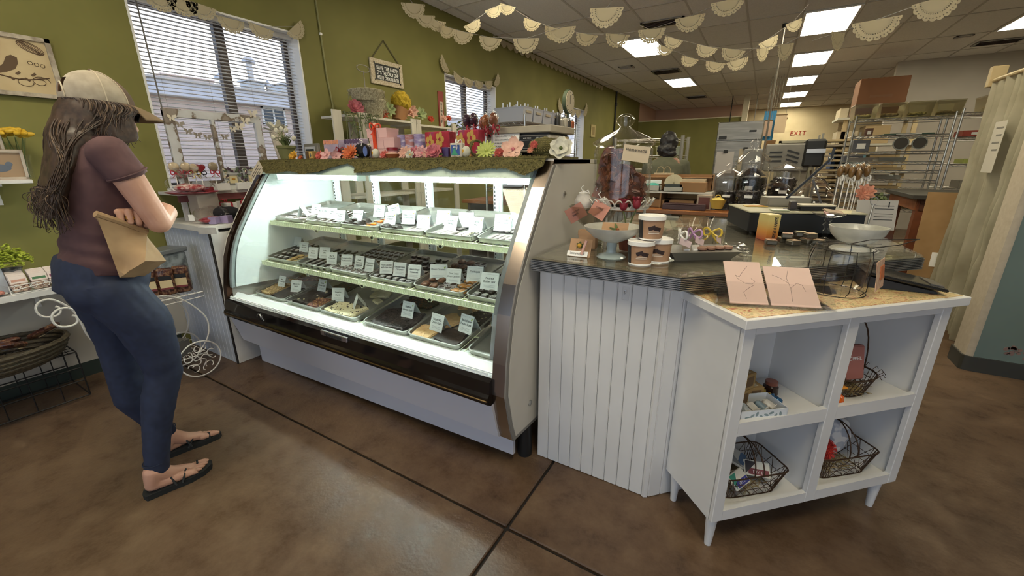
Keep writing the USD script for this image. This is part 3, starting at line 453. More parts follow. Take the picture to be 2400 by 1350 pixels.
for args in [
    (To, 702, 508, None, 'blank-looking price card turned sideways at the left of the top shelf', .07, .075, -55), (To, 739, 503, ['Sweet', 'Heat'], 'half-hidden price card behind the Mocha card, top shelf'), (To, 755, 512, ['Mocha Salta'], 'price card reading Mocha on the top shelf, left'), (To, 776, 514, ['Turkey', 'Bar'], 'price card reading Bar on the top shelf'), (To, 796, 520, ['Frangipane', 'Toffee'], 'price card in front of the drizzled bars, top shelf'),
    (To, 837, 520, ['French Sea Salt'], 'price card beside the orange slices, top shelf, left of them'), (To, 887, 510, ['Almond', 'Nougat'], 'price card standing behind the orange slices', .08, .075, 12, True), (To, 926, 506, ['Orange', 'Slices'], 'tilted price card behind the caramel cluster card', .075, .07, 30, True, -14), (To, 913, 529, ['Caramel', 'Cluster'], 'greyish price card right of the orange slices', .08, .075, 8, True),
    (To, 956, 527, ['Peanut Butter', 'Honey Bees'], 'price card left of the 65-90 card on the top shelf', .085, .08, 14, True), (To, 991, 537, ['65-90'], 'price card reading 65-90 on the top shelf', .08, .075, 14, True), (To, 1036, 528, None, 'price card hidden behind the Drop card, top shelf', .085, .08, 8, True), (To, 1054, 542, ['Cinnamon', 'Drop'], 'price card reading Drop on the top shelf', .08, .08, 4, True), (To, 1090, 534, ['Bread Wild', 'Cacao'], 'price card reading Wild Cacao on the top shelf', .085, .08, 14), (To, 1113, 546, ['Cacao', 'Nib'], 'price card reading Cacao Nib on the top shelf', .08, .08, 4, True), (To, 1176, 543, ['Just Plain', 'Chocolate'], 'price card reading Just Plain Chocolate on the top shelf', .095, .085, 8, True), (To, 1212, 540, None, 'price card cut off by the end trim, top shelf', .08, .08, 8),
    (Mi, 695, 579, None, 'price card farthest back on the middle shelf, left'), (Mi, 711, 592, ['Fleur', 'Almond'], 'price card over the dark squares, middle shelf, left'), (Mi, 733, 607, ['Rose', 'Plaza'], 'price card before the tan squares, middle shelf', .07, .075, 20), (Mi, 760, 607, ['Dark', 'Milk'], 'price card half hidden behind the Black Caramel card', .08, .075, 18), (Mi, 777, 620, ['Black', 'Caramel'], 'price card reading Black Caramel on the middle shelf', .07, .075, 22), (Mi, 812, 626, ['Cardamom Sea', 'Salt Caramel'], 'price card reading Cardamom Sea Salt Caramel', .075, .075, 22),
    (Mi, 840, 632, ['Dark', 'Caramel', 'Sea Salt'], 'price card reading Dark Caramel Sea Salt', .072, .08, 6), (Mi, 864, 639, ['Raspberry', 'Caramel'], 'price card touching the Dark Caramel card on its right', .065, .08, 6), (Mi, 905, 643, ['Pinon Caramel', 'with Sea Salt'], 'price card reading Pinon Caramel with Sea Salt', .077, .075, 24), (Mi, 935, 649, ['Chocolate Cream', 'Caramel'], 'price card reading Chocolate Cream Caramel', .08, .078, 12), (Mi, 969, 656, ['Lemon Ginger', 'Caramel'], 'price card reading Lemon Ginger Caramel', .08, .08, 12),
    (Mi, 1027, 657, ['Pinon Caramel'], 'wide price card reading Pinon Caramel alone', .095, .082, 24, True), (Mi, 1062, 667, ['Dos Jose', 'Pinon Caramel'], 'price card reading Dos Jose Pinon Caramel', .08, .08, 18), (Mi, 1111, 664, ['Tortugas'], 'price card reading Tortugas on the middle shelf', .09, .085, 14), (Mi, 1145, 682, ['Peanut', 'Butter Bar'], 'price card reading Peanut Butter Bar', .095, .088, 10),
    (B, 659, 673, ['Nut', 'Almond Bark'], 'price card over the golden nut bark', .075, .075, 2), (B, 693, 686, ['Mexican', 'Bark'], 'price card on the dark bark, first bottom pan', .08, .08, 18), (B, 753, 684, ['Chile', 'Pecan Bark'], 'price card leaning over the dark bark, second bottom pan', .08, .08, 2, True), (B, 792, 708, ['Pepita', 'Party'], 'price card reading Party on the bottom shelf', .08, .085, 26), (B, 829, 722, None, 'price card turned askew on the cream white bark', .06, .085, -35, False, 14), (B, 953, 746, ['Salted', 'Pecan Bark'], 'price card on the big dark salted bark', .085, .09, 2, True), (B, 1020, 778, ['Sopapilla', 'Cream Bark'], 'price card reading Cream Bark on the tan slabs', .09, .09, -6), (B, 1088, 783, ['Red Chile', 'Pecan Bark'], 'price card reading Red Chile at the right end of the bottom shelf', .09, .095, -8, True), (B, 1166, 768, None, 'price card half hidden by the end trim, bottom shelf', .07, .08, 10)]: card(*args)
# ---- artificial turf over the top deck
TURF = [nm('turf', [(.3, '#4a4522'), (.7, '#6a6234')], 40, .9), pm('turf_blade', '#75693a', .8), pm('turf_blade_dark', '#57502a', .8)]
edge = [(606+0, 402)]+[(600+a/6.667, 340+b/6.667) for a, b in [(180, 405), (240, 440), (420, 430), (540, 400), (680, 420), (780, 452), (1040, 410), (1180, 350), (1410, 282), (1560, 340), (1600, 432), (1800, 420), (2230, 350), (2400, 390)]]+[(940+a/5.714, 300+b/5.714) for a, b in [(100, 555), (290, 572), (540, 520), (690, 560), (880, 572), (1200, 540), (1440, 540), (1680, 628), (1800, 572), (1900, 510)]]
ep = [PY(u, v, 1.615) for u, v in edge]; ep = [(float(np.clip(p[0], -2.97, -.80)), float(p[2])) for p in ep]
tp = Polygon([(-2.97, 1.368)]+ep[1:]+[(-.80, 1.368)]).buffer(0)
t = thing('artificial_turf', 'strip of brown-green artificial turf draped over the case top', 'artificial turf')
tsl = lambda z: 1.640-(1.366-z)*.70
dm = axes(ext(tp, .010), (1, 0, 0), (0, 0, 1), (0, -1, 0), (0, 0, 0)); dm.vertices[:, 1] += np.array([tsl(z) for z in dm.vertices[:, 2]])
obj('turf_mat', [dm, bx(-2.97, -.80, 1.628, 2.0, 1.366, 1.374)], TURF[0], t)
q = random.Random(4); bl = [[], []]
mn = tp.bounds
while len(bl[0])+len(bl[1]) < 9000:
    x, z = q.uniform(-2.97, -.80), q.uniform(1.28, 1.37)
    if q.random() < .25: o = np.array([x, q.uniform(1.64, 1.75), 1.373]); d = np.array([q.uniform(-.01, .01), q.uniform(-.012, .004), q.uniform(.003, .012)])
    elif tp.contains(Point(x, z)): o = np.array([x, tsl(z)-.010, z]); d = np.array([q.uniform(-.012, .012), -q.uniform(.004, .012), q.uniform(-.014, .004)])
    else: continue
    s_ = np.array([.0016, 0, q.uniform(-.001, .001)]); bl[q.random() < .4].append((o-s_, o+s_, o+d))
for i in (0, 1): V = np.array(bl[i]).reshape(-1, 3); obj('grass_blades', (V, np.arange(len(V)).reshape(-1, 3)), TURF[1+i], t, smooth=False, kind='stuff')
# ruled notice taped to the case's left corner
NP = [PY(u, v, 1.62) for u, v in ((576, 428), (628, 386))]
t = thing('notice_card', 'small printed notice taped at the left corner of the case', 'notice', tuple(PY(602, 405, 1.60)), rot=(0, -36, 0)); obj('sheet', bx(-.085, .085, -.001, .001, -.038, .038), pm('notice_paper', '#cdbfa8', .8), t); obj('printed_lines', [bx(-.065, .06-.02*(i % 2), -.0018, -.001, .018-.014*i, .021-.014*i) for i in range(4)], INK, t)
# ---- the checkout counter: laminate top with a ribbed metal edge under plate glass, beadboard skirt
LAM = nm('laminate_top', [(.30, '#3c3129'), (.45, '#6d6150'), (.58, '#8d8570'), (.7, '#5a4c3e')], 9, .35, 6, stretch=(1, 3, 1), dist=1.2)
CT = Polygon([(-.748, 1.417), (-.184, 1.410), (.60, 2.20), (.53, 3.05), (-.748, 3.05)])
ctr = thing('checkout_counter', 'white beadboard checkout counter with ribbed metal edge and glass top', 'counter')
obj('countertop', ext(CT.buffer(-.004), .048, (0, 0, .932)), LAM, ctr, smooth=False)
obj('glass_sheet', ext(CT.buffer(-.002, join_style=2), .007, (0, 0, .9805)), pane('counter_glass', (.97, .985, .975), 0., 1.5), ctr, smooth=False)
obj('edge_backing', ext(CT.difference(CT.buffer(-.01, join_style=2)), .047, (0, 0, .932)), pm('rib_black', '#1b1a18', .4), ctr, smooth=False)
for i in range(7): obj('metal_rib', ext(CT.buffer(.004, join_style=2).difference(CT.buffer(-.004, join_style=2)), .0036, (0, 0, .9335+.0066*i)), STEEL, ctr, smooth=False)
SK = [(-.742, 1.475), (-.235, 1.472), (.50, 2.21), (.46, 3.0), (-.742, 3.0)]
obj('carcass', ext(Polygon(SK).buffer(-.012, join_style=2), .932), pm('board_gap', '#c9c7c4', .7), ctr, smooth=False)
BEAD = nm('bead_white', [(.3, '#cdcbc8'), (.7, '#d6d4d1')], 3, .42)
def beads(parent, a, b, n, z0, z1, th=.010, mat=None):
    a, b = np.array(a, float), np.array(b, float); t = (b-a)/n; L = np.linalg.norm(t); u = t/L; nn = np.array([u[1], -u[0]])
    for i in range(n):
        p, q_ = a+t*i+u*.0007, a+t*(i+1)-u*.0007; g = p+u*.006
        pol = Polygon([p, g, g+u*.0018, q_, q_+nn*th, g+u*.0025+nn*th, g+u*.0018+nn*th*.45, g+nn*th, p+nn*th]) if 0 else Polygon([p, q_, q_+nn*th*.6, q_-u*.003+nn*th, p+u*.003+nn*th, p+nn*th*.6])
        obj('bead_board', ext(pol, z1-z0, (0, 0, z0)), mat or BEAD, parent, smooth=False)
beads(ctr, (-.742, 1.4865), (-.245, 1.4835), 9, .003, .93); beads(ctr, (-.226, 1.4855), (.50, 2.215), 18, .003, .93)
obj('corner_bead', ext(Polygon([(-.245, 1.485), (-.245, 1.472), (-.236, 1.466), (-.222, 1.474), (-.22, 1.492)]), .93, (0, 0, .002)), BEAD, ctr)
t = thing('wall_hook', 'small clear adhesive hook under the counter edge', 'hook', (-.378, 1.4725, .895)); obj('backplate', bx(-.014, .014, -.004, .002, -.045, .01, .003), CLEAR, t); obj('hook', tube([(0, -.004, -.005), (0, -.010, -.012), (0, -.018, -.014), (0, -.02, -.006)], .003, 6), GLASS, t)
# ---- the four-cell cubby in front of it
CW = nm('cubby_white', [(.3, '#cfcdca'), (.7, '#d8d6d3')], 4, .4)
cub = thing('cubby_shelf', 'white four-cell cubby cabinet on tapered legs with papered top', 'cabinet', (.021, 1.325, 0), rz=43.8)
Wc, Dc = .84, .272
obj('side_panel', bx(0, .018, .012, Dc, .135, .88), CW, cub); obj('side_panel', bx(Wc-.018, Wc, .012, Dc, .135, .88), CW, cub); obj('back_panel', bx(.018, Wc-.018, Dc-.012, Dc, .135, .88), CW, cub)
obj('bottom_panel', bx(.018, Wc-.018, .012, Dc-.012, .135, .155), CW, cub); obj('middle_shelf', bx(.018, Wc-.018, .018, Dc-.012, .495, .515), CW, cub); obj('divider', bx(Wc/2-.010, Wc/2+.010, .018, Dc-.012, .155, .86), CW, cub)
for a, b in ((0, .042), (Wc/2-.022, Wc/2+.022), (Wc-.042, Wc)): obj('stile', bx(a, b, -.002, .018, .135, .88, .002), CW, cub)
for a, b in ((.135, .178), (.485, .535), (.848, .88)): obj('rail', [bx(.042, Wc/2-.022, -.001, .017, a, b), bx(Wc/2+.022, Wc-.042, -.001, .017, a, b)], CW, cub)
obj('top_board', bx(-.025, Wc+.025, -.028, Dc+.012, .88, .91, .002), CW, cub)
FLOR = nm('floral_paper', [(.30, '#a4573a'), (.40, '#b98a5d'), (.5, '#d2bd8c'), (.58, '#c8ad76'), (.66, '#7d7a4c'), (.76, '#a35b3c')], 34, .45, 3, stretch=(1, 1.9, 1), dist=1.5)
obj('floral_top', bx(-.010, Wc+.012, -.012, Dc, .91, .9115), FLOR, cub, label='floral decoupage paper top')
for i, (a, b) in enumerate(((.03, .03), (Wc-.05, .03), (.03, Dc-.03), (Wc-.05, Dc-.03))): obj('tapered_leg', lathe([(0, 0), (.012, 0), (.021, .137), (0, .137)], 14, (a, b, 0)), CW, cub)
cu = np.array([math.cos(math.radians(43.8)), math.sin(math.radians(43.8))]); cv = np.array([-cu[1], cu[0]])
def CUB(s, t, z): p = np.array([.021, 1.325])+cu*s+cv*t; return (p[0], p[1], z)
def cubt(name, label, cat, s, t, z, rz=0, group=None): return thing(name, label, cat, CUB(s, t, z), rz=43.8+rz, group=group)
S2, S1 = .5155, .1555       # shelf surfaces
# upper left cell
KRAFT2 = nm('kraft_box', [(.3, '#8d6f42'), (.7, '#a08351')], 8, .7)
for i, (s, t, z, r) in enumerate(((.148, .135, S2, 8), (.215, .145, S2, -4), (.165, .14, S2+.0605, 14))):
    b = cubt('kraft_box', ['kraft gift box lowest at left in the upper left cubby', 'kraft gift box at right of the pair in the upper left cubby', 'kraft gift box stacked on top in the upper left cubby'][i], 'box', s, t, z, r, 'kraft boxes in the cubby')
    obj('carton', bx(-.03, .03, -.03, .03, 0, .06, .002), KRAFT2, b); obj('label_print', bx(-.018, .018, -.0306, -.030, .012, .05), pm('box_print', '#6a5236', .7), b); obj('window_film', bx(-.02, .012, -.02, .02, .06, .0606), pm('film', '#b7a88a', .15), b)
b = cubt('paper_tray', 'white patterned paper tray of little packets, upper left cubby', 'tray', .155, .062, S2, -6)
obj('tray_body', [bx(-.085, .085, -.05, -.048, 0, .045), bx(-.085, .085, .048, .05, 0, .045), bx(-.085, -.083, -.05, .05, 0, .045), bx(.083, .085, -.05, .05, 0, .045), bx(-.085, .085, -.05, .05, 0, .002)], pm('white_card', '#cfd2d4', .6), b, smooth=False)
obj('printed_sprig', [mv(ext(affinity.rotate(affinity.scale(Point(0, 0).buffer(1, 5), .009, .004), 40*i), .0008), (-.06+.017*i, -.0502, .02+.006*(i % 3)), rx=90) for i in range(8)], pm('grey_print', '#7c8b8c', .7), b, smooth=False)
for i in range(4):
    k = thing('candy_packet', f'foil packet in the paper tray, {ORD[i]} from the left', 'packet', CUB(.108+.032*i, .062, S2+.003), rz=40+10*i, rot=None, group='packets in the paper tray')
    obj('pouch', mv(bumpy(bx(-.014, .014, -.022, .022, 0, .04, .008).subdivide(), .003, 60, i), (0, 0, 0), rx=18), pm(('pk1', 'pk2', 'pk3', 'pk2')[i], ('#8a8f92', '#b5b0a6', '#6f7f86', '#b5b0a6')[i], .35), k); obj('tag', bx(-.01, .01, -.03, -.0285, .012, .035), PAPER, k)
b = cubt('glass_jar', 'small dark jam jar lying near the back, upper left cubby', 'jar', .31, .15, S2); obj('jar', lathe([(0, 0), (.025, 0), (.027, .012), (.025, .035), (.018, .042), (0, .042)], 18), pm('jam_dark', '#2b1a14', .12), b); obj('lid', lathe([(0, .042), (.021, .042), (.021, .055), (0, .055)], 18), pm('lid_red', '#7c4a3a', .4), b)
for i, (s, t, c, lb) in enumerate(((.275, .085, '#3f6d94', 'blue foil-wrapped candy ball in the cubby'), (.268, .115, '#b6a04e', 'gold foil-wrapped candy ball in the cubby'))):
    b = cubt('foil_candy', lb, 'candy', s, t, S2); obj('wrapper', bumpy(ball((0, 0, .015), .017), .004, 90, i), pm(f'foil{i}', c, .25, .7), b); obj('twist', [mv(lathe([(0, 0), (.004, .002), (.012, .014), (0, .012)], 8), (0, .012, .018), rx=-70)], pm(f'foil{i}', c, .25, .7), b)
# wire baskets
WIRE = pm('rusty_wire', '#4a3524', .55, .6)
def ring(w, d, z, n=28, p=2.6): return [(w*math.copysign(abs(math.cos(a))**(2/p), math.cos(a)), d*math.copysign(abs(math.sin(a))**(2/p), math.sin(a)), z) for a in np.arange(n)*2*math.pi/n]
def basket(t, w, d, h, flare, hh, ps=5, r=.0016, axis=0, mesh=True):
    top, bot = np.array(ring(w*flare, d*flare, h, 36, ps)), np.array(ring(w, d, 0, 36, ps))
    obj('rim', tube(top, r*1.8, 6, True), WIRE, t); L = [tube(bot, r*1.3, 5, True)]
    for f in (.33, .66): L.append(tube(bot+(top-bot)*f, r*.8, 4, True))
    for i in range(0, 36): L.append(rod(bot[i], top[(i+1) % 36], r*.7, 4)); L.append(rod(bot[i], top[(i-1) % 36], r*.7, 4)) if mesh else None
    for x in np.linspace(-.8, .8, 7): L.append(rod((w*x, -d*.97, 0), (w*x, d*.97, 0), r*.7, 4))
    obj('wire_mesh', L, WIRE, t, kind='stuff')
    A = np.arange(0, 181, 12)*math.pi/180
    for s in ((-.25, .25) if not axis else (0,)):
        obj('handle', tube([((w*flare*math.cos(a), s*d*.5, h+hh*math.sin(a)) if axis else (s*w*.7*abs(math.cos(a)), d*flare*math.cos(a), h+hh*math.sin(a))) for a in A], r*1.5, 6), WIRE, t)
HAY = pm('hay', '#a08a5a', .9)
def straw(t, w, d, z, n, seed, name='straw'):
    q = random.Random(seed); ms = []
    for i in range(n):
        a, rr = q.uniform(0, 6.28), math.sqrt(q.random()); x, y = w*rr*math.cos(a), d*rr*math.sin(a); th = q.uniform(0, 6.28); l = q.uniform(.015, .035); ms.append(bar((x-l*math.cos(th), y-l*math.sin(th), z+q.uniform(0, .02)), (x+l*math.cos(th), y+l*math.sin(th), z+q.uniform(0, .02)), .0015, .0008))
    return obj(name, ms, HAY, t, kind='stuff', smooth=False)
b = cubt('wire_basket', 'rusty wire basket of straw with tall handle, upper right cubby', 'basket', .605, .125, S2+.002); basket(b, .075, .065, .075, 1.35, .21, 2.4, .0018, 1, False); straw(b, .07, .06, .004, 220, 3)
obj('leaf_edge', [tube([(p[0], p[1], .075), (p[0]*1.15, p[1]*1.15, .092), (p[0]*1.22, p[1]*1.22, .082)], .0013, 4) for p in ring(.075*1.35, .065*1.35, .075, 24, 2.4)], WIRE, b)
tw = cubt('tea_towel', 'rose tea towel pack standing in the straw basket', 'towel', .60, .10, S2+.05, -4); obj('folded_cloth', mv(bx(-.06, .06, -.014, .014, 0, .13, .006), rx=-12), pm('rose_cloth', '#a86a5e', .8), tw); obj('lettering', mv(xy_to(text('A TOWEL', .014, .09, .001), (0, -.0146, .075), (1, 0, 0), (0, -1, 0)), rx=-12), PAPER, tw, smooth=False)
tw = cubt('tea_towel', 'black and white patterned towel pack behind the rose one', 'towel', .63, .15, S2+.05, 6); obj('folded_cloth', mv(bx(-.055, .055, -.012, .012, 0, .155, .005), rx=-8), nm('bw_cloth', [(.47, '#d8d5cf'), (.5, '#26262a')], 14, .8, 1), tw); obj('band', mv(bx(-.056, .056, -.013, .013, .05, .10), rx=-8), pm('ochre_band', '#a06a2c', .7), tw)
b = cubt('gourd', 'small orange glass pumpkin in the upper right cubby', 'pumpkin', .485, .045, S2); obj('fruit', lathe([(0, 0), (.018, .002), (.027, .016), (.024, .033), (.008, .042), (0, .04)], 20), pm('orange_glass', '#cf5a12', .15), b); obj('stalk', rod((0, 0, .04), (.003, 0, .056), .004), pm('stalk', '#b7651c', .4), b); obj('leaf', mv(bumpy(cb((0, 0, 0), (.05, .03, .01), .004).subdivide(), .004, 80, 2), (.012, .005, .06)), pm('amber_leaf', '#d88a2a', .4), b)
b = cubt('wire_basket', 'rectangular wire basket of printed bars, lower left cubby', 'basket', .215, .125, S1+.002, -3); basket(b, .105, .07, .10, 1.3, .10, 8)
straw(b, .09, .055, .004, 120, 5)
PKC = [('#d9d4c8', '#3d3f8a', '#3d8a78', 'pale packet with a teal and indigo print'), ('#e0dccf', '#7a2f3a', '#2f2c33', 'pale packet with a maroon print'), ('#c9c4b8', '#55708f', '#8a8a86', 'grey printed packet lying flat'), ('#c9b596', '#6b5a3d', '#8b7a5a', 'tan packet at the back')]
for i, (s, t, z, r, rx) in enumerate(((.17, .085, .055, 20, 35), (.275, .11, .06, -30, 40), (.23, .16, .075, 40, 20), (.20, .17, .05, 5, 55))):
    k = thing('candy_bar_packet', PKC[i][3]+' in the lower left basket', 'packet', CUB(s, t, S1+z), rot=(rx, 0, 43.8+r)); obj('sleeve', bx(-.045, .045, -.028, .028, 0, .009, .002), pm(f'sleeve{i}', PKC[i][0], .5), k)
    obj('print_panel', [bx(-.03, .04, -.024, -.002, .009, .0096)], pm(f'printa{i}', PKC[i][1], .5), k); obj('print_wedge', [ext(Polygon([(-.04, -.024), (-.04, .024), (.0, .024)]), .0008, (0, 0, .009))], pm(f'printb{i}', PKC[i][2], .5), k)
    if i < 2: obj('lettering', mv(text('TRY IT', .010, .05, .0006), (.005, -.018, .0097)), PAPER, k, smooth=False)
b = cubt('wire_basket', 'rectangular wire basket with cloth bundle, lower right cubby', 'basket', .645, .125, S1+.002, -3); basket(b, .105, .07, .10, 1.3, .11, 8); straw(b, .09, .055, .004, 120, 6)
c = cubt('cloth_bag', 'white patterned drawstring bag in the lower right basket', 'bag', .655, .14, S1+.05); obj('bag', bumpy(trimesh.creation.icosphere(3, 1.).apply_transform(np.diag([.075, .045, .085, 1])).apply_translation((0, 0, .075)), .012, 22, 4), nm('bag_cloth', [(.5, '#dcd9d4'), (.56, '#a9adb5')], 30, .85, 1), c)
c = cubt('cloth_bag', 'dark patterned pouch behind the white bag', 'bag', .60, .175, S1+.06); obj('bag', bumpy(bx(-.035, .035, -.02, .02, 0, .13, .015).subdivide().subdivide(), .006, 30, 5), nm('dark_cloth', [(.45, '#2c2a2b'), (.55, '#8a8580')], 40, .85, 1), c)
c = cubt('red_pompom', 'fluffy red pompom at the left of the lower right basket', 'pompom', .535, .075, S1+.10); q = random.Random(3); obj('yarn', [rod((0, 0, .035), np.array((0, 0, .035))+np.array(v)*.042, .0016, 3) for v in trimesh.creation.icosphere(3, 1.).vertices[::2]], pm('red_yarn', '#b32c23', .8), c, kind='stuff'); obj('core', ball((0, 0, .035), .03), pm('red_yarn', '#b32c23', .8), c)
# ---- on top of the cubby
AC = pane('acrylic', (.97, .97, .97), .02, 1.45)
T0 = .9125
h = thing('card_holder', 'clear acrylic holder with two pink gift cards', 'card holder', CUB(.155, .085, T0), rz=43.8-25)
sl = math.radians(38); R_ = lambda m: mv(m, (0, -.06, .008), rx=38)
obj('acrylic_stand', [R_(bx(-.17, .17, 0, .13, -.006, -.003)), R_(bx(-.17, .17, 0, .075, .016, .018)), bx(-.17, .17, -.06, .07, 0, .003), R_(bx(-.17, -.168, 0, .075, -.004, .018))], AC, h, smooth=False)
for i, (a, b_) in enumerate(((-.13, -.02), (-.012, .125))):
    k = thing('gift_card', ['left pink gift card with a swirl drawing in the holder', 'right pink gift card with a faint tree drawing in the holder'][i], 'card', CUB(.155, .085, T0), rz=43.8-25)
    obj('card', R_(bx(a, b_, .002, .17 if i == 0 else .155, 0, .004 if i == 0 else .003)), pm('pink_card', '#d3b5a6', .7), k, smooth=False)
    z_ = .0044 if i == 0 else .0034
    if i == 0: ls = [[(-.06, .15), (-.075, .13), (-.09, .105), (-.10, .112), (-.095, .098), (-.075, .08), (-.055, .078), (-.045, .09), (-.055, .10)], [(-.05, .075), (-.07, .06), (-.085, .045), (-.08, .02)]]
    else: ls = [[(.05, .02), (.055, .07), (.05, .11), (.06, .14)], [(.055, .07), (.075, .09), (.09, .085), (.095, .06)], [(.052, .09), (.03, .11), (.01, .12)]]
    obj('line_drawing', [R_(tube([(x, y, z_) for x, y in l], .0006, 4)) for l in ls], pm('sketch_line', '#8d7b72', .8), k)
jl = thing('wire_jar', 'clear glass jar in a wire frame with a tip card', 'jar', CUB(.475, .135, T0), rz=20)
obj('glass', lathe([(0, .004), (.075, .004), (.086, .02), (.088, .12), (.078, .15), (.075, .165), (.072, .165), (.075, .148), (.084, .118), (.082, .022), (.07, .008), (0, .008)], 32), AC, jl)
obj('wire_frame', [tube(ring(.09, .09, z, 32, 2), .0016, 5, True) for z in (.003, .155)]+[tube([(.078*math.cos(a), .078*math.sin(a), .003), (.091*math.cos(a), .091*math.sin(a), .02), (.092*math.cos(a), .092*math.sin(a), .12), (.083*math.cos(a), .083*math.sin(a), .155)], .0014, 5) for a in np.arange(8)*math.pi/4]+[tube([(.083, 0, .155), (.20, .05, .16), (.30, .12, .17)], .0016, 5), tube([(.05, .065, .155), (.16, .14, .16), (.30, .12, .17)], .0016, 5)], pm('dark_wire', '#2c2722', .5, .5), jl)
tg = thing('paper_tag', 'crumpled floral card with orange heart hanging on the glass jar', 'tag', CUB(.53, .03, T0+.035), rz=70); obj('card', bumpy(mv(bx(-.055, .055, -.001, .001, 0, .095).subdivide().subdivide(), rx=-8), .004, 18, 7), nm('tag_paper', [(.4, '#c9a98c'), (.6, '#b8917a')], 60, .8), tg); obj('orange_patch', mv(bumpy(bx(-.01, .05, -.0035, -.0015, .03, .075).subdivide(), .003, 18, 7), rx=-8), pm('orange_print', '#b86a3e', .8), tg)
tb = thing('tablet', 'black tablet on a low wedge stand on the cubby', 'tablet', CUB(.735, .135, T0), rz=43.8-40); obj('screen', mv(bx(-.10, .13, -.085, .085, .0, .010, .004), (0, 0, .035), rx=0, ry=10), pm('tablet_black', '#141312', .25), tb); obj('wedge', ext_y([(-.10, 0), (.11, 0), (.11, .006), (-.10, .044)], -.06, .06), BLACK, tb); obj('display', mv(bx(-.088, .118, -.073, .073, .010, .0105), (0, 0, .035), ry=10), pm('display_dark', '#201c19', .12), tb); obj('card_reader', mv(bx(.09, .128, -.05, .05, .0107, .013), (0, 0, .035), ry=10), pm('grey_reader', '#57524b', .3), tb)
# ---- people: every body one continuous mesh, clothes and hair its children
def chain(js, seg=20):
    out = []
    for (p, r), (q_, s) in zip(js[:-1], js[1:]): out.append(m3.Manifold.batch_hull([m3.Manifold.sphere(r, seg).translate(list(map(float, p))), m3.Manifold.sphere(s, seg).translate(list(map(float, q_)))]))
    return out
def ell(c, r, seg=24, rx=0): return m3.Manifold.sphere(1., seg).scale(list(r)).rotate([rx, 0, 0]).translate(list(map(float, c)))
def loft(secs, n=28):
    """(z, cx, cy, rx, ry, tilt) superellipse sections -> manifold"""
    V, Fc = [], []
    for (z, cx, cy, rx, ry, tl) in secs:
        for a in np.arange(n)*2*math.pi/n:
            c, s = math.cos(a), math.sin(a); c, s = math.copysign(abs(c)**.85, c), math.copysign(abs(s)**.85, s); V.append((cx+rx*c, cy+ry*s, z+tl*ry*s))
    k = len(secs)
    for i in range(k-1):
        for j in range(n): a, b, c, d = i*n+j, i*n+(j+1) % n, (i+1)*n+(j+1) % n, (i+1)*n+j; Fc += [(a, b, c), (a, c, d)]
    lo, hi = len(V), len(V)+1; V += [np.mean(V[:n], 0), np.mean(V[(k-1)*n:k*n], 0)]
    for j in range(n): Fc += [(lo, (j+1) % n, j), (hi, (k-1)*n+j, (k-1)*n+(j+1) % n)]
    t = trimesh.Trimesh(np.array(V), np.array(Fc), process=False); t.fix_normals()
    return m3.Manifold(m3.Mesh(np.asarray(t.vertices, np.float32), np.asarray(t.faces, np.uint32)))
def melt(ms, edge=.012, it=12):
    from scipy import sparse
    u = m3.Manifold.batch_boolean(ms, m3.OpType.Add).refine_to_length(edge).to_mesh(); t = trimesh.Trimesh(u.vert_properties[:, :3], u.tri_verts, process=True); v = np.array(t.vertices); n = len(v)
    e = t.edges_unique; A = sparse.coo_matrix((np.ones(2*len(e)), (np.r_[e[:, 0], e[:, 1]], np.r_[e[:, 1], e[:, 0]])), (n, n)).tocsr(); dg = np.asarray(A.sum(1)).ravel(); ok = dg > 0
    for k in range(it):
        for f in (.5, -.52): L = (A@v)/np.maximum(dg, 1)[:, None]-v; v[ok] += f*L[ok]
    return trimesh.Trimesh(v, t.faces, process=False)
def finger(p, d, n, lens, r, curls):
    """a curled finger: start p, direction d, bending about n"""
    js, p, d = [(p, r)], np.array(p, float), np.array(d, float)
    for L, c in zip(lens, curls):
        a = math.radians(c); d = d*math.cos(a)+np.cross(n, d)*math.sin(a)+np.array(n)*(n@d)*(1-math.cos(a)); p = p+d*L; r *= .92; js.append((p.copy(), r))
    return chain(js, 12)
SKIN = nm('skin', [(.3, '#b98a72'), (.7, '#c79a82')], 14, .5, 3, specular_ior_level=.4); SHIRT = nm('maroon_shirt', [(.3, '#4c3334'), (.7, '#573b3b')], 18, .85, 4, .1); NAVY = nm('navy_leggings', [(.3, '#1b2338'), (.7, '#222b44')], 40, .75, 3)
HAIR = nm('brown_hair', [(.3, '#2e2119'), (.7, '#4a372a')], 60, .5, 3); HAIRL = pm('light_hair', '#6b543f', .5); CAPB = nm('cap_mesh', [(.3, '#8d8272'), (.7, '#a39886')], 30, .85, 3); CAPF = pm('cap_brown', '#5d4a3a', .8); SOLE = pm('black_foam', '#1a1c1b', .7)
W = thing('person', 'woman with long brown hair in a cap, maroon tee and navy leggings, arms crossed', 'person')
A3 = lambda *p: np.array(p, float)
rk, lk, ra, la = A3(-2.05, .578, .515), A3(-2.275, .510, .49), A3(-2.047, .467, .105), A3(-2.285, .595, .10)
legR = [(A3(-2.075, .50, .89), .098), (A3(-2.055, .558, .75), .092), (A3(-2.05, .575, .62), .074), (rk, .063), (A3(-2.05, .535, .40), .060), (A3(-2.05, .50, .27), .049), (ra, .039)]
legL = [(A3(-2.245, .50, .89), .098), (A3(-2.265, .525, .75), .090), (A3(-2.275, .52, .62), .072), (lk, .061), (A3(-2.28, .505, .36), .058), (A3(-2.283, .55, .23), .047), (la, .038)]
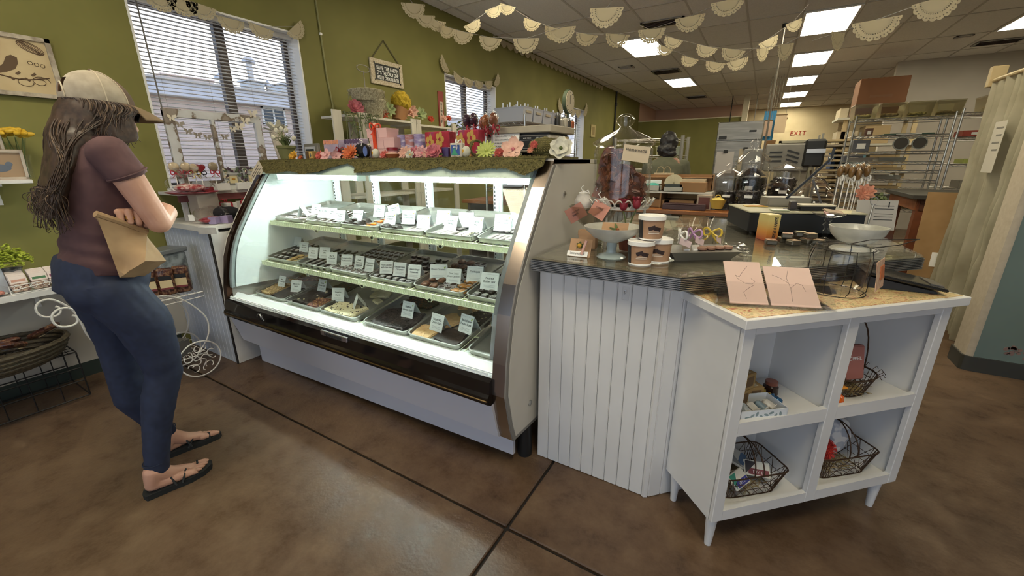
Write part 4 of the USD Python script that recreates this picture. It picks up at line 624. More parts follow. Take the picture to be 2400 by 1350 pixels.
hips = [ell((-2.095, .468, .90), (.095, .092, .095)), ell((-2.225, .482, .90), (.093, .088, .093)), ell((-2.16, .535, .93), (.165, .112, .105)), loft([(.90, -2.16, .50, .165, .13, 0), (1.0, -2.16, .505, .155, .118, 0), (1.03, -2.16, .515, .148, .112, 0)])]
shirtS = [(.955, -2.15, .515, .158, .120, -.14), (.985, -2.15, .516, .156, .118, -.12), (1.06, -2.15, .538, .146, .116, 0), (1.16, -2.155, .558, .146, .116, 0), (1.27, -2.16, .583, .165, .130, 0), (1.34, -2.16, .59, .172, .113, 0), (1.40, -2.16, .592, .160, .085, 0), (1.44, -2.16, .598, .105, .066, 0), (1.462, -2.16, .602, .072, .058, .1)]
shR, elR, shL, elL = A3(-1.995, .582, 1.385), A3(-1.945, .655, 1.140), A3(-2.325, .582, 1.385), A3(-2.375, .655, 1.15)
slim = lambda js, d: [(p, max(r-d, .01)) for p, r in js]
def foot(h, deg, s):
    """a bare foot with five toes: heel point on the sole, heading, side (+1: big toe on +x)"""
    a = math.radians(deg); f = A3(math.sin(a), math.cos(a), 0); l = A3(math.cos(a), -math.sin(a), 0)*s; P = lambda y, x, z: A3(h[0], h[1], 0)+f*y+l*x+A3(0, 0, z)
    ms = chain([(P(.045, 0, .105), .036), (P(.032, 0, .052), .028)])+chain([(P(.05, 0, .10), .036), (P(.10, .004, .062), .028), (P(.165, .012, .042), .018)])+chain([(P(.03, 0, .048), .026), (P(.10, -.012, .042), .022), (P(.165, -.022, .036), .014)])+chain([(P(.165, .02, .039), .016), (P(.165, -.026, .035), .012)])
    for i, (x, L, r) in enumerate(((.026, .060, .0125), (.008, .060, .0088), (-.006, .053, .008), (-.019, .044, .0075), (-.031, .034, .007))): ms += chain([(P(.162-.006*i, x*.85, .035), r+.002), (P(.165+L*.6-.006*i, x, .036), r), (P(.165+L-.006*i, x, .030), r*.95)], 12)
    sole = ext(Polygon([(P(y, x, 0)[0], P(y, x, 0)[1]) for y, x in ((-.008, 0), (0, .028), (.05, .033), (.10, .034), (.17, .047), (.23, .043), (.245, .02), (.235, -.01), (.20, -.036), (.15, -.045), (.08, -.036), (0, -.03))]).buffer(-.008).buffer(.008, 6), .024)
    st = [tube([P(.115, .045, .02), P(.10, .026, .062), P(.092, 0, .078), P(.09, -.025, .058), P(.10, -.042, .02)], .0045, 6), tube([P(.10, .045, .02), P(.135, .022, .062), P(.15, .002, .060), P(.135, -.03, .048), P(.12, -.046, .02)], .0045, 6), tube([P(.19, .042, .02), P(.195, .03, .05), P(.192, .014, .046), P(.185, .014, .02)], .004, 6)]
    return ms, sole, st
fR, soleR, stR = foot((-2.047, .405), 9, -1); fL, soleL, stL = foot((-2.285, .545), 9, 1)
# head: skull, face with brow, nose, lips and chin, bowed forward and down
HC = A3(-2.16, .635, 1.565)
def HP(x, y, z):     # head space: x right, y forward, z up, bowed by 18 degrees
    a = math.radians(-20); return HC+A3(x, y*math.cos(a)-z*math.sin(a), y*math.sin(a)+z*math.cos(a))
head = [ell(HC, (.074, .092, .096)), *chain([(HP(0, .035, -.05), .060), (HP(0, .058, -.098), .030)]), *chain([(HP(0, .075, .005), .040), (HP(0, .062, -.06), .044)]), *chain([(HP(0, .098, -.018), .009), (HP(0, .116, -.046), .011)], 12), *chain([(HP(-.018, .094, -.075), .007), (HP(.018, .094, -.075), .007)], 12), ell(HP(.03, .086, -.012), (.014, .010, .010), 12), ell(HP(-.03, .086, -.012), (.014, .010, .010), 12), ell(HP(.074, -.012, -.03), (.010, .020, .032), 12), ell(HP(-.074, -.012, -.03), (.010, .020, .032), 12)]
neck = chain([(A3(-2.16, .585, 1.43), .055), (HP(0, -.015, -.06), .052)])
armR = chain([(shR, .05), (A3(-1.965, .612, 1.29), .047), (elR, .040), (A3(-2.03, .712, 1.165), .038), (A3(-2.19, .735, 1.18), .029)]); armL = chain([(shL, .05), (A3(-2.35, .612, 1.29), .045), (elL, .039), (A3(-2.27, .705, 1.14), .038), (A3(-2.07, .672, 1.155), .029), (A3(-2.035, .65, 1.165), .027)])
# left fist round the bag's rolled top, under the right elbow; right hand laid on the left upper arm
kn = [A3(-1.975, .626, 1.168), A3(-1.968, .604, 1.181), A3(-1.968, .581, 1.187), A3(-1.975, .558, 1.186)]
handL = [m3.Manifold.batch_hull([m3.Manifold.sphere(r, 14).translate(list(map(float, p))) for p, r in ((A3(-2.035, .648, 1.165), .025), (kn[0]-A3(.006, 0, .0), .014), (kn[3]-A3(.006, 0, .0), .013), (A3(-2.02, .60, 1.16), .018))])]
for p, L in zip(kn, (.034, .038, .037, .030)): handL += finger(p, A3(.30, -.10, -.95), A3(.25, .96, 0)/np.linalg.norm([.25, .96]), (L, L*.72, L*.5), .0112, (8, 75, 70))
handL += chain([(A3(-2.01, .635, 1.16), .015), (A3(-1.99, .643, 1.135), .0115), (A3(-1.998, .625, 1.118), .010)], 12)
handR = [m3.Manifold.batch_hull([m3.Manifold.sphere(r, 14).translate(list(map(float, p))) for p, r in ((A3(-2.19, .735, 1.18), .025), (A3(-2.27, .735, 1.21), .014), (A3(-2.27, .735, 1.15), .013))])]
for k in range(4): handR += finger(A3(-2.272, .737, 1.208-.019*k), A3(-1, .05, 0), A3(0, 0, 1.), (.036, .027, .02), .0095, (8, 18, 20))
handR += chain([(A3(-2.21, .735, 1.205), .014), (A3(-2.235, .742, 1.235), .011), (A3(-2.26, .742, 1.245), .0095)], 12)
torso = [loft([(z, cx, cy, rx-.012, ry-.012, tl) for z, cx, cy, rx, ry, tl in shirtS])]
body = melt(chain(slim(legR, .006))+chain(slim(legL, .006))+[ell((-2.16, .52, .93), (.15, .10, .10))]+torso+head+neck+armR+armL+fR+fL, .012, 8)
fine = melt(handL+handR+chain([(A3(-2.09, .682, 1.152), .029), (A3(-2.035, .65, 1.165), .0265)])+chain([(A3(-2.14, .735, 1.175), .029), (A3(-2.19, .735, 1.18), .026)]), .0035, 6)
obj('body', [body, fine], SKIN, W, smooth=True)
legs = melt(chain(legR[:-1]+[(A3(-2.047, .466, .112), .043)])+chain(legL[:-1]+[(A3(-2.284, .585, .125), .042)])+hips, .012, 14)
legs.vertices += legs.vertex_normals*((meshkit.fbm(legs.vertices*A3(14, 14, 30), 3, 2)-.5)*.007)[:, None]; obj('leggings', legs, NAVY, W, smooth=True)
for (p, dy) in ((ra, .0), (la, -.008)): obj('cuff_seam', trimesh.creation.torus(.042, .0022, 24, 6).apply_translation((p[0], p[1]+dy, .145)), NAVY, W)
sl = chain([(shR, .062), (A3(-1.968, .607, 1.315), .060)], 24)+chain([(shL, .062), (A3(-2.345, .607, 1.315), .060)], 24)
cutR = m3.Manifold.cube([.3, .3, .3], True).rotate([18, 0, 0]).translate([-1.93, .64, 1.19-.03]); cutL = m3.Manifold.cube([.3, .3, .3], True).rotate([18, 0, 0]).translate([-2.39, .64, 1.19-.03])
sl = [m3.Manifold.batch_boolean(sl[:1], m3.OpType.Add)-cutR, sl[1]-cutL]
shirt = melt([loft(shirtS)]+sl, .011, 10)
v = shirt.vertices; wv = np.exp(-((v[:, 2]-1.05)/.09)**2); v += shirt.vertex_normals*((np.sin((v[:, 2]*1.0+.55*v[:, 1])*95+5*meshkit.fbm(v*9, 2, 4))*.0045*wv)+(meshkit.fbm(v*16, 3, 3)-.5)*.009)[:, None]; obj('t_shirt', shirt, SHIRT, W, smooth=True)
obj('sleeve_hem', [tube([A3(-1.968, .607, 1.318)+.0615*(A3(1, 0, 0)*math.cos(a)+A3(0, .93, .36)*math.sin(a)) for a in np.arange(24)*math.pi/12], .003, 6, True)], SHIRT, W)
for so, st in ((soleR, stR), (soleL, stL)): s_ = obj('sandal', so, SOLE, W, smooth=False); obj('strap', st, SOLE, s_)
obj('ring', trimesh.creation.torus(.0112, .0014, 16, 6).apply_transform(trimesh.transformations.rotation_matrix(math.radians(70), (0, 1, 0))).apply_translation(kn[2]+A3(.008, -.002, -.022)), pm('gold_ring', '#c79b4a', .25, 1), W)
# cap
def cap_pt(a, t):   # a round the head (0 = front), t up the dome
    r = math.cos(t); return HC+A3(.083*r*math.sin(a), .006+.104*r*math.cos(a), .004+.108*math.sin(t)-.07*(.10*r*math.cos(a)))
na, nt = 36, 9; V = [cap_pt(2*math.pi*i/na, math.pi/2*j/nt) for j in range(nt) for i in range(na)]+[cap_pt(0, math.pi/2)]; Fb, Ff = [], []
for j in range(nt-1):
    for i in range(na):
        a = (i+.5)/na*360; a = a-360 if a > 180 else a; front = abs(a) < 52; hole = abs(abs(a)-180) < 24 and 1 <= j < 4
        if hole: continue
        q4 = (j*na+i, j*na+(i+1) % na, (j+1)*na+(i+1) % na, (j+1)*na+i); (Ff if front else Fb).extend([(q4[0], q4[2], q4[1]), (q4[0], q4[3], q4[2])])
for i in range(na): a = (i+.5)/na*360; a = a-360 if a > 180 else a; (Ff if abs(a) < 52 else Fb).append(((nt-1)*na+i, nt*na, (nt-1)*na+(i+1) % na))
V = np.array(V); cp = obj('cap', trimesh.Trimesh(V, Fb, process=False), CAPB, W, smooth=True); obj('front_panel', trimesh.Trimesh(V, Ff, process=False), CAPF, cp, smooth=True)
obj('seam', [tube([cap_pt(a, t)+(cap_pt(a, t)-HC)*.012 for t in np.linspace(0, 1.5, 10)], .0022, 5) for a in (1.57, -1.57, .91, -.91)], pm('cap_seam', '#b5a892', .85), cp, kind='stuff'); obj('opening_edge', [tube([cap_pt(math.pi-.42*math.cos(u), .02+.5*abs(math.sin(u)))+A3(0, -.001, 0) for u in np.linspace(0, math.pi, 14)], .003, 5)], pm('cap_seam', '#b5a892', .85), cp); obj('button', ball(cap_pt(0, 1.57), .007, 1), CAPF, cp)
P0 = []
for u in np.linspace(-1, 1, 15):
    for w in np.linspace(0, 1, 5): a = u*.95; b = cap_pt(a, .02); o = A3(.02*u, .085*(1-.55*u*u), -.048*(1-.3*u*u)-.018*u*u); P0.append(b+o*w+A3(0, 0, .006*math.sin(w*3.1)))
P0 = np.array(P0); Fq = [(i*5+j, i*5+j+1, (i+1)*5+j+1, (i+1)*5+j) for i in range(14) for j in range(4)]; br = trimesh.Trimesh(np.vstack([P0, P0-A3(0, .001, .004)]), [f for q_ in Fq for f in ((q_[0], q_[2], q_[1]), (q_[0], q_[3], q_[2]))]+[tuple(x+75 for x in f) for q_ in Fq for f in ((q_[0], q_[1], q_[2]), (q_[0], q_[2], q_[3]))], process=False)
obj('brim', br, pm('brim_tan', '#6f5c43', .8), cp, smooth=40); obj('sunglasses', [mv(cb((0, 0, 0), (.05, .006, .036), .01), HP(.034, .104, -.008), rx=-20), mv(cb((0, 0, 0), (.05, .006, .036), .01), HP(-.034, .104, -.008), rx=-20), rod(HP(.06, .10, 0), HP(.079, -.01, .0), .003), rod(HP(-.06, .10, 0), HP(-.079, -.01, .0), .003)], pm('dark_lens', '#0c0f10', .1), W)
# hair: a soft mass under the cap down the back, combed over with strands
q = random.Random(11)
mass = melt([ell(HC+A3(0, -.012, -.02), (.086, .094, .075))]+chain([(A3(-2.16, .60, 1.52), .085), (A3(-2.16, .555, 1.44), .082)])+[m3.Manifold.batch_hull([ell((-2.16, .545, 1.44), (.10, .07, .05), 16), ell((-2.15, .478, 1.33), (.11, .035, .04), 16)]), m3.Manifold.batch_hull([ell((-2.15, .478, 1.33), (.11, .035, .04), 16), ell((-2.14, .425, 1.21), (.09, .024, .04), 16)])]+[m3.Manifold.batch_hull([ell((-2.086, .64, 1.52), (.014, .065, .05), 14), ell((-2.078, .655, 1.455), (.012, .05, .03), 14)])], .012, 10)
mass.vertices += mass.vertex_normals*((meshkit.fbm(mass.vertices*A3(60, 60, 8), 3, 6)-.5)*.012)[:, None]
hr = obj('hair', mass, HAIR, W, smooth=True)
def strand(kind):
    a = q.uniform(.95, math.pi) if kind == 0 else q.uniform(.85, 1.9) if kind == 1 else q.uniform(1.6, math.pi); a *= q.choice((1, 1, -1)); p0 = cap_pt(a, .0)*.985+HC*.015; x0 = p0[0]; w = q.uniform(-.006, .006)
    if kind == 1: zs = q.uniform(1.40, 1.47); pts = [p0, p0+A3(.010*math.sin(a), -.004, -.05), A3(HC[0]+.090*math.sin(a), p0[1]+q.uniform(-.03, .0), zs+.04), A3(HC[0]+.088*math.sin(a)+w, p0[1]+q.uniform(-.06, .015), zs)]
    else:
        xe = -2.145+q.uniform(-.10, .115); ye = q.uniform(.395, .445); ze = q.uniform(1.12, 1.25); pts = [p0, p0+A3(.006*math.sin(a), -.012, -.05), A3(x0*.6+xe*.4, min(p0[1]-.04, .56)-.02, 1.45), A3(xe, .485-q.uniform(0, .02), 1.36), A3(xe+w*2, .448-q.uniform(0, .02), 1.28), A3(xe+q.uniform(-.02, .02), ye, ze+.04), A3(xe+q.uniform(-.02, .02), ye+q.uniform(-.008, .008), ze)]
    pts = np.array(pts); t = np.linspace(0, 1, len(pts)); s = np.linspace(0, 1, 4*len(pts))
    from scipy.interpolate import CubicSpline
    c = CubicSpline(t, pts)(s); c[:, 1] += (.004*np.sin(s*9+q.uniform(0, 6))); c[:, 0] += .003*np.sin(s*11+q.uniform(0, 6))
    return tube(c, np.linspace(.0026, .0008, len(c)), 4)
obj('hair_strands', [strand(0) for _ in range(170)]+[strand(1) for _ in range(110)], HAIR, hr, kind='stuff', smooth=True); obj('light_strands', [strand(0) for _ in range(34)]+[strand(1) for _ in range(22)], HAIRL, hr, kind='stuff', smooth=True)
# the paper bag in her hand
bag = thing('paper_bag', 'folded brown paper bag held under the woman\'s arm', 'bag')
TL, TR, Ba, Bb, Bc = PX(221, 502, -1.955), PX(342, 545, -1.985), PX(280, 651, -1.93), PX(340, 612, -1.885), PX(391, 612, -1.975); Bd = Ba+(Bc-Bb)
ax = (Bb+Ba)/2-(TL+TR)/2; fz = lambda w: (1-w)
th = np.cross(TR-TL, ax); th /= np.linalg.norm(th); th *= .008*np.sign(th[0])
T4 = [TL+th, TR+th, TR-th, TL-th]; B4 = [Ba, Bb, Bc, Bd]; mid = [T4[i]*.45+B4[i]*.55 for i in range(4)]; mid[1] += th*.5; mid[2] = mid[2]-(mid[2]-mid[1])*.15
n = 8; rows = []
for w in np.linspace(0, 1, n):
    ring_ = []
    for i in range(4):
        p, r = T4[i]*(1-w)+B4[i]*w, T4[(i+1) % 4]*(1-w)+B4[(i+1) % 4]*w
        for s in np.linspace(0, 1, 6)[:-1]: ring_.append(p*(1-s)+r*s)
    rows.append(ring_)
V = np.array(rows).reshape(-1, 3); k = 20; Fq = [(i*k+j, i*k+(j+1) % k, (i+1)*k+(j+1) % k, (i+1)*k+j) for i in range(n-1) for j in range(k)]
V = np.vstack([V, np.mean(B4, 0), np.mean(T4, 0)]); Fc = [f for a, b, c, d in Fq for f in ((a, b, c), (a, c, d))]+[((n-1)*k+(j+1) % k, (n-1)*k+j, n*k) for j in range(k)]+[(j, (j+1) % k, n*k+1) for j in range(k)]
bm_ = trimesh.Trimesh(V, Fc, process=False); bm_.fix_normals(); e = np.where((np.arange(len(V)) % k) % 5 == 0, .2, 1.); bm_.vertices += bm_.vertex_normals*((meshkit.fbm(V*28, 3, 8)-.5)*.024*e)[:, None]
PAPERB = nm('bag_kraft', [(.3, '#8e7150'), (.7, '#a5876393'[:7])], 10, .8, 4); obj('bag_body', bm_, PAPERB, bag, smooth=25); obj('rolled_top', tube([TL+th*.5, (TL+TR)/2+A3(.004, 0, .004), TR+th*.5], .012, 8), PAPERB, bag)
def spl(P, n=40):
    from scipy.interpolate import CubicSpline
    P = np.array(P, float); t = np.r_[0, np.cumsum(np.linalg.norm(np.diff(P, axis=0), axis=1))]; return CubicSpline(t, P)(np.linspace(0, t[-1], n))
# ---- left side: counter by the window, deep sill shelf and what stands on them
WOODW = nm('old_white_wood', [(.3, '#bdbab6'), (.7, '#d0cdc9')], 6, .5)
lc = thing('window_counter', 'white beadboard counter between the window and the display case', 'counter')
obj('carcass', bx(-3.68, -3.0, 1.262, 2.2, 0, .925), pm('board_gap', '#9b9a97', .7), lc); beads(lc, (-3.68, 1.262), (-3.003, 1.262), 13, .002, .925, mat=pm('bead_cool', '#b9bfca', .45)); obj('side_board', bx(-3.0, -2.991, 1.252, 1.6, .002, .925), WOODW, lc)
obj('corner_strip', bx(-3.003, -2.991, 1.246, 1.256, .002, .925), pm('dark_seam', '#2a2624', .6), lc); obj('top_board', bx(-3.685, -2.992, 1.232, 2.2, .945, .97, .002), WOODW, lc); obj('front_lip', [bx(-3.685, -3.06, 1.226, 1.236, .935, .968), mv(bx(0, .24, -.005, .005, -.04, 0), (-3.06, 1.224, .962), ry=-4)], WOODW, lc, smooth=False)
ss = thing('sill_shelf', 'white board shelf under the large window behind the counter', 'shelf'); obj('board', bx(-3.69, -3.38, 1.28, 2.12, 1.145, 1.165, .002), WOODW, ss); obj('front_apron', bx(-3.40, -3.385, 1.28, 2.12, 1.10, 1.145), pm('maroon_board', '#6e3a3a', .6), ss); obj('upright', bx(-3.42, -3.40, 1.30, 1.33, .97, 1.145), WOODW, ss); obj('upright', bx(-3.42, -3.40, 2.07, 2.10, .97, 1.145), WOODW, ss)
CHIP = nm('chipped_paint', [(.40, '#8a7f74'), (.47, '#6b5a4a'), (.5, '#b9b9b9'), (.7, '#c3c4c6')], 9, .7, 6)
f = thing('salvaged_window_sash', 'weathered two-pane window sash with chipped white paint on the sill shelf', 'window sash', (-3.50, 0, 0))
for y0, y1, z0, z1 in ((1.345, 1.405, 1.168, 1.70), (1.935, 1.985, 1.168, 1.70), (1.625, 1.65, 1.23, 1.66)): obj('stile', bx(-.016, .016, y0, y1, z0, z1, .003), CHIP, f)
for z0, z1 in ((1.168, 1.235), (1.655, 1.71)): obj('rail', bx(-.015, .015, 1.345, 1.985, z0, z1, .003), CHIP, f)
bf = thing('butterfly_garland', 'string of paper butterflies hung across the weathered sash', 'garland', (-3.475, 0, 0)); bp = [PX(u, v, -3.475) for u, v in ((401, 277), (420, 293), (440, 309), (462, 318), (485, 323), (525, 322), (545, 304), (560, 298), (573, 285), (590, 268))]
obj('string', tube([(0, p[1], p[2]) for p in bp], .001, 4), CORD, bf)
for i, p in enumerate(bp):
    w = .030 if i < 7 else .04; wing = Polygon([(0, 0), (.2, .6), (.9, .8), (1, .2), (.5, -.05), (.7, -.5), (.3, -.55)]); ms = [mv(ext(affinity.scale(wing, s*w, w, origin=(0, 0)), .001), (0, 0, 0), ry=-25*s) for s in (1, -1)]
    obj('butterfly', mv(axes(cat_(ms), (0, 1, 0), (0, 0, 1), (1, 0, 0)), (.004, p[1], p[2]), rx=20*(i % 3-1) if 0 else 0), pm(('butterfly_grey', 'butterfly_cream')[i > 5 or i == 0], ('#8f867b', '#cfc6b4')[i > 5 or i == 0], .8), bf, smooth=False)
RIB = {'red': pm('ribbon_red', '#9a1f2e', .4), 'yellow': pm('ribbon_yellow', '#c9ad3d', .4), 'black': pm('ribbon_black', '#1c1a1c', .5), 'orange': pm('ribbon_orange', '#d8482a', .4), 'white': PAPER, 'lilac': pm('ribbon_lilac', '#b48bb0', .5)}
def bow(t, c, p, s=.03, name='bow'):
    p = np.array(p); L = lambda k: [p+np.array([math.sin(a)*.3, k*math.sin(a), .45*math.sin(2*a)])*s for a in np.linspace(0, math.pi, 9)]
    obj(name, [tube(L(1), .0035*s/.03, 5), tube(L(-1), .0035*s/.03, 5), tube([p, p+np.array([.2, .5, -.7])*s, p+np.array([.2, .9, -1.1])*s], .003*s/.03, 4), tube([p, p+np.array([.2, -.4, -.8])*s, p+np.array([.2, -.8, -1.1])*s], .003*s/.03, 4)], RIB[c], t)
def lollipop(x, y, z, top, kind, c, label, group, mat=None, r=.032):
    t = thing('lollipop', label, 'lollipop', (x, y, z), group=group); H = top-z-r; obj('stick', rod((0, 0, 0), (0, 0, H), .0028, 6), PAPER, t)
    if kind == 'heart': h = [(r*.95*math.sin(a)**3, r*.06*(13*math.cos(a)-5*math.cos(2*a)-2*math.cos(3*a)-math.cos(4*a))) for a in np.linspace(0, 2*math.pi, 30)[:-1]]; m = axes(ext(Polygon(h).buffer(.003), .016), (0, 1, 0), (0, 0, 1), (1, 0, 0), (-.008, 0, H+r*.5))
    else: m = mv(trimesh.creation.icosphere(2, 1.).apply_transform(np.diag([.45*r, r, r, 1])), (0, 0, H+r*.6))
    obj('candy', m, mat or pm('red_candy', '#7c1a22', .2), t); obj('cellophane', bumpy(mv(trimesh.creation.icosphere(2, 1.).apply_transform(np.diag([.6*r+.004, r*1.18, r*1.2, 1])), (0, 0, H+r*.6)), .004, 60, 3), CLEAR, t); bow(t, c, (.006, 0, H-r*.55))
AMB = pm('amber_candy', '#b3a083', .2)
for y, top, k, c, lb, m in ((1.315, 1.345, 0, 'red', 'pale lollipop leftmost of the row before the sash', AMB), (1.385, 1.345, 0, 'red', 'cream flower lollipop, second of the row before the sash', AMB), (1.43, 1.335, 0, 'yellow', 'pale lollipop behind the red heart', AMB), (1.468, 1.34, 'heart', 'black', 'red heart lollipop before the weathered sash', None), (1.555, 1.345, 0, 'red', 'tan round lollipop at the right end of the row', pm('tan_candy', '#8e7f68', .25))): lollipop(-3.44, y, 1.167, top, k, c, lb, 'lollipops on the sill shelf', m)
PLUM = [pm('plum_leaf', '#4a3540', .7), pm('sage_leaf', '#57604a', .7), pm('cream_leaf', '#b9ad93', .7)]
for i, (yc, lb) in enumerate(((1.675, 'leaf-wreathed little framed print nearest the red heart lollipop'), (1.815, 'leaf-wreathed framed print half behind the taped notice'))):
    t = thing('wreath_frame', lb, 'picture frame', (-3.44, yc, 1.167)); obj('back_card', bx(-.006, .0, -.06, .06, 0, .155), pm('pale_card', '#bfc0bd', .6), t); obj('print', bx(.0, .004, -.028, .028, .045, .10), pm('print_cream', '#cdbf96', .7), t); obj('flower_print', ball((.004, 0, .075), .012, 1, (.2, 1.2, .7)), pm('ochre_print', '#a8792a', .7), t)
    obj('print_frame', [bx(0, .006, -.036, -.028, .037, .108), bx(0, .006, .028, .036, .037, .108), bx(0, .006, -.036, .036, .037, .045), bx(0, .006, -.036, .036, .10, .108)], pm('grey_frame', '#8b8781', .5), t)
    q = random.Random(i)
    for k in range(3): obj('leaves', [mv(bumpy(cb((0, 0, 0), (.008, .024, .014), .004), .0, 1), (.006+.003*q.random(), sx, sz_), rx=q.uniform(0, 180)) for sx, sz_ in [((-.05+q.uniform(-.01, .008), q.uniform(.0, .15)) if q.random() < .4 else (.05+q.uniform(-.008, .01), q.uniform(0, .15)) if q.random() < .66 else (q.uniform(-.05, .05), .14+q.uniform(-.01, .014))) for _ in range(13)]], PLUM[k], t, kind='stuff')
# gift boxes, bags and jars on the counter top
def gbox(p, s, rz, mat, label, ribbon=None, lid=None, cat='box', group=None, txt=None):
    t = thing('gift_box', label, cat, p, rz, group); a, b, h = s; obj('carton', bx(-a/2, a/2, -b/2, b/2, 0, h, .002), mat, t)
    if lid: obj('lid', bx(-a/2-.002, a/2+.002, -b/2-.002, b/2+.002, h*.7, h+.002, .001), lid, t)
    if ribbon: r = obj('ribbon', [bx(-.006, .006, -b/2-.003, b/2+.003, -.0, h+.003), bx(-a/2-.003, a/2+.003, -.006, .006, 0, h+.003)], RIB[ribbon], t); bow(t, ribbon, (0, 0, h+.006), .03)
    if txt: obj('printed_line', bx(-a*.3, a*.3, -b/2-.001, -b/2, h*.3, h*.36), INK, t)
    return t
WB = pm('white_box', '#cfcdca', .6)
gbox((-3.33, 1.40, .972), (.14, .13, .185), 0, pm('stand_box', '#a89a8b', .7), 'tan box holding up the dark red tray by the window'); gbox((-3.36, 1.44, 1.167), (.02, .10, .03), 0, pm('dark_red_box', '#7a1c22', .5), 'thin dark red box on the sill shelf edge')
gbox((-3.35, 1.545, .972), (.08, .13, .11), -80, WB, 'white box with red ribbon, left of the lower pair', 'red', txt=1); gbox((-3.35, 1.69, .972), (.08, .12, .11), -80, WB, 'white box with red ribbon, right of the lower pair', 'red', txt=1)
gbox((-3.36, 1.555, 1.167), (.03, .09, .05), 0, WB, 'small white sketched box on the sill shelf under the prints'); gbox((-3.36, 1.70, 1.167), (.03, .10, .05), 0, WB, 'wider white sketched box on the sill shelf under the prints')
CRIM = pm('crimson', '#7d1622', .4)
t = thing('serving_tray', 'dark red tray raised on a box, holding a wrapped red gift', 'tray', (-3.31, 1.34, 1.158)); obj('plate', lathe([(0, 0), (.11, .0), (.15, .012), (.15, .016), (.10, .006), (0, .006)], 28), CRIM, t)
t = thing('cellophane_gift', 'cellophane-wrapped red gift on the dark red tray', 'gift bag', (-3.31, 1.33, 1.168)); obj('filling', bumpy(ball((0, 0, .03), .05, 2, (1.5, 1.8, .55)), .012, 30, 2), nm('red_mix', [(.4, '#8c2228'), (.6, '#c9b8b0')], 40, .4), t); obj('wrap', bumpy(trimesh.creation.icosphere(3, 1.).apply_transform(np.diag([.10, .13, .062, 1])).apply_translation((0, 0, .058)), .018, 26, 5), CLEAR, t); obj('ruffle', bumpy(lathe([(.02, .10), (.06, .15), (.075, .16), (.055, .145), (.018, .10)], 20), .012, 60, 6), CLEAR, t)
t = thing('cellophane_gift', 'clear bag of red candies lying at the counter front', 'gift bag', (-3.14, 1.345, .972)); obj('filling', bumpy(ball((0, 0, .022), .05, 2, (1.5, 1.5, .4)), .01, 40, 3), nm('red_mix2', [(.4, '#7b1f2a'), (.6, '#a8434c')], 50, .3), t); obj('wrap', bumpy(trimesh.creation.icosphere(3, 1.).apply_transform(np.diag([.10, .10, .055, 1])).apply_translation((0, 0, .055)), .018, 30, 8), CLEAR, t); obj('white_tag', mv(bx(-.02, .02, -.001, .001, 0, .04), (-.06, -.09, .02), rz=25), PAPER, t)
t = thing('soft_pouch', 'black cloth pouch slumped behind the lilac boxes', 'pouch', (-3.20, 1.47, .972)); obj('pouch', bumpy(ball((0, 0, .05), .05, 3, (1.5, 1.6, .95)), .014, 20, 9), pm('black_cloth', '#131216', .9), t); obj('pull_tab', tube([(.08, -.02, .05), (.10, -.05, .06), (.09, -.06, .03)], .004, 6), STEEL, t)
t = thing('candle_tin', 'dark tin candle with a gold lid by the case', 'candle', (-3.17, 1.60, .972)); obj('tin', lathe([(0, 0), (.048, 0), (.05, .05), (0, .05)], 28), pm('brown_glass', '#3a2018', .15), t); obj('lid', lathe([(0, .05), (.052, .05), (.052, .066), (.045, .07), (0, .07)], 28), pm('brass', '#a68f5a', .25, 1), t)
LIL = pm('lilac_box', '#8f7f9e', .6)
gbox((-3.08, 1.335, .972), (.055, .05, .045), -60, LIL, 'lilac soap box at the counter edge, left one', group='lilac soap boxes'); gbox((-3.06, 1.40, .972), (.055, .05, .048), -60, LIL, 'lilac soap box at the counter edge, right one', group='lilac soap boxes')
t = thing('dark_bauble', 'small round black bauble beside the lilac boxes', 'bauble', (-3.05, 1.475, .972)); obj('ball', ball((0, 0, .026), .026, 2), pm('black_gloss', '#101014', .2), t); obj('cap', lathe([(0, .05), (.008, .05), (.008, .06), (0, .06)], 10), STEEL, t)
solo('dried_mix', bits(.16, .14, 60, 5, .010, .004, .5), nm('dried_petals', [(.4, '#6b5636'), (.6, '#9a8256')], 60, .8), 'scattered dried petal mix on the counter beside the case', 'dried petals', kind='stuff', loc=(-3.08, 1.62, .972))
# ---- wall shelves at the far left
for nme, x1, y0, y1, z0, lb in (('wall_shelf', -3.38, -.5, .66, .645, 'deep white wall shelf behind the woman at hip height'), ('wall_shelf', -3.45, -.4, .655, 1.255, 'narrow white wall shelf under the bird picture')):
    t = thing(nme, lb, 'shelf'); obj('board', bx(-3.684, x1, y0, y1, z0, z0+(.035 if z0 < 1 else .02), .002), WOODW, t)
    for yb in (y0+.2, y1-.12): obj('bracket', [bx(-3.684, -3.67, yb, yb+.02, z0-.12, z0), bx(-3.684, -3.55, yb, yb+.02, z0-.015, z0)], WOODW, t)
GB = pm('grey_bird', '#5f6672', .7)
t = thing('framed_print', 'small framed blue-grey bird print leaning on the narrow shelf', 'picture frame', (-3.53, .57, 1.277), rot=(0, 12, 0)); obj('board', bx(-.01, .0, -.085, .085, 0, .15), pm('tan_print', '#9b8166', .8), t); obj('frame', [bx(-.012, .008, -.09, -.078, 0, .155), bx(-.012, .008, .078, .09, 0, .155), bx(-.012, .008, -.09, .09, 0, .012), bx(-.012, .008, -.09, .09, .143, .155)], pm('pale_frame', '#b3a596', .6), t); obj('bird_print', [ball((.001, -.01, .06), .03, 1, (.04, 1.6, .7)), ball((.001, .03, .08), .014, 1, (.08, 1, 1))], GB, t)
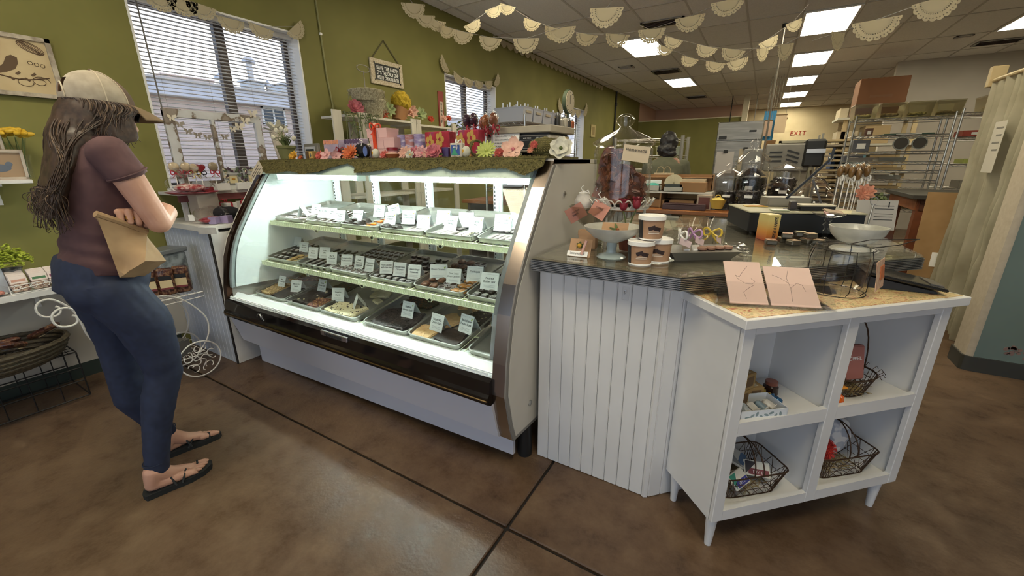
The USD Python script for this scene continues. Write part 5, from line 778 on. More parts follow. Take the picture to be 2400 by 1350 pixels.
t = thing('framed_print', 'taller framed print behind the bird print on the narrow shelf', 'picture frame', (-3.60, .54, 1.277), rot=(0, 8, 0)); obj('board', bx(-.01, .0, -.08, .07, 0, .24), pm('tan_print2', '#8d7a60', .8), t); obj('frame', [bx(-.012, .006, -.085, -.074, 0, .245), bx(-.012, .006, .064, .075, 0, .245), bx(-.012, .006, -.085, .075, .234, .245)], pm('pale_frame', '#b3a596', .6), t)
t = thing('flower_vase', 'clear vase of yellow tulip buds behind the woman', 'vase', (-3.58, .72-.06, 1.277)); obj('vase', lathe([(0, .0), (.035, 0), (.04, .09), (.05, .13), (.047, .13), (.036, .09), (.03, .006), (0, .006)], 22), AC, t); q = random.Random(5)
for i in range(26):
    a, rr = i*2.4, .062*math.sqrt((i+.5)/26); p = np.array([rr*math.cos(a), rr*math.sin(a)*1.15, .225+.035*(1-(rr/.07)**2)+q.uniform(-.004, .004)]); d = np.array([p[0], p[1], .05]); obj('tulip_bud', mv(ball((0, 0, 0), .0125, 2, (1, 1.7, 1)), p, rz=q.uniform(0, 180), rx=q.uniform(-30, 30)), pm('yellow_bud', '#c9a227', .5), t)
obj('stems', [rod((rnd.uniform(-.02, .02), rnd.uniform(-.02, .02), .01), (.045*math.cos(a), .045*math.sin(a), .22), .002, 5) for a in np.arange(9)*.7], pm('stem_green', '#4d5a2b', .7), t, kind='stuff')
def potplant(p, r, h, label, potm, leafm, n, seed, lh, spread, cat='plant', nme='potted_plant'):
    t = thing(nme, label, cat, p); obj('pot', lathe([(0, 0), (r*.75, 0), (r, h), (r*1.1, h), (r*1.1, h*.85), (r*1.0, h*.82)][:4]+[(r*.9, h), (r*.7, .01), (0, .01)], 22), potm, t); q = random.Random(seed); ms = []
    for i in range(n): a, w = q.uniform(0, 6.28), q.random()**.5; c = np.array([spread*w*math.cos(a), spread*w*math.sin(a), h+lh*(1-w*w*.7)*q.uniform(.4, 1)]); ms.append(mv(bumpy(cb((0, 0, 0), (.022, .012, .008), .003), 0, 1), c, rz=q.uniform(0, 360), ry=q.uniform(-50, 50)))
    obj('leaves', ms, leafm, t, kind='stuff'); return t
potplant((-3.52, .47, .682), .045, .12, 'lime green bushy plant in a grey pot on the deep shelf', nm('grey_pot', [(.4, '#5a5a58'), (.6, '#8c8c8a')], 40, .5), nm('lime_leaf', [(.4, '#7d8a1e'), (.6, '#a3ad38')], 60, .6), 230, 3, .14, .095)
t = thing('wire_tray', 'white scrolled wire tray with stacks of candy packs', 'tray', (-3.435, .515, .682)); q = .0022
obj('base', [bx(-.05, .05, -.09, .12, 0, .003)], TRIM, t); obj('scroll_front', [rod((.05, -.09, .02), (.05, .12, .045), q), rod((.05, -.09, .045), (.05, .12, .05), q)]+[tube([(.05, y+.016*math.cos(a)*(1-.06*a), .03+.014*math.sin(a)*(1-.06*a)) for a in np.linspace(0, 7, 18)], q*.8, 5) for y in (-.06, .0, .05, .1)], TRIM, t); obj('tray_post', [rod((s*.05, y, 0), (s*.05, y, .05), q*1.2) for s in (-1, 1) for y in (-.09, .12)], TRIM, t)
for k, (yc, c, b_) in enumerate(((-.045, '#b98a78', 'salmon-banded'), (.032, '#3f6a45', 'green-banded'), (.10, '#7e3a5c', 'magenta-banded'))):
    for j in range(4):
        x = thing('candy_pack', f'{b_} candy pack, {ORD[j]} from the front of its stack in the wire tray', 'packet', (-3.40-.018*j, .515+yc, .688+.006*j), rot=(0, -20, 0), group=f'{b_} packs in the wire tray'); obj('pouch', bumpy(bx(-.005, .005, -.032, .032, 0, .085, .004).subdivide(), .002, 60, j), nm('pack_candy', [(.4, '#4a1f22'), (.55, '#b9a08c')], 90, .3), x); obj('header_card', bx(-.007, .007, -.033, .033, .045, .09, .002), pm('header_cream', '#d2c3bb', .6), x); obj('band', bx(.007, .0078, -.026, .026, .055, .068), pm(f'band{k}', c, .6), x)
t = thing('white_frame_stand', 'white framed sign at the left picture edge on the deep shelf', 'sign', (-3.44, .385, .682), rot=(0, -8, 10)); obj('board', bx(-.008, .008, -.09, .05, 0, .20), pm('cool_white', '#a9b0ba', .6), t); obj('foot', bx(-.03, .03, -.06, .03, 0, .01), TRIM, t)
t = thing('candy_heap_bag', 'clear bag of red and pink candies at the left edge of the deep shelf', 'gift bag', (-3.405, .33, .682)); obj('candies', bits(.06, .16, 60, 8, .011, .018, 1), nm('pink_candy', [(.4, '#8b3a36'), (.6, '#c98d7c')], 30, .35), t, kind='stuff'); obj('wrap', bumpy(trimesh.creation.icosphere(3, 1.).apply_transform(np.diag([.04, .1, .032, 1])).apply_translation((0, 0, .03)), .01, 40, 3), CLEAR, t)
# bird picture on the wall
t = thing('bird_picture', 'framed picture of a brown bird on a branch on the green wall', 'picture', (-3.698, 0, 0)); CRM = nm('aged_cream', [(.3, '#b7a27c'), (.7, '#c9b68f')], 6, .8); BRN = pm('sepia', '#5e4a35', .8)
y0, y1, z0, z1 = .30, .945, 1.725, 2.045; obj('panel', bx(0, .018, y0, y1, z0, z1), CRM, t); obj('frame', [bx(0, .03, y0, y0+.022, z0, z1), bx(0, .03, y1-.022, y1, z0, z1), bx(0, .03, y0, y1, z0, z0+.022), bx(0, .03, y0, y1, z1-.022, z1)], nm('frame_wash', [(.4, '#8f8373'), (.6, '#b5aa98')], 20, .7), t)
sx = lambda yy, zz: (.0195, yy, zz); bd = Polygon([(.70, 1.85), (.735, 1.885), (.755, 1.925), (.775, 1.935), (.795, 1.925), (.792, 1.895), (.775, 1.865), (.74, 1.845), (.70, 1.835), (.66, 1.805), (.655, 1.815)]); obj('bird', axes(ext(bd, .0012), (0, 1, 0), (0, 0, 1), (1, 0, 0), (.0182, 0, 0)), BRN, t, smooth=False)
obj('branch', [tube([sx(y, 1.825+.012*math.sin(y*22)) for y in np.linspace(.5, .9, 14)], .003, 4), tube([sx(.86+.04*math.cos(a)*(1-.08*a), 1.81+.03*math.sin(a)*(1-.08*a)) for a in np.linspace(0, 8, 24)], .0016, 4), tube([sx(.80+.03*math.cos(a), 1.80-.02*math.sin(a)) for a in np.linspace(0, 5, 16)], .0016, 4)]+[mv(cb((0, 0, 0), (.001, .022, .010)), sx(.60+.03*i, 1.83+.015*(-1)**i), rx=40*(-1)**i) for i in range(9)], BRN, t, kind='stuff')
obj('nest', [tube([sx(.86+r*math.cos(a+r*50), 1.985+.62*r*math.sin(a)) for a in np.linspace(0, 6.28, 20)], .0015, 4) for r in (.028, .034, .040, .046, .05)], BRN, t, kind='stuff'); obj('egg_outline', [tube([sx(.84+.024*i+.009*math.cos(a), 1.905-.004*i+.009*math.sin(a)) for a in np.linspace(0, 6.28, 14)], .0012, 4) for i in range(3)], BRN, t)
# wicker basket of chocolate bags over a dark wire rack
DW = pm('dark_rack', '#1d1b19', .5, .4); t = thing('wire_rack', 'low dark wire rack under the deep shelf', 'rack'); L = []
for x in (-3.32, -3.66):
    for z in (.02, .12, .20, .30): L.append(rod((x, -.5, z), (x, .57, z), .004, 5))
for y in np.arange(-.5, .58, .107): L += [rod((-3.32, y, .02), (-3.32, y, .30), .0025, 4), rod((-3.66, y, .02), (-3.66, y, .30), .0025, 4)]
obj('frame', L, DW, t, kind='stuff'); obj('wire_deck', [rod((-3.66, y, .30), (-3.32, y, .30), .002, 4) for y in np.arange(-.5, .58, .04)]+[rod((x, -.5, .302), (x, .57, .302), .002, 4) for x in np.arange(-3.66, -3.3, .05)], DW, t, kind='stuff'); obj('end_panel', [rod((-3.66, .57, z), (-3.32, .57, z), .004, 5) for z in (.02, .3)]+[rod((x, .57, .02), (x, .57, .3), .004, 5) for x in (-3.66, -3.32)], DW, t)
WICK = nm('wicker', [(.3, '#2e261a'), (.6, '#4e4330')], 60, .7, 3, .3, stretch=(1, 1, 3)); t = thing('wicker_basket', 'round dark wicker basket heaped with chocolate bags', 'basket', (-3.37, .28, .305)); WR = .165
for i in range(5): rr = WR+.028*math.sqrt(i); obj('woven_coil', tube([((rr+.003*math.sin(a*20))*math.cos(a), (rr*1.3+.003*math.sin(a*20))*math.sin(a), .012+.024*i) for a in np.arange(0, 6.2832, .105)], .013, 6, True), WICK, t)
obj('base', lathe([(0, 0), (WR, 0), (WR, .012), (0, .012)], 24).apply_transform(np.diag([1, 1.3, 1, 1])), WICK, t)
def chocbag(p, rot, k, label, size=(.075, .14, .03), group=None):
    t = thing('chocolate_bag', label, 'bag of chocolates', p, rot=rot, group=group); a, b, c = size; obj('pouch', bumpy(bx(-a/2, a/2, -c/2, c/2, 0, b, .012).subdivide().subdivide(), .006, 45, k), nm('nut_mix', [(.35, '#2b1712'), (.5, '#4c2a20'), (.62, '#7a5a40')], 55, .25, 3, .4), t); obj('label', bx(-a*.36, a*.36, -c/2-.008, -c/2-.006, b*.3, b*.58), pm('cream_label', '#c2ae86', .6), t); obj('label_band', bx(-a*.36, a*.36, -c/2-.0085, -c/2-.006, b*.24, b*.31), pm('maroon_label', '#6d2a2c', .6), t); obj('top_label', bx(-a*.36, a*.36, -c/2-.008, -c/2-.006, b*.6, b*.74), BLACK, t); obj('top_twist', bumpy(bx(-a*.35, a*.35, -.004, .004, b*.97, b*1.12, .003).subdivide(), .006, 60, k), CLEAR, t)
for i, (dx, dy, dz, rx, rz) in enumerate(((.06, .10, .10, 70, 60), (-.03, .05, .11, 75, 100), (.07, -.03, .10, 68, 40), (-.05, .16, .10, 65, 140), (.03, -.13, .11, 72, 80), (-.06, -.08, .10, 80, 20))): chocbag((-3.37+dx, .28+dy, .325+dz), (rx, 0, rz), i, f'chocolate bag in the wicker basket, {ORD[i]} from its right rim', group='chocolate bags in the wicker basket')
# white wire cart with scroll handle and wheel
t = thing('wire_cart', 'white wire tea cart with scroll handle and scrolled wheel', 'cart', (0, 0, 0)); WR_ = pm('white_wire', '#cfcac2', .35)
obj('top_shelf', [rod((-3.28, y, .56), (-3.0, y, .56), .0022, 4) for y in np.arange(.66, 1.15, .024)]+[rod((x, .65, .565), (x, 1.145, .565), .004, 5) for x in (-3.28, -3.14, -3.0)]+[rod((x, .65, .535), (x, 1.145, .535), .003, 5) for x in (-3.28, -3.0)], WR_, t, kind='stuff'); obj('low_shelf', [rod((-3.28, y, .16), (-3.0, y, .16), .0022, 4) for y in np.arange(.70, 1.10, .03)]+[rod((x, .70, .16), (x, 1.09, .16), .004, 5) for x in (-3.28, -3.0)], WR_, t, kind='stuff')
for x in (-3.0, -3.28):
    obj('scroll_handle', tube([(x, y, z) for y, z in spl([(.548, .598), (.562, .575), (.553, .553), (.52, .545), (.487, .56), (.474, .60), (.49, .635), (.53, .645), (.57, .615), (.605, .56), (.62, .50), (.63, .40)])], .0055, 7), WR_, t)
    obj('side_scroll', tube([(x, y, z) for y, z in spl([(.63, .40), (.68, .34), (.74, .40), (.72, .50), (.80, .585), (.90, .60), (1.0, .565), (1.08, .48), (1.13, .38), (1.12, .28), (1.04, .18)])], .0045, 7), WR_, t)
    cy_, cz_, r_ = 1.04, .135, .118; w = obj('wheel', tube([(x+.012, cy_+r_*math.cos(a), cz_+r_*math.sin(a)) for a in np.arange(0, 6.28, .2)], .0045, 6, True), WR_, t)
    obj('wheel_scroll', [tube([(x+.012, cy_+(.02+.013*s_)*0+math.cos(b+.0)*.025*s_-math.sin(b)*.022*math.sin(s_*1.6), cz_+math.sin(b)*.025*s_+math.cos(b)*.022*math.sin(s_*1.6)) for s_ in np.linspace(0, 3.4, 9)]+[], .003, 5) for b in np.arange(5)*1.2566]+[tube([(x+.012, cy_+.068*math.cos(b)+.022*math.cos(b+a), cz_+.068*math.sin(b)+.022*math.sin(b+a)) for a in np.linspace(0, 4.6, 12)], .003, 5) for b in np.arange(5)*1.2566+.35], WR_, w, kind='stuff')
    obj('rear_leg', tube([(x, .66, .56), (x, .68, .3), (x, .66, .0)], .005, 6), WR_, t)
for i, (x, y, r) in enumerate(((-3.08, 1.00, 62), (-3.07, 1.075, 58), (-3.12, .93, 65))): chocbag((x, y, .572), (0, 0, r), i, ['chocolate nut bag on the white cart, middle one', 'chocolate nut bag on the white cart nearest the case', 'pale nut bag on the white cart behind the paper bag'][i], (.085, .17, .05))
t = thing('clear_box', 'grey clear-lidded box behind the nut bags on the cart', 'box', (-3.20, 1.06, .572), 20); obj('box', bx(-.07, .07, -.09, .09, 0, .24, .01), nm('grey_film', [(.4, '#4d5152'), (.6, '#8b8f90')], 14, .25), t); obj('lid', bx(-.078, .078, -.1, .1, .24, .27, .006), pm('grey_lid', '#6d7071', .2), t)
t = thing('carton', 'small dark carton on the low shelf of the white cart', 'box', (-3.1, .98, .165), 20); obj('box', bx(-.05, .05, -.04, .04, 0, .1, .004), pm('dark_carton', '#4a4541', .6), t); obj('flap', bx(-.05, .05, -.04, .0, .1, .104), pm('dark_carton', '#4a4541', .6), t)
# ---- on the case top: flowers, gift boxes, ribbon, a scale
def petal(L, w, cup): 
    P = []; n = 5
    for i, t in enumerate(np.linspace(0, 1, n)):
        ww = w*math.sin(math.pi*(.12+.8*t))**.8; z = cup*L*t*t
        P += [(-ww/2, L*t, z+.12*w), (0, L*t, z), (ww/2, L*t, z+.12*w)]
    F_ = [f for i in range(n-1) for a in (0, 1) for f in ((3*i+a, 3*i+a+1, 3*i+a+4), (3*i+a, 3*i+a+4, 3*i+a+3))]; return trimesh.Trimesh(np.array(P), np.array(F_), process=False)
def flower(name, label, p, r, mat, tilt=(70, 0, 0), layers=((8, 1., .25), (7, .75, .6), (5, .5, 1.1)), mid=None, w=.55, leaf=None, group=None):
    t = thing(name, label, 'flower', p, rot=tilt, group=group); ms = []
    for k, (n, s, c) in enumerate(layers): ms += [mv(petal(r*s, r*s*w, c), (0, 0, .001*k), rz=360*i/n+23*k) for i in range(n)]
    obj('petals', ms, mat, t, smooth=True, kind='stuff' if len(ms) > 14 else None) if len(ms) > 14 else [obj('petal', m, mat, t, smooth=True) for m in ms]
    obj('heart', bumpy(ball((0, 0, r*.12), r*.16, 1), r*.03, 200, 1), mid or mat, t)
    if leaf: obj('leaf', [mv(petal(r*1.1, r*.4, .0), (0, 0, -.006), rz=a) for a in (100, 130, -100)], leaf, t, kind='stuff')
    return t
FM = {k: nm('fl_'+k, [(.3, a), (.7, b)], 40, .7) for k, a, b in (('orange', '#b8562e', '#cf7a48'), ('gold', '#b98a24', '#d2a43a'), ('rose', '#b05a62', '#cf8288'), ('pink', '#c08a8c', '#d8aaa6'), ('blush', '#c79480', '#dcb5a0'), ('coral', '#b04a42', '#c86a5c'), ('lime', '#97a04a', '#b9c069'), ('white', '#b9b5a2', '#d0ccb9'), ('peach', '#c77f62', '#d79a7c'), ('hydra', '#8c9a62', '#aab484'), ('red', '#a8361f', '#c4512f'))}
LF = nm('leaf_green2', [(.3, '#3f4a24'), (.7, '#5f6a38')], 30, .7); DK = 1.376
at_y = lambda u, v, yy: PY(u, v, yy)
for nme, lb, u, v, yy, r, m, kw in (('marigold', 'small orange-gold flower at the left end of the turf', 690, 371, 1.71, .036, 'gold', {}), ('rosebud', 'little orange bud beside the gold flower', 706, 373, 1.74, .018, 'orange', {}), ('carnation', 'coral pink flower between the tan card and the purple bags', 752, 370, 1.72, .034, 'coral', {}), ('dog_rose', 'mauve-pink open flower on the turf by the coral one', 766, 374, 1.68, .040, 'pink', {'w': .8, 'layers': ((5, 1, .2), (3, .4, 1))}), ('dog_rose', 'pale pink flower tipped on its side before the red jar', 787, 367, 1.70, .034, 'pink', {'w': .8, 'layers': ((5, 1, .4),), 'tilt': (80, 0, 60)}),
    ('zinnia', 'large orange-pink zinnia with green leaves, front of the turf', 822, 366, 1.68, .052, 'orange', {'layers': ((14, 1, .2), (11, .75, .5), (8, .5, .9)), 'leaf': LF, 'w': .4}), ('carnation', 'small coral flower left of the little terracotta dish', 903, 372, 1.69, .028, 'coral', {}), ('blossom_cluster', 'pale blush blossoms at the left of the flower heap', 952, 369, 1.68, .040, 'blush', {}), ('blossom_cluster', 'white and gold blossom in the flower heap', 962, 371, 1.67, .026, 'white', {'mid': FM['gold']}), ('blossom_cluster', 'rose pink blossom atop the flower heap', 975, 360, 1.70, .040, 'rose', {}), ('blossom_cluster', 'pink blossom at the right of the flower heap', 990, 366, 1.68, .040, 'pink', {'mid': FM['rose']}), ('blossom_cluster', 'small blush blossom at the far right of the heap', 1001, 374, 1.67, .024, 'blush', {}),
    ('silk_rose', 'pink silk rose before the red gift bags', 1018, 362, 1.69, .044, 'rose', {'leaf': LF, 'w': .9}), ('gerbera', 'lime green gerbera daisy on the turf', 1140, 357, 1.68, .050, 'lime', {'layers': ((16, 1, .1), (12, .8, .3)), 'w': .32}), ('silk_rose', 'small coral-pink flower right of the gerbera', 1171, 365, 1.69, .026, 'coral', {'w': .8}), ('hibiscus', 'large peach-pink hibiscus before the scale notice', 1203, 352, 1.69, .054, 'blush', {'layers': ((5, 1, .3),), 'w': 1., 'mid': FM['rose']}), ('coral_spray', 'small coral blossoms drooping on the turf ball', 1252, 340, 1.70, .020, 'coral', {}), ('coral_spray', 'second coral blossom lower on the turf ball', 1243, 353, 1.69, .016, 'peach', {}), ('white_peony', 'large white silk flower at the right end of the case', 1315, 350, 1.69, .052, 'white', {'w': 1., 'mid': LF, 'layers': ((6, 1, .15), (5, .7, .4))})):
    p = at_y(u, v, yy); flower(nme, lb, (p[0], p[1], max(p[2], DK+r*.55)), r, FM[m], **{'tilt': (62, 0, 14), **kw})
t = thing('turf_ball', 'dark turf-covered ball at the right end of the case', 'moss ball', (*PY(1275, 360, 1.75)[:2], DK)); obj('ball', bumpy(mv(trimesh.creation.icosphere(3, 1.).apply_transform(np.diag([.075, .05, .042, 1])), (0, 0, .040)), .01, 50, 2), TURF[0], t); obj('fringe', [rod((.07*math.cos(a)*math.cos(b), .048*math.sin(a)*math.cos(b), .04+.04*math.sin(b)), (.084*math.cos(a)*math.cos(b)+.01, .06*math.sin(a)*math.cos(b), .04+.046*math.sin(b)-.006), .0012, 3) for a in np.arange(0, 6.28, .16) for b in np.arange(-.3, 1.5, .22)], TURF[1], t, kind='stuff')
t = thing('moss_ring', 'dark mossy twig ring behind the green gerbera', 'wreath', (*PY(1118, 362, 1.75)[:2], DK), rz=60); obj('twigs', [tube([(.036*math.cos(a)+.003*math.sin(7*a+k), .004*math.cos(5*a+k), .042+.036*math.sin(a)) for a in np.arange(0, 6.28, .25)], .006, 5, True) for k in range(3)], TURF[0], t, kind='stuff')
t = thing('moss_ring', 'dark mossy loop under the turf ball\'s right side', 'wreath', (*PY(1290, 366, 1.74)[:2], DK), rz=10); obj('twigs', tube([(.03*math.cos(a), .02*math.sin(a), .008) for a in np.arange(0, 6.28, .3)], .007, 6, True), TURF[0], t)
for u, v, yy, lb in ((882, 372, 1.69, 'cream egg on the turf left of the terracotta dish'), (1093, 366, 1.69, 'cream egg on the turf left of the moss ring')):
    p = at_y(u, v, yy); t = thing('decorative_egg', lb, 'egg', (p[0], p[1], DK)); obj('shell', mv(ball((0, 0, 0), .022, 2, (1, 1, 1.2)), (0, 0, .026)), FM['white'], t); obj('yellow_patch', ball((-.004, -.017, .028), .010, 1, (1, .6, 1)), FM['gold'], t)
def deckbox(name, label, u, v, yy, s, mat, rz=0, cat='box', z=None, **kw): p = at_y(u, v, yy); t = thing(name, label, cat, (p[0], p[1], z if z is not None else DK), rz, kw.get('group')); obj('body', bx(-s[0]/2, s[0]/2, -s[1]/2, s[1]/2, 0, s[2], .003), mat, t); return t
t = deckbox('display_card', 'grey picture frame with dark photo at the left of the case top', 735, 372, 1.86, (.17, .02, .105), pm('grey_frame2', '#6d6a61', .6), -4, 'picture frame'); obj('mat_board', bx(-.07, .05, -.0125, -.010, .01, .085), pm('mat', '#a7aab0', .7), t); obj('photo', bx(-.06, .04, -.0135, -.0125, .02, .07), pm('dark_photo', '#2a3238', .4), t)
t = deckbox('tan_card_box', 'small tan card box with two printed panels by the gold flower', 732, 378, 1.72, (.085, .03, .05), pm('tan_card', '#9c7b45', .7), -6); obj('left_panel', bx(-.038, -.006, -.0165, -.015, .006, .046), pm('brown_panel', '#59422a', .6), t); obj('right_panel', bx(.004, .036, -.0165, -.015, .006, .046), pm('bird_panel', '#c9a85f', .6), t); obj('bird_mark', axes(ext(Polygon([(.012, .01), (.028, .022), (.02, .04), (.012, .03)]), .001), (1, 0, 0), (0, 0, 1), (0, -1, 0), (0, -.0166, 0)), pm('slate', '#4c5560', .7), t)
t = thing('potted_plant', 'olive pot of white tulips and grass at the left end of the case', 'plant', (*PY(676, 378, 1.80)[:2], DK-.01)); obj('pot', lathe([(0, 0), (.042, 0), (.058, .085), (.062, .086), (.064, .105), (.056, .105), (.05, .08), (0, .08)], 24), pm('olive_pot', '#6a6a40', .7), t); q = random.Random(2)
obj('grass', [tube([(0, 0, .08), (q.uniform(-.03, .03), q.uniform(-.03, .03), .14), (q.uniform(-.08, .08), q.uniform(-.05, .05), q.uniform(.13, .20))], [.0025, .002, .0006], 4) for _ in range(46)], LF, t, kind='stuff')
for i in range(5): a = (-.085, .16, -.055, .205, -.015, .215, .02, .205, .075, .15)[2*i:2*i+2]; obj('tulip_head', mv(ball((0, 0, 0), .014, 2, (1, 1, 1.35)), (a[0], -.03+.012*i, a[1]), ry=40*(a[0]*10)), FM['white'], t); obj('tulip_stem', tube([(0, 0, .08), (a[0]*.4, -.01, .16), (a[0], -.03+.012*i, a[1])], .002, 5), LF, t)
t = thing('tall_vase', 'pale draped ornament with white leaves behind the tulips', 'ornament', (-3.06, 1.86, .972)); obj('stem', tube([(.08, 0, .0), (.04, 0, .25), (-.03, 0, .48), (-.06, .02, .60)], [.03, .035, .03, .05], 10), nm('pale_drape', [(.4, '#a59a8b'), (.6, '#c2b8a8')], 20, .7), t); obj('white_leaves', [mv(petal(.09, .06, .2), (-.06, .02, .60), rx=q.uniform(-60, 60), rz=q.uniform(0, 360)) for _ in range(9)], FM['white'], t, kind='stuff')
LAV = nm('lavender_card', [(.4, '#a091a8'), (.6, '#b3a3b8')], 6, .6); PLM = pm('plum_print', '#5a4664', .6)
for u, lb in ((788, 'lavender gift bag with scalloped printed top, left one'), (838, 'lavender gift bag with scalloped printed top, right one')):
    t = deckbox('gift_bag', lb, u, 360, 1.84, (.17, .06, .118), LAV, -4, 'gift bag'); obj('print_band', [axes(ext(Point(-.07+.028*i, .105).buffer(.014, 6), .001), (1, 0, 0), (0, 0, 1), (0, -1, 0), (0, -.0305, 0)) for i in range(6)], (PLM if u > 800 else FM['peach']), t, kind='stuff', smooth=False); obj('side_print', axes(ext(Polygon([(.06, 0), (.085, 0), (.085, .09)]), .001), (1, 0, 0), (0, 0, 1), (0, -1, 0), (0, -.0305, 0)), PLM, t, smooth=False)
p = at_y(805, 360, 1.76); t = thing('jam_jar', 'small dark red jar with red bow before the lavender bags', 'jar', (p[0], p[1], DK)); obj('jar', lathe([(0, 0), (.026, 0), (.028, .04), (.022, .05), (0, .05)], 20), pm('jam_red', '#4c1512', .12), t); obj('lid', lathe([(0, .05), (.025, .05), (.025, .062), (0, .062)], 20), pm('brown_lid', '#5b3a2a', .5), t); bow(t, 'red', (0, -.028, .055), .03)
p = at_y(850, 362, 1.74); t = thing('gift_pouch', 'black pouch with white cord and blue medallion', 'pouch', (p[0], p[1], DK)); obj('pouch', bumpy(mv(trimesh.creation.icosphere(3, 1.).apply_transform(np.diag([.055, .03, .045, 1])), (0, 0, .042)), .008, 30, 3), pm('black_cloth', '#131216', .9), t); obj('cord', tube([(0, -.02, .08), (.02, -.03, .105), (.045, -.03, .095), (.03, -.03, .07)], .0028, 6), PAPER, t); obj('medallion', mv(lathe([(0, 0), (.022, 0), (.022, .004), (0, .005)], 24).apply_transform(np.diag([.75, 1.25, 1, 1])), (.062, -.03, .04), rx=90), pm('blue_disc', '#5b6fa8', .4), t)
p = at_y(868, 350, 1.78); t = thing('honey_jar', 'brown jar with a gingham lid behind the black pouch', 'jar', (p[0], p[1], DK)); obj('jar', lathe([(0, 0), (.028, 0), (.028, .075), (0, .075)], 20), pm('honey_glass', '#4a3020', .12), t); obj('cloth_lid', bumpy(lathe([(0, .085), (.026, .084), (.036, .068), (.034, .067)], 20), .004, 80, 2), nm('gingham', [(.47, '#c9c2b2'), (.53, '#4a3a30')], 90, .8, 1), t)
PK = nm('pink_box', [(.4, '#c79d9b'), (.6, '#d3aca8')], 3, .6)
for u, z, s, lb in ((905, DK, (.20, .10, .052), 'bottom pink bakery box of the tied stack'), (910, DK+.053, (.19, .10, .060), 'middle pink bakery box of the tied stack'), (900, DK+.114, (.155, .10, .052), 'top pink bakery box with a little bird on it')):
    p = at_y(u, 345, 1.82); t = thing('bakery_box', lb, 'box', (p[0], p[1], z), 3); obj('carton', bx(-s[0]/2, s[0]/2, -s[1]/2, s[1]/2, 0, s[2], .002), PK, t); obj('side_fold', bx(s[0]*.08, s[0]*.085, -s[1]/2-.001, -s[1]/2, 0, s[2]), pm('pink_fold', '#a87f7d', .7), t); obj('lid_flap', bx(-s[0]/2-.001, s[0]/2+.001, -s[1]/2-.001, s[1]/2+.001, s[2]-.012, s[2]+.001), PK, t)
p = at_y(880, 340, 1.765); t = thing('satin_ribbon', 'orange satin ribbon tied round the pink box stack', 'ribbon', (p[0], p[1], DK)); obj('band', [bx(-.014, .014, -.004, -.002, .0, .166), bx(-.014, .014, -.004, .10, .168, .170)], RIB['orange'], t); bow(t, 'orange', (0, .0, .175), .04)
p = at_y(880, 308, 1.82); t = thing('toy_bird', 'tiny feathered bird perched on the top pink box', 'bird figure', (p[0], p[1], DK+.169)); obj('body', ball((0, 0, .018), .016, 2, (1.5, .9, 1)), FM['blush'], t); obj('head', ball((-.018, 0, .035), .010, 2), pm('bird_brown', '#7a6656', .7), t); obj('beak', lathe([(0, 0), (.003, 0), (0, .008)], 8).apply_transform(trimesh.transformations.rotation_matrix(-1.57, (0, 1, 0))).apply_translation((-.027, 0, .035)), FM['gold'], t); obj('tail', mv(petal(.03, .012, .1), (.02, 0, .02), rz=-90), pm('bird_brown', '#7a6656', .7), t)
t = deckbox('paper_dish', 'little terracotta dish with blossom print on the turf', 921, 375, 1.70, (.001, .001, .001), FM['peach'], 0, 'dish'); obj('dish', lathe([(0, 0), (.028, 0), (.04, .022), (.036, .022), (.025, .004), (0, .004)], 24), pm('terracotta', '#9a5530', .6), t); obj('filling', lathe([(0, .02), (.036, .02), (.034, .028), (0, .032)], 20), FM['blush'], t)
t = deckbox('paper_cup_stack', 'red-rimmed paper candy cup above the terracotta dish', 920, 356, 1.745, (.001, .001, .001), CRIM, 0, 'cup', z=DK+.0); obj('cup', lathe([(0, 0), (.022, 0), (.03, .055), (.0, .055)], 22), FM['pink'], t); obj('rim', lathe([(.022, .04), (.032, .042), (.032, .058), (.0, .058)], 22), CRIM, t)
for u, c, lb in ((947, '#7d7092', 'lilac curling ribbon spool, left of three'), (965, '#a06a66', 'pinkish curling ribbon spool, middle of three'), (986, '#85769c', 'lilac curling ribbon spool, right of three')):
    p = at_y(u, 350, 1.86); t = thing('ribbon_spool', lb, 'ribbon spool', (p[0], p[1], DK)); obj('spool', [lathe([(0, .004*0), (.034, 0), (.034, .13), (0, .13)], 20)], nm('rib_'+c[1:], [(.45, c), (.6, '#b9aebd')], 90, .35, 2, stretch=(.2, .2, 1)), t); obj('core', lathe([(0, .13), (.012, .13), (.012, .132), (0, .132)], 12), PAPER, t)
REDP = nm('red_floral', [(.35, '#8c1c2c'), (.55, '#a5263a'), (.62, '#8a3a5c'), (.68, '#b08a3c')], 16, .5, 3)
for u, lb in ((1034, 'red floral gift bag with gold blossoms, left one'), (1106, 'red floral gift bag with gold blossoms, right one')):
    t = deckbox('gift_bag', lb, u, 355, 1.84, (.17 if u < 1100 else .13, .06, .135), REDP, 0, 'gift bag')
    for i in range(2): obj('gold_blossom', [axes(ext(affinity.scale(Point(.02+.03*math.cos(a)*.6-.07*i, .095+.025*math.sin(a)-.015*i).buffer(.013, 5), .9, 1.2), .001), (1, 0, 0), (0, 0, 1), (0, -1, 0), (0, -.0306, 0)) for a in np.arange(5)*1.256], pm('gold_print', '#b18d45', .5), t, kind='stuff', smooth=False)
t = deckbox('print_box', 'small square box with a blue and green print on a ribbon', 1073, 362, 1.71, (.07, .03, .068), pm('box_cream', '#bdb2a2', .6), 8); obj('print', bx(-.028, .02, -.0165, -.015, .01, .058), pm('blue_print', '#34508f', .4), t); obj('green_wedge', axes(ext(Polygon([(-.026, .012), (.01, .012), (-.01, .045)]), .001), (1, 0, 0), (0, 0, 1), (0, -1, 0), (0, -.0166, 0)), pm('green_print', '#3d8f6a', .4), t); obj('lettering', xy_to(text('MINT', .008, .03, .001), (.0, -.017, .045), (1, 0, 0), (0, -1, 0)), PAPER, t, smooth=False); bow(t, 'white', (0, 0, .07), .03)
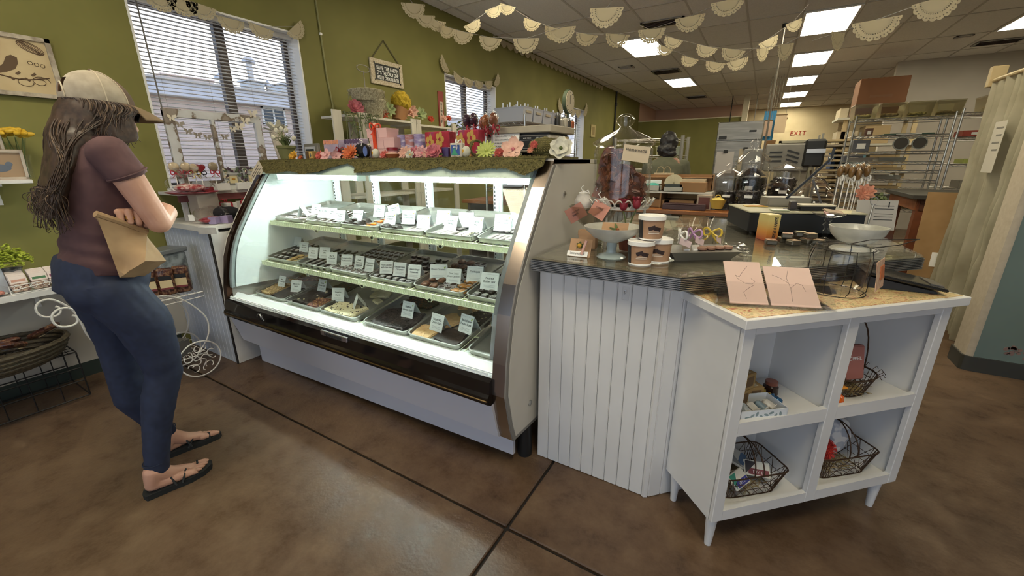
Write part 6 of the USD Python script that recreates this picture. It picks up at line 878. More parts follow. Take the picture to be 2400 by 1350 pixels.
deckbox('violet_box', 'small violet box left of the blue and green print box', 1047, 368, 1.73, (.04, .03, .05), pm('violet', '#3f2f5c', .4), 10)
# cellophane lollipops standing behind the red bags
p = at_y(1118, 366, 1.90); t = thing('lollipop_stand', 'clear stand holding wrapped lollipops behind the red bags', 'stand', (p[0], p[1], 1.366)); obj('block', bx(-.07, .07, -.03, .03, 0, .03, .004), GLASS, t); obj('foot', bx(-.075, .075, -.035, .035, 0, .004), GLASS, t)
for i, (u, v, c, k) in enumerate(((1100, 292, '#3a2430', 'ball'), (1112, 288, '#3a2430', 'ball'), (1131, 296, '#8f4f3a', 'ball'), (1143, 293, '#8f5a3a', 'ball'), (1158, 288, '#7a4a34', 'ball'))):
    q_ = at_y(u, v, 1.90); lollipop(q_[0], 1.885+.012*(i % 3), 1.397, q_[2]+.03, k, 'red', ['dark plum wrapped lollipop, leftmost in the stand', 'dark plum wrapped lollipop, second in the stand', 'amber wrapped lollipop in the middle of the stand', 'amber wrapped lollipop, second from the right in the stand', 'amber wrapped lollipop at the right of the stand'][i], 'lollipops in the stand', pm('lc'+c[1:], c, .2), .034)
# shop scale with notice
SC = nm('scale_putty', [(.4, '#9a907d'), (.6, '#a89e8b')], 4, .5); sc = thing('shop_scale', 'putty-coloured shop scale with two dark displays and flat platter', 'scale', (-1.13, 2.07, 1.366), -1)
obj('platter', bx(-.225, .205, -.12, .17, .128, .162, .004), SC, sc); obj('body', bx(-.20, .19, -.10, .14, .035, .118, .006), pm('scale_body', '#b3ab9b', .5), sc); obj('pillar', bx(-.03, .03, 0, .06, 0, .035), BLACK, sc); obj('foot', bx(-.17, .16, -.07, .11, -.0, .012, .003), pm('dark_foot', '#3c3a36', .5), sc); obj('gap', bx(-.19, .18, -.09, .13, .116, .129), BLACK, sc)
dp = obj('display_panel', bx(-.03, .175, -.1025, -.099, .045, .112), BLACK, sc); obj('display_rim', [bx(-.022, .166, -.1045, -.102, z, z+.003) for z in (.052, .092)]+[bx(x, x+.003, -.1045, -.102, .052, .095) for x in (-.022, .09, .163)], STEEL, dp); obj('lettering', [xy_to(text(s, .006, .05), (x, -.103, .100), (1, 0, 0), (0, -1, 0)) for s, x in (('WEIGHT', .0), ('UNIT PRICE', .06), ('TOTAL PRICE', .135))], PAPER, dp, smooth=False)
obj('side_label', bx(.1895, .1915, -.04, .03, .05, .10), pm('faint_label', '#a59a88', .6), sc); obj('yellow_sticker', bx(.1895, .192, .07, .10, .04, .112), pm('warning_yellow', '#b9962f', .5), sc)
p = at_y(1170, 340, 1.93); t = thing('allergy_notice', 'white printed notice leaning against the scale', 'notice', (p[0]+.02, 1.945, 1.376), rot=(-8, 0, 2)); obj('sheet', bx(-.085, .085, -.001, .001, 0, .125), PAPER, t); obj('lettering', [xy_to(text(s, .0075, .14), (0, -.0012, z), (1, 0, 0), (0, -1, 0)) for s, z in (('FOOD ALLERGY NOTICE', .104), ('Please be advised that food prepared', .086), ('here may contain these ingredients', .070), ('milk, eggs, wheat, soybean', .054), ('peanuts and tree nuts', .038))], INK, t, smooth=False)
# ---- white-washed plank shelf along the green wall with its flowers
PLK = nm('whitewashed_plank', [(.3, '#b3ad9d'), (.7, '#c6c0b0')], 5, .6, stretch=(3, 3, .6)); ps = thing('plank_shelf', 'whitewashed plank shelf unit standing along the green wall', 'shelf')
obj('top_plank', bx(-3.58, -3.22, 2.60, 3.44, 1.745, 1.765), PLK, ps); obj('top_plank', bx(-3.58, -3.22, 3.44, 4.05, 1.725, 1.745), PLK, ps); obj('middle_plank', bx(-3.58, -3.24, 2.60, 4.05, 1.03, 1.055), PLK, ps); obj('low_plank', bx(-3.58, -3.24, 2.60, 4.05, .55, .575), PLK, ps)
for x, y, w in ((-3.22, 2.49, .09), (-3.22, 2.77, .10), (-3.22, 3.42, .07), (-3.22, 3.495, .07), (-3.22, 4.10, .08), (-3.59, 2.95, .09), (-3.59, 3.6, .10)): obj('post', bx(x-.01, x+.01, y-w/2, y+w/2, 0, 1.79 if x > -3.5 else 1.74, .002), PLK, ps)
obj('screw', [ball((-3.209, y+dy, z), .004, 1, (.5, 1, 1)) for y in (2.77, 3.42, 3.495) for dy in (-.02, .02) for z in (1.58, 1.75, 1.04)], STEEL, ps, kind='stuff')
SX = -3.36
for nme, lb, u, v, r, m, kw in (('silk_rose', 'pink rose at the left of the plank shelf', 833, 253, .075, 'rose', {'w': .9}), ('silk_rose', 'salmon bloom atop the straw urn', 866, 232, .075, 'rose', {}), ('pink_lily', 'pale pink lily petal hanging by the straw urn', 859, 258, .05, 'pink', {'layers': ((3, 1, .3),)}), ('red_zinnia', 'red zinnia beside the straw urn', 897, 267, .055, 'red', {}), ('hydrangea', 'pale green hydrangea left of the tipped pot', 911, 258, .075, 'hydra', {}), ('peach_dahlia', 'big peach dahlia right of the tipped pot', 963, 262, .08, 'blush', {}), ('peach_dahlia', 'smaller peach dahlia low on the plank shelf', 945, 272, .045, 'peach', {}), ('hydrangea', 'pale green hydrangea at the right of the dahlias', 985, 268, .075, 'hydra', {}), ('red_zinnia', 'small red zinnia at the right end of the plank shelf', 1009, 280, .045, 'red', {}), ('pink_rosette', 'pale pink rosette at the shelf end by the blind', 1040, 278, .045, 'blush', {}), ('red_zinnia', 'red-orange flower at the extreme right of the plank shelf', 1051, 278, .04, 'red', {})):
    p = PX(u, v, SX); flower(nme, lb, (SX, p[1], max(p[2], 1.76+r*.4)), r, FM[m], **{'tilt': (66, 0, 70), **kw})
q = random.Random(9); t = thing('trailing_vine', 'grey-green vine trailing over the left end of the plank shelf', 'vine', (SX+.1, 2.62, 1.766)); obj('tendrils', [tube([(0, y, .01), (.05, y+q.uniform(-.03, .03), .02), (.08, y+q.uniform(-.05, .05), -.08), (.085, y+q.uniform(-.06, .06), -q.uniform(.15, .38))], .004, 4) for y in np.linspace(-.05, .33, 16)], nm('vine', [(.4, '#4c5234'), (.6, '#6d7350')], 50, .8), t, kind='stuff'); obj('leaflets', [mv(petal(.035, .012, .1), (.085, y, -q.uniform(0, .3)), rx=q.uniform(-60, 60), ry=90) for y in np.linspace(-.05, .33, 50)], LF, t, kind='stuff')
t = thing('trailing_vine', 'leafy sprig at the right end of the plank shelf', 'vine', (SX+.08, 4.12, 1.75)); obj('leaflets', [mv(petal(.07, .02, .1), (.02, q.uniform(-.12, .25), q.uniform(-.12, .06)), rx=q.uniform(-80, 80), ry=70) for _ in range(40)], LF, t, kind='stuff'); obj('stem', tube([(0, -.1, 0), (.03, .1, .04), (.05, .25, -.1)], .004, 5), LF, t)
STRAW = nm('straw_grey', [(.4, '#8a8268'), (.6, '#b3ab90')], 70, .9, 3, .3)
p = PX(875, 268, SX); t = thing('straw_urn', 'moss and straw covered urn on the plank shelf', 'urn', (SX, p[1], 1.766)); obj('urn', bumpy(lathe([(0, 0), (.08, 0), (.10, .08), (.13, .16), (.12, .17), (0, .15)], 28), .012, 30, 3), STRAW, t); obj('loose_straw', [bar((.1*math.cos(a), .1*math.sin(a), q.uniform(.02, .16)), (.15*math.cos(a+.3), .15*math.sin(a+.3), q.uniform(.0, .2)), .002, .001) for a in np.arange(0, 6.28, .06)], STRAW, t, kind='stuff', smooth=False)
p = PX(858, 208, SX); t = thing('hanging_basket', 'shallow straw basket on a wire hook stand above the urn', 'basket', (SX, p[1], p[2]-.04)); obj('bowl', bumpy(lathe([(0, -.07), (.12, -.07), (.17, .02), (.15, .03), (0, -.03)], 28), .008, 40, 4), STRAW, t); obj('loose_straw', [bar((.15*math.cos(a), .15*math.sin(a), .02), (.17*math.cos(a+.2), .17*math.sin(a+.2), q.uniform(-.07, .0)), .002, .001) for a in np.arange(0, 6.28, .06)]+[bar((.05, .14+q.uniform(-.03, .03), 0), (.06, .17+q.uniform(-.02, .05), -.16), .002, .001) for _ in range(14)], STRAW, t, kind='stuff', smooth=False); obj('wire_hook', [rod((0, -.01, -.29), (0, -.01, .19), .004, 6), tube([(0, -.01+.075*math.sin(a), .21+.03*math.cos(a)) for a in np.arange(0, 6.28, .3)], .004, 6, True)], CORD, t)
p = PX(935, 255, SX); t = thing('tipped_pot', 'tipped terracotta pot with a ball of yellow moss', 'flower pot', (SX, p[1], 1.83), rot=(-25, 0, 0)); obj('pot', lathe([(0, -.06), (.06, -.06), (.085, .06), (.075, .06), (0, .04)], 24), pm('tan_terracotta', '#96693f', .7), t); obj('moss_ball', bumpy(ball((0, -.02, .14), .10, 3), .022, 40, 5), nm('yellow_moss', [(.4, '#a3861c'), (.6, '#c2a52c')], 50, .9, 3, .3), t)
# ---- on the green wall
t = thing('chocolate_sign', 'black hanging sign with white lettering in a patterned cream frame', 'sign', (-3.698, 0, 0)); y0, y1, z0, z1 = 3.335, 3.795, 2.16, 2.405
obj('frame_board', bx(0, .02, y0, y1, z0, z1, .003), nm('cream_pattern', [(.45, '#c9bda4'), (.55, '#b3a488')], 70, .7, 1), t); obj('black_panel', bx(.02, .024, y0+.055, y1-.055, z0+.045, z1-.045), pm('slate_black', '#2f2f2b', .7), t)
obj('lettering', [axes(text(s, .035, .31, .002, True), (0, 1, 0), (0, 0, 1), (1, 0, 0), (.024, (y0+y1)/2, z)) for s, z in (('SAVE THE EARTH', 2.305), ("IT'S THE ONLY ONE", 2.258), ('WITH CHOCOLATE!', 2.211))], PAPER, t, smooth=False); obj('corner_stud', [ball((.024, y, z), .009, 1, (.5, 1, 1)) for y in (y0+.05, y1-.05) for z in (z0+.04, z1-.04)], BLACK, t, kind='stuff'); obj('ribbon_hanger', [bar((.008, y0+.04, z1), (.008, 3.555, 2.60), .012, .002, (1, 0, 0)), bar((.008, y1-.04, z1), (.008, 3.555, 2.60), .012, .002, (1, 0, 0))], pm('olive_ribbon', '#4a4524', .7), t)
t = thing('vertical_plaque', 'narrow red and white upright plaque left of the middle window', 'plaque', (-3.698, 0, 0)); obj('board', bx(0, .012, 4.40, 4.50, 1.76, 2.22), pm('plaque_red', '#8f3a33', .6), t); obj('white_panel', bx(.012, .014, 4.42, 4.48, 1.80, 2.10), pm('plaque_cream', '#c9b8a3', .7), t); obj('lettering', [axes(text(c, .032, .05, .001, True), (0, 1, 0), (0, 0, 1), (1, 0, 0), (.014, 4.45, 2.055-.042*i)) for i, c in enumerate('BEWARE')], INK, t, smooth=False)
t = thing('wall_cable', 'white cable running down the green wall beside the large window', 'cable', (-3.69, 0, 0)); obj('cable', tube([(0, 2.775, CEIL), (0, 2.783, 2.757), (0, 2.79, 2.49), (0, 2.80, 2.14), (0, 2.836, 1.80), (0, 2.85, .3)], .008, 6), pm('cable_olive', '#8a8755', .6), t); obj('clip', bx(-.008, .01, 2.778, 2.80, 2.48, 2.50), TRIM, t)
t = thing('wall_pipe', 'black conduit dropping from the ceiling on the far green wall', 'pipe', (-3.67, 11.72, 0)); obj('pipe', rod((0, 0, 1.4), (0, 0, CEIL), .022, 8), BLACK, t); obj('coupling', rod((0, 0, 2.78), (0, 0, 2.86), .035, 8), BLACK, t)
t = thing('wall_paper_note', 'small framed certificate on the green wall by the far window', 'notice', (-3.69, 0, 0)); p = PX(1390, 307, -3.69); obj('sheet', bx(-.003, .006, p[1]-.15, p[1]+.15, p[2]-.14, p[2]+.14), pm('note_tan', '#b3a273', .7), t); obj('inner', bx(.006, .008, p[1]-.09, p[1]+.09, p[2]-.09, p[2]+.09), pm('note_mid', '#937f52', .7), t)
# ---- lace doily garlands
LACE = [pm('lace_cream', '#cbbf9f', .85), pm('lace_white', '#c3bcac', .85)]
usdkit.material(stage, '/World/Looks/lace_thin', {'d': ('diffuse_bsdf', {'color': lin('#cfc4a6')}), 'tr': ('translucent_bsdf', {'color': lin('#cfc4a6')}), 'm': ('mix_closure', {'fac': .4})}, [('d.BSDF', 'm.closure1'), ('tr.BSDF', 'm.closure2')], surface='m.closure'); LTH = UsdShade.Material.Get(stage, '/World/Looks/lace_thin')
def doily_mesh(R=.09):
    sc_ = [Point(R*.84*math.cos(a), -R*.84*math.sin(a)).buffer(R*.165, 5) for a in np.linspace(.08, math.pi-.08, 10)]; g = Point(0, 0).buffer(R*.84, 24)
    for s in sc_: g = g.union(s)
    g = g.intersection(sbox(-2*R, -2*R, 2*R, 0)); holes = [Point(R*.67*math.cos(a), -R*.67*math.sin(a)).buffer(R*.028, 2) for a in np.linspace(.1, math.pi-.1, 22)]+[Point(R*.86*math.cos(a), -R*.86*math.sin(a)).buffer(R*.03, 2) for a in np.linspace(.1, math.pi-.1, 19)]
    for h in holes: g = g.difference(h)
    m = ext(g.simplify(R*.004), .0012); rim = ext(Point(0, 0).buffer(R*.62, 16).difference(Point(0, 0).buffer(R*.58, 16)).intersection(sbox(-2*R, -2*R, 2*R, 0)), .0022); return trimesh.util.concatenate([m, rim])
DM = doily_mesh()
def garland(label, pts, name='doily_garland', tail=()):
    """pts: (u, v, apparent width px, size m)"""
    C3 = []
    for u, v, px, s in pts: C3.append(EYE+ray(u, v)*(CF*s/px))
    C3 = [np.array([p[0], p[1], min(p[2], CEIL-.03)]) for p in C3]; t = thing(name, label, 'garland', (0, 0, 0)); ends = [EYE+ray(u, v)*w for u, v, w in tail]; ends = [np.array([p[0], p[1], min(p[2], CEIL-.004)]) for p in ends]
    obj('string', tube([*ends[:1], *C3, *ends[1:]], .0016, 4), CORD, t)
    for i, (p, (u, v, px, s)) in enumerate(zip(C3, pts)):
        a, b = C3[max(i-1, 0)], C3[min(i+1, len(C3)-1)]; d = b-a; d /= max(np.linalg.norm(d), 1e-6); r3 = RT*math.cos(0)+0; d = d if d@RT > 0 else -d
        d = d*.45+RT*.55; d[2] = (b-a)[2]/max(np.linalg.norm(b-a), 1e-6)*np.sign((b-a)@RT)*.8; d /= np.linalg.norm(d); n = np.cross(d, (0, 0, 1)); n /= np.linalg.norm(n); n = n+np.array([rnd.uniform(-.2, .2), rnd.uniform(-.2, .2), rnd.uniform(-.1, .15)]); n -= d*(n@d); n /= np.linalg.norm(n)
        obj('doily', axes(mv(DM, s=s/.18), d, np.cross(n, d), n, p), LTH, t, smooth=False)
garland('doily garland sagging from the near ceiling across the green wall', [(968, 8, 62, .18), (996, 36, 52, .17), (1022, 48, 48, .17), (1048, 63, 48, .17), (1086, 74, 56, .18), (1150, 88, 58, .18), (1233, 90, 64, .18), (1318, 64, 66, .18), (1422, 18, 84, .18)], tail=((935, -30, 2.8), (1460, -30, 2.05)))
garland('doily garland hung from the ceiling over the case, second strand', [(1105, 53, 44, .18), (1155, 18, 42, .18), (1190, 12, 42, .18), (1248, 48, 46, .18), (1300, 66, 50, .18), (1376, 80, 52, .18), (1448, 80, 57, .18), (1528, 68, 62, .18), (1617, 38, 66, .18), (1706, 0, 72, .18)], tail=((1090, 66, 4.0), (1760, -40, 2.3)))
garland('faint doily garland in the middle distance, upper strand', [(1580, 90, 44, .18), (1658, 109, 48, .18), (1720, 116, 52, .18), (1788, 113, 58, .18), (1842, 103, 70, .18)], tail=((1500, 60, 4.4), (1905, 70, 2.4)))
garland('faint doily garland in the middle distance, lower strand', [(1560, 110, 38, .18), (1618, 135, 40, .18), (1678, 146, 44, .18), (1728, 140, 46, .18), (1800, 92, 48, .18), (1860, 50, 46, .18)], tail=((1500, 85, 4.6), (1895, 10, 3.7)))
garland('doily garland with the largest doilies, at the upper right', [(1965, 76, 78, .18), (2055, 46, 90, .18), (2196, -4, 96, .18)], tail=((1905, 95, 2.3), (2300, -60, 1.7)))
def wgar(label, pts, r, tilt): 
    t = thing('window_doilies', label, 'garland', (0, 0, 0)); P_ = [PX(u, v, WX+.035) for u, v in pts]; obj('string', tube(P_, .0015, 4), CORD, t)
    for i, (p, a) in enumerate(zip(P_, tilt)): obj('doily', axes(mv(DM, s=r/.09), *(lambda c, s: ((0, c, s), (0, -s, c), (1, 0, 0)))(math.cos(math.radians(a)), math.sin(math.radians(a))), p), LTH, t, smooth=False)
wgar('white doilies strung along the top of the large window', [(372, -12), (425, 0), (470, 10), (540, 44), (612, 62), (688, 62)], .10, (0, 6, -4, 0, -6, 42)); wgar('small doilies draped round the middle window top', [(1045, 148), (1075, 176), (1098, 185), (1122, 190), (1145, 190), (1162, 184)], .11, (-52, -20, -5, 0, 10, 55)); wgar('small doilies draped round the farthest window top', [(1316, 246), (1328, 252), (1342, 255), (1355, 257), (1371, 255)], .16, (-48, -10, 0, 5, 55))
t = thing('lace_edging', 'lace doily edging running along the ceiling line of the green wall', 'garland', (0, 0, 0)); obj('string', rod((WX+.02, 5.7, CEIL-.02), (WX+.02, 10.6, CEIL-.02), .002, 4), CORD, t)
for i in range(26): obj('doily', axes(mv(DM, s=1.1), (0, 1, 0), (0, 0, 1), (1, 0, 0), (WX+.02, 5.8+.19*i, CEIL-.02)), LTH, t, smooth=False)
# ---- on the checkout counter
CZ = .9878
JX = PY(1453, 470, 1.86)[0]
def C(u, v): p = PZ(u, v, CZ); return (p[0], p[1], CZ)
def glassjar(t, prof, lid, cont=None, cm=None, n=28):
    obj('jar', lathe(prof, n), AC, t); obj('lid', lathe(lid, n), AC, t)
    if cont: obj('contents', cont, cm, t, kind='stuff')
def wall_(pr, th=.004): return pr+[(max(r-th, 0), z) for r, z in pr[::-1]]
MILK = nm('milk_glass', [(.4, '#b9b7aa'), (.6, '#cdcbc0')], 10, .25); LATT = pm('white_iron', '#c9c3b6', .45)
t = thing('cake_stand', 'white iron cake stand with lattice rim under the tall toffee jar', 'cake stand', (JX, 1.86, CZ)); obj('plate', lathe([(0, .165), (.12, .165), (.125, .175), (0, .175)], 32), LATT, t); obj('rim_band', lathe([(.125, .165), (.128, .165), (.128, .178), (.125, .178)], 32), LATT, t)
obj('lattice_rim', [tube([((.13+.018*math.sin(b))*math.cos(a+.17*(b/3.14-.5)*2), (.13+.018*math.sin(b))*math.sin(a+.17*(b/3.14-.5)*2), .175+.032*math.sin(b)) for b in np.linspace(0, math.pi, 9)], .0028, 5) for a in np.arange(24)*math.pi/12], LATT, t, kind='stuff'); 
for a in (.3, 2.4, 4.5): obj('leg', rod((.11*math.cos(a), .11*math.sin(a), 0), (.11*math.cos(a), .11*math.sin(a), .166), .006, 8), LATT, t)
t = thing('candy_jar', 'tall lidded glass jar of brown toffee pieces with a hanging card', 'jar', (JX, 1.86, CZ+.178)); q = random.Random(6); TOF = nm('toffee_slab', [(.35, '#3f2114'), (.55, '#6a3a22'), (.7, '#8a5630')], 30, .35, 4, .3)
ts = []
for i in range(150):
    a, rr = q.uniform(0, 6.28), .115*math.sqrt(q.uniform(.3, 1)); x_, y_ = rr*math.cos(a), rr*math.sin(a); z = q.uniform(.02, .15-.5*max(x_, 0)) if i < 100 else q.uniform(.1, .22)
    if i >= 100: x_ = -abs(x_)*.9; y_ *= .7
    ts.append(mv(shard(.05, .07, i, .012, 4), (x_*.8, y_*.75, z), rx=q.uniform(0, 180), ry=q.uniform(0, 180)))
ts.append(mv(lathe([(0, 0), (.10, 0), (.10, .09), (0, .11)], 16), (0, 0, .01)))
glassjar(t, wall_([(0, 0), (.118, 0), (.124, .012), (.124, .235), (.118, .245), (.126, .255)]), [(.13, .252), (.134, .262), (.115, .278), (.06, .305), (.03, .318), (.022, .328), (.036, .342), (.04, .356), (.03, .37), (.014, .378), (0, .38), (0, .373), (.02, .366), (.02, .33), (.05, .30), (.11, .272), (.126, .258)], ts, TOF)
obj('hanging_card', xy_to(bx(-.052, .052, -.032, .032, 0, .002), (.085, -.115, .215), (.9, .25, -.12), (.3, -.9, .25)), pm('toffee_card', '#b9a98f', .7), t); obj('lettering', [xy_to(text(s, .011, .09, .001), np.array((.085, -.115, .215))+np.array((.3, -.9, .25))*.0026+np.array((0, 0, dz)), (.9, .25, -.12), (.3, -.9, .25)) for s, dz in (('Homemade', .008), ('English Toffee', -.016))], INK, t, smooth=False)
t = thing('glass_compote', 'cut glass pedestal bowl holding pink-tagged white bags', 'bowl', C(1388, 572)); obj('bowl', lathe(wall_([(0, .07), (.03, .072), (.07, .105), (.105, .16), (.112, .175)]), 12), pane('cut_glass', (.82, .80, .76), .12, 1.5), t, smooth=False); obj('stem', lathe([(0, .0), (.05, .0), (.045, .008), (.012, .02), (.010, .06), (.02, .075), (0, .075)], 16), AC, t)
gx, gy = C(1388, 572)[:2]; TAGP = pm('salmon_tag', '#b57d6c', .7)
for i, (dx, dy, dz, rz, rx, lb, tx, ty, tz, tr) in enumerate(((-.045, -.02, .20, 20, 20, 'white cotton bag with a salmon tag, left in the cut glass bowl', -.075, -.05, .145, 32), (.05, -.02, .175, -10, 15, 'white cotton bag with a salmon tag, right in the cut glass bowl', .06, -.075, .165, -22), (.01, .04, .19, 5, -10, 'white cotton bag with a tall dark salmon tag, at the back of the bowl', .03, .01, .235, -15))):
    b = thing('cotton_bag', lb, 'bag', (gx+dx, gy+dy, CZ+dz-.055), rz); obj('bag', bumpy(mv(trimesh.creation.icosphere(3, 1.).apply_transform(np.diag([.038, .032, .05, 1])), (0, 0, .045)), .007, 40, i), pm('muslin', '#cdc5b8', .9), b); obj('tie', [tube([(.02*math.cos(a), -.02+.012*math.sin(a), .088) for a in np.arange(0, 6.28, .5)], .002, 5, True), tube([(0, -.02, .088), (-.012, -.03, .11), (.0, -.03, .12)], .002, 5), tube([(0, -.02, .088), (.02, -.035, .10), (.025, -.035, .085)], .002, 5)], PAPER, b)
    g = obj('tag', xy_to(bx(-.042, .042, -.033, .033, 0, .0015), (tx-dx, ty-dy, tz-dz+.055), (math.cos(math.radians(tr)), -.15, math.sin(math.radians(tr))), (.3, -.95, .2)), TAGP if i < 2 else pm('dark_salmon_tag', '#8f5d50', .7), b); obj('lettering', [xy_to(text(s, .009, .06, .0006), np.array((tx-dx, ty-dy, tz-dz+.055))+np.array((.3, -.95, .2))*.002+np.array((0, 0, d_)), (math.cos(math.radians(tr)), -.15, math.sin(math.radians(tr))), (.3, -.95, .2)) for s, d_ in (('coffee', .004), ('bags', -.010))], INK, g, smooth=False)
t = thing('milk_glass_compote', 'pale milk glass pedestal bowl with a kraft card inside', 'bowl', C(1432, 601)); obj('bowl', lathe(wall_([(0, .058), (.03, .06), (.075, .08), (.105, .108), (.112, .122)]), 32), MILK, t); obj('stem', lathe([(0, 0), (.058, 0), (.05, .007), (.022, .016), (.017, .03), (.021, .045), (.02, .058), (0, .06)], 28), pm('blue_milk', '#9aa6a4', .2), t)
cx_, cy_ = C(1432, 601)[:2]; t = thing('kraft_pillow_card', 'kraft card with leaf sprig lying in the milk glass bowl', 'card', (cx_+.01, cy_-.01, CZ+.105), rot=(40, 0, 10)); obj('card', bx(-.05, .05, -.04, .04, 0, .003), KRAFT, t); obj('sprig', [mv(petal(.03, .012, .2), (.01, 0, .004), rz=a) for a in (20, 80, 140, 200)], LF, t, kind='stuff'); obj('berry', ball((.012, .0, .008), .007, 1), pm('rust_berry', '#8a4a20', .5), t); obj('clear_wrap', bumpy(mv(bx(.01, .07, -.04, .03, .004, .01, .002).subdivide().subdivide(), rz=12), .004, 60, 3), CLEAR, t)
t = thing('kraft_flower_card', 'kraft card with flower and pink stick beside the milk glass bowl', 'card', C(1356, 602), rot=(0, 0, 4)); al = 28; obj('card', mv(bx(-.045, .045, -.001, .001, 0, .075), rx=-al), KRAFT, t); obj('sprig', [mv(petal(.018, .010, .2), (0, .012, .042), rx=60, ry=a) for a in (0, 60, 120, 180, 240, 300)], LF, t, kind='stuff'); obj('yellow_flower', ball((.0, .006, .045), .009, 1), FM['gold'], t); obj('pink_stick', rod((.012, -.004, .012), (.026, .012, .065), .006, 8), pm('pink_stick', '#c59a8c', .5), t)
sg = obj('white_label', mv(bx(-.048, .036, -.006, -.004, -.0, .022), rx=-al), PAPER, t, label='white handwritten label'); obj('lettering', mv(xy_to(text('Love you More', .009, .06, .0006), (-.006, -.0062, .008), (1, 0, 0), (0, -1, 0)), rx=-al), INK, sg, smooth=False)
t = thing('kraft_box', 'small kraft box behind the milk glass bowl', 'box', C(1372, 580)); obj('carton', bx(-.03, .05, -.015, .015, 0, .075, .002), KRAFT, t); obj('lid', bx(-.031, .051, -.016, .016, .055, .077), KRAFT, t)
for n_, (u, v, lb) in enumerate(((1398, 578, 'white ring-handled mug left of the milk glass bowl'), (1497, 590, 'white mug half hidden behind the kraft tubs'))):
    t = thing('mug', lb, 'mug', C(u, v)); obj('cup', lathe(wall_([(0, 0), (.026, 0), (.03, .05)], .003), 22), MILK if n_ else AC, t); obj('handle', mv(trimesh.creation.torus(.016, .0045, 18, 8), (-.036, 0, .03), rx=90), MILK, t)
t = thing('tulip_pot', 'red tulips in a small terracotta pot behind the milk glass bowl', 'plant', C(1466, 585)); obj('pot', lathe(wall_([(0, 0), (.026, 0), (.034, .05), (.038, .05), (.038, .064)]), 22), pm('terracotta2', '#7d4630', .7), t)
for i, (dx, z) in enumerate(((-.022, .195), (.032, .205))): obj('stem', tube([(0, 0, .05), (dx*.5, 0, .13), (dx, 0, z-.03)], .003, 6), LF, t); obj('tulip', [mv(petal(.05, .034, -.35), (dx, 0, z-.028), rx=82, rz=a) for a in (0, 60, 120, 180, 240, 300)]+[ball((dx, 0, z-.006), .017, 2, (1, 1, 1.5))], pm('tulip_red', '#7c1a28', .5), t, kind='stuff')
TUBK = nm('tub_kraft', [(.4, '#a07a5c'), (.6, '#ab8666')], 8, .6); BT = pm('tub_dark', '#22201f', .5)
def tub(u, v, z, label, rz=0):
    p = C(u, v); t = thing('ice_cream_tub', label, 'tub', (p[0], p[1], z), rz, 'kraft candy tubs'); obj('cup', lathe([(0, .003), (.040, .0), (.046, .078), (0, .078)], 30), TUBK, t); obj('lid', lathe([(0, .076), (.049, .072), (.049, .086), (.046, .088), (.044, .085), (0, .085)], 30), PAPER, t); obj('base_rim', lathe([(.0405, 0), (.042, 0), (.042, .005), (.0405, .005)], 30), PAPER, t)
    W_ = lambda m, a0: trimesh.Trimesh(np.array([[(.0405+.006*v[1]/.078+v[2])*math.sin(a0+v[0]/.043), -(.0405+.006*v[1]/.078+v[2])*math.cos(a0+v[0]/.043), v[1]] for v in m.vertices]), m.faces, process=False)
    obj('chocolate_print', [W_(mv(bx(-.012, .012, -.007, .007, .0005, .0012).subdivide(), (x, .045+dy, 0), rz=r), .35) for x, dy, r in ((-.008, 0, 20), (.012, -.004, -15))], pm('choc_print', '#2e1c18', .6), t, smooth=False); obj('script_line', [W_(bx(-.020, .020, .024, .028, .0005, .001).subdivide().subdivide(), .35), W_(bx(-.018, .018, .030, .033, .0005, .001).subdivide().subdivide(), .35)], pm('script_cream', '#d6c3ae', .6), t, smooth=False); obj('dark_band', W_(bx(-.010, .014, .004, .074, .0005, .001).subdivide().subdivide(), -.95), BT, t, smooth=False)
tub(1499, 617, CZ, 'kraft tub with white lid, front left of the stack'); tub(1541, 611, CZ, 'kraft tub with white lid, front right of the stack', -14); tub(1519, 614, CZ+.089, 'kraft tub with white lid stacked on top of two others', 6)
# shallow grey tray with cellophane bags and jam jars
tc, td = np.array(C(1632, 603)), 33
t = thing('display_tray', 'flared grey metal tray of candy bags and jam jars', 'tray', tuple(tc), td); TRM = pm('pewter_tray', '#85827a', .4, .7)
def frust(w, d, w2, d2, h, th): 
    o = trimesh.convex.convex_hull(np.array([(sx*w, sy*d, 0) for sx in (-1, 1) for sy in (-1, 1)]+[(sx*w2, sy*d2, h) for sx in (-1, 1) for sy in (-1, 1)])); i_ = trimesh.convex.convex_hull(np.array([(sx*(w-th), sy*(d-th), th) for sx in (-1, 1) for sy in (-1, 1)]+[(sx*(w2-th), sy*(d2-th), h+.001) for sx in (-1, 1) for sy in (-1, 1)]))
    A_, B_ = [m3.Manifold(m3.Mesh(np.asarray(x.vertices, np.float32), np.asarray(x.faces, np.uint32))) for x in (o, i_)]; k = (A_-B_).to_mesh(); return trimesh.Trimesh(k.vert_properties[:, :3], k.tri_verts, process=False)
obj('tray', frust(.105, .052, .135, .075, .035, .002), TRM, t, smooth=False); obj('hem', frust(.133, .073, .136, .076, .003, .004).apply_translation((0, 0, .033)), TRM, t, smooth=False)
def TR_(x, y, z=0): a = math.radians(td); return (tc[0]+x*math.cos(a)-y*math.sin(a), tc[1]+x*math.sin(a)+y*math.cos(a), CZ+.003+z)
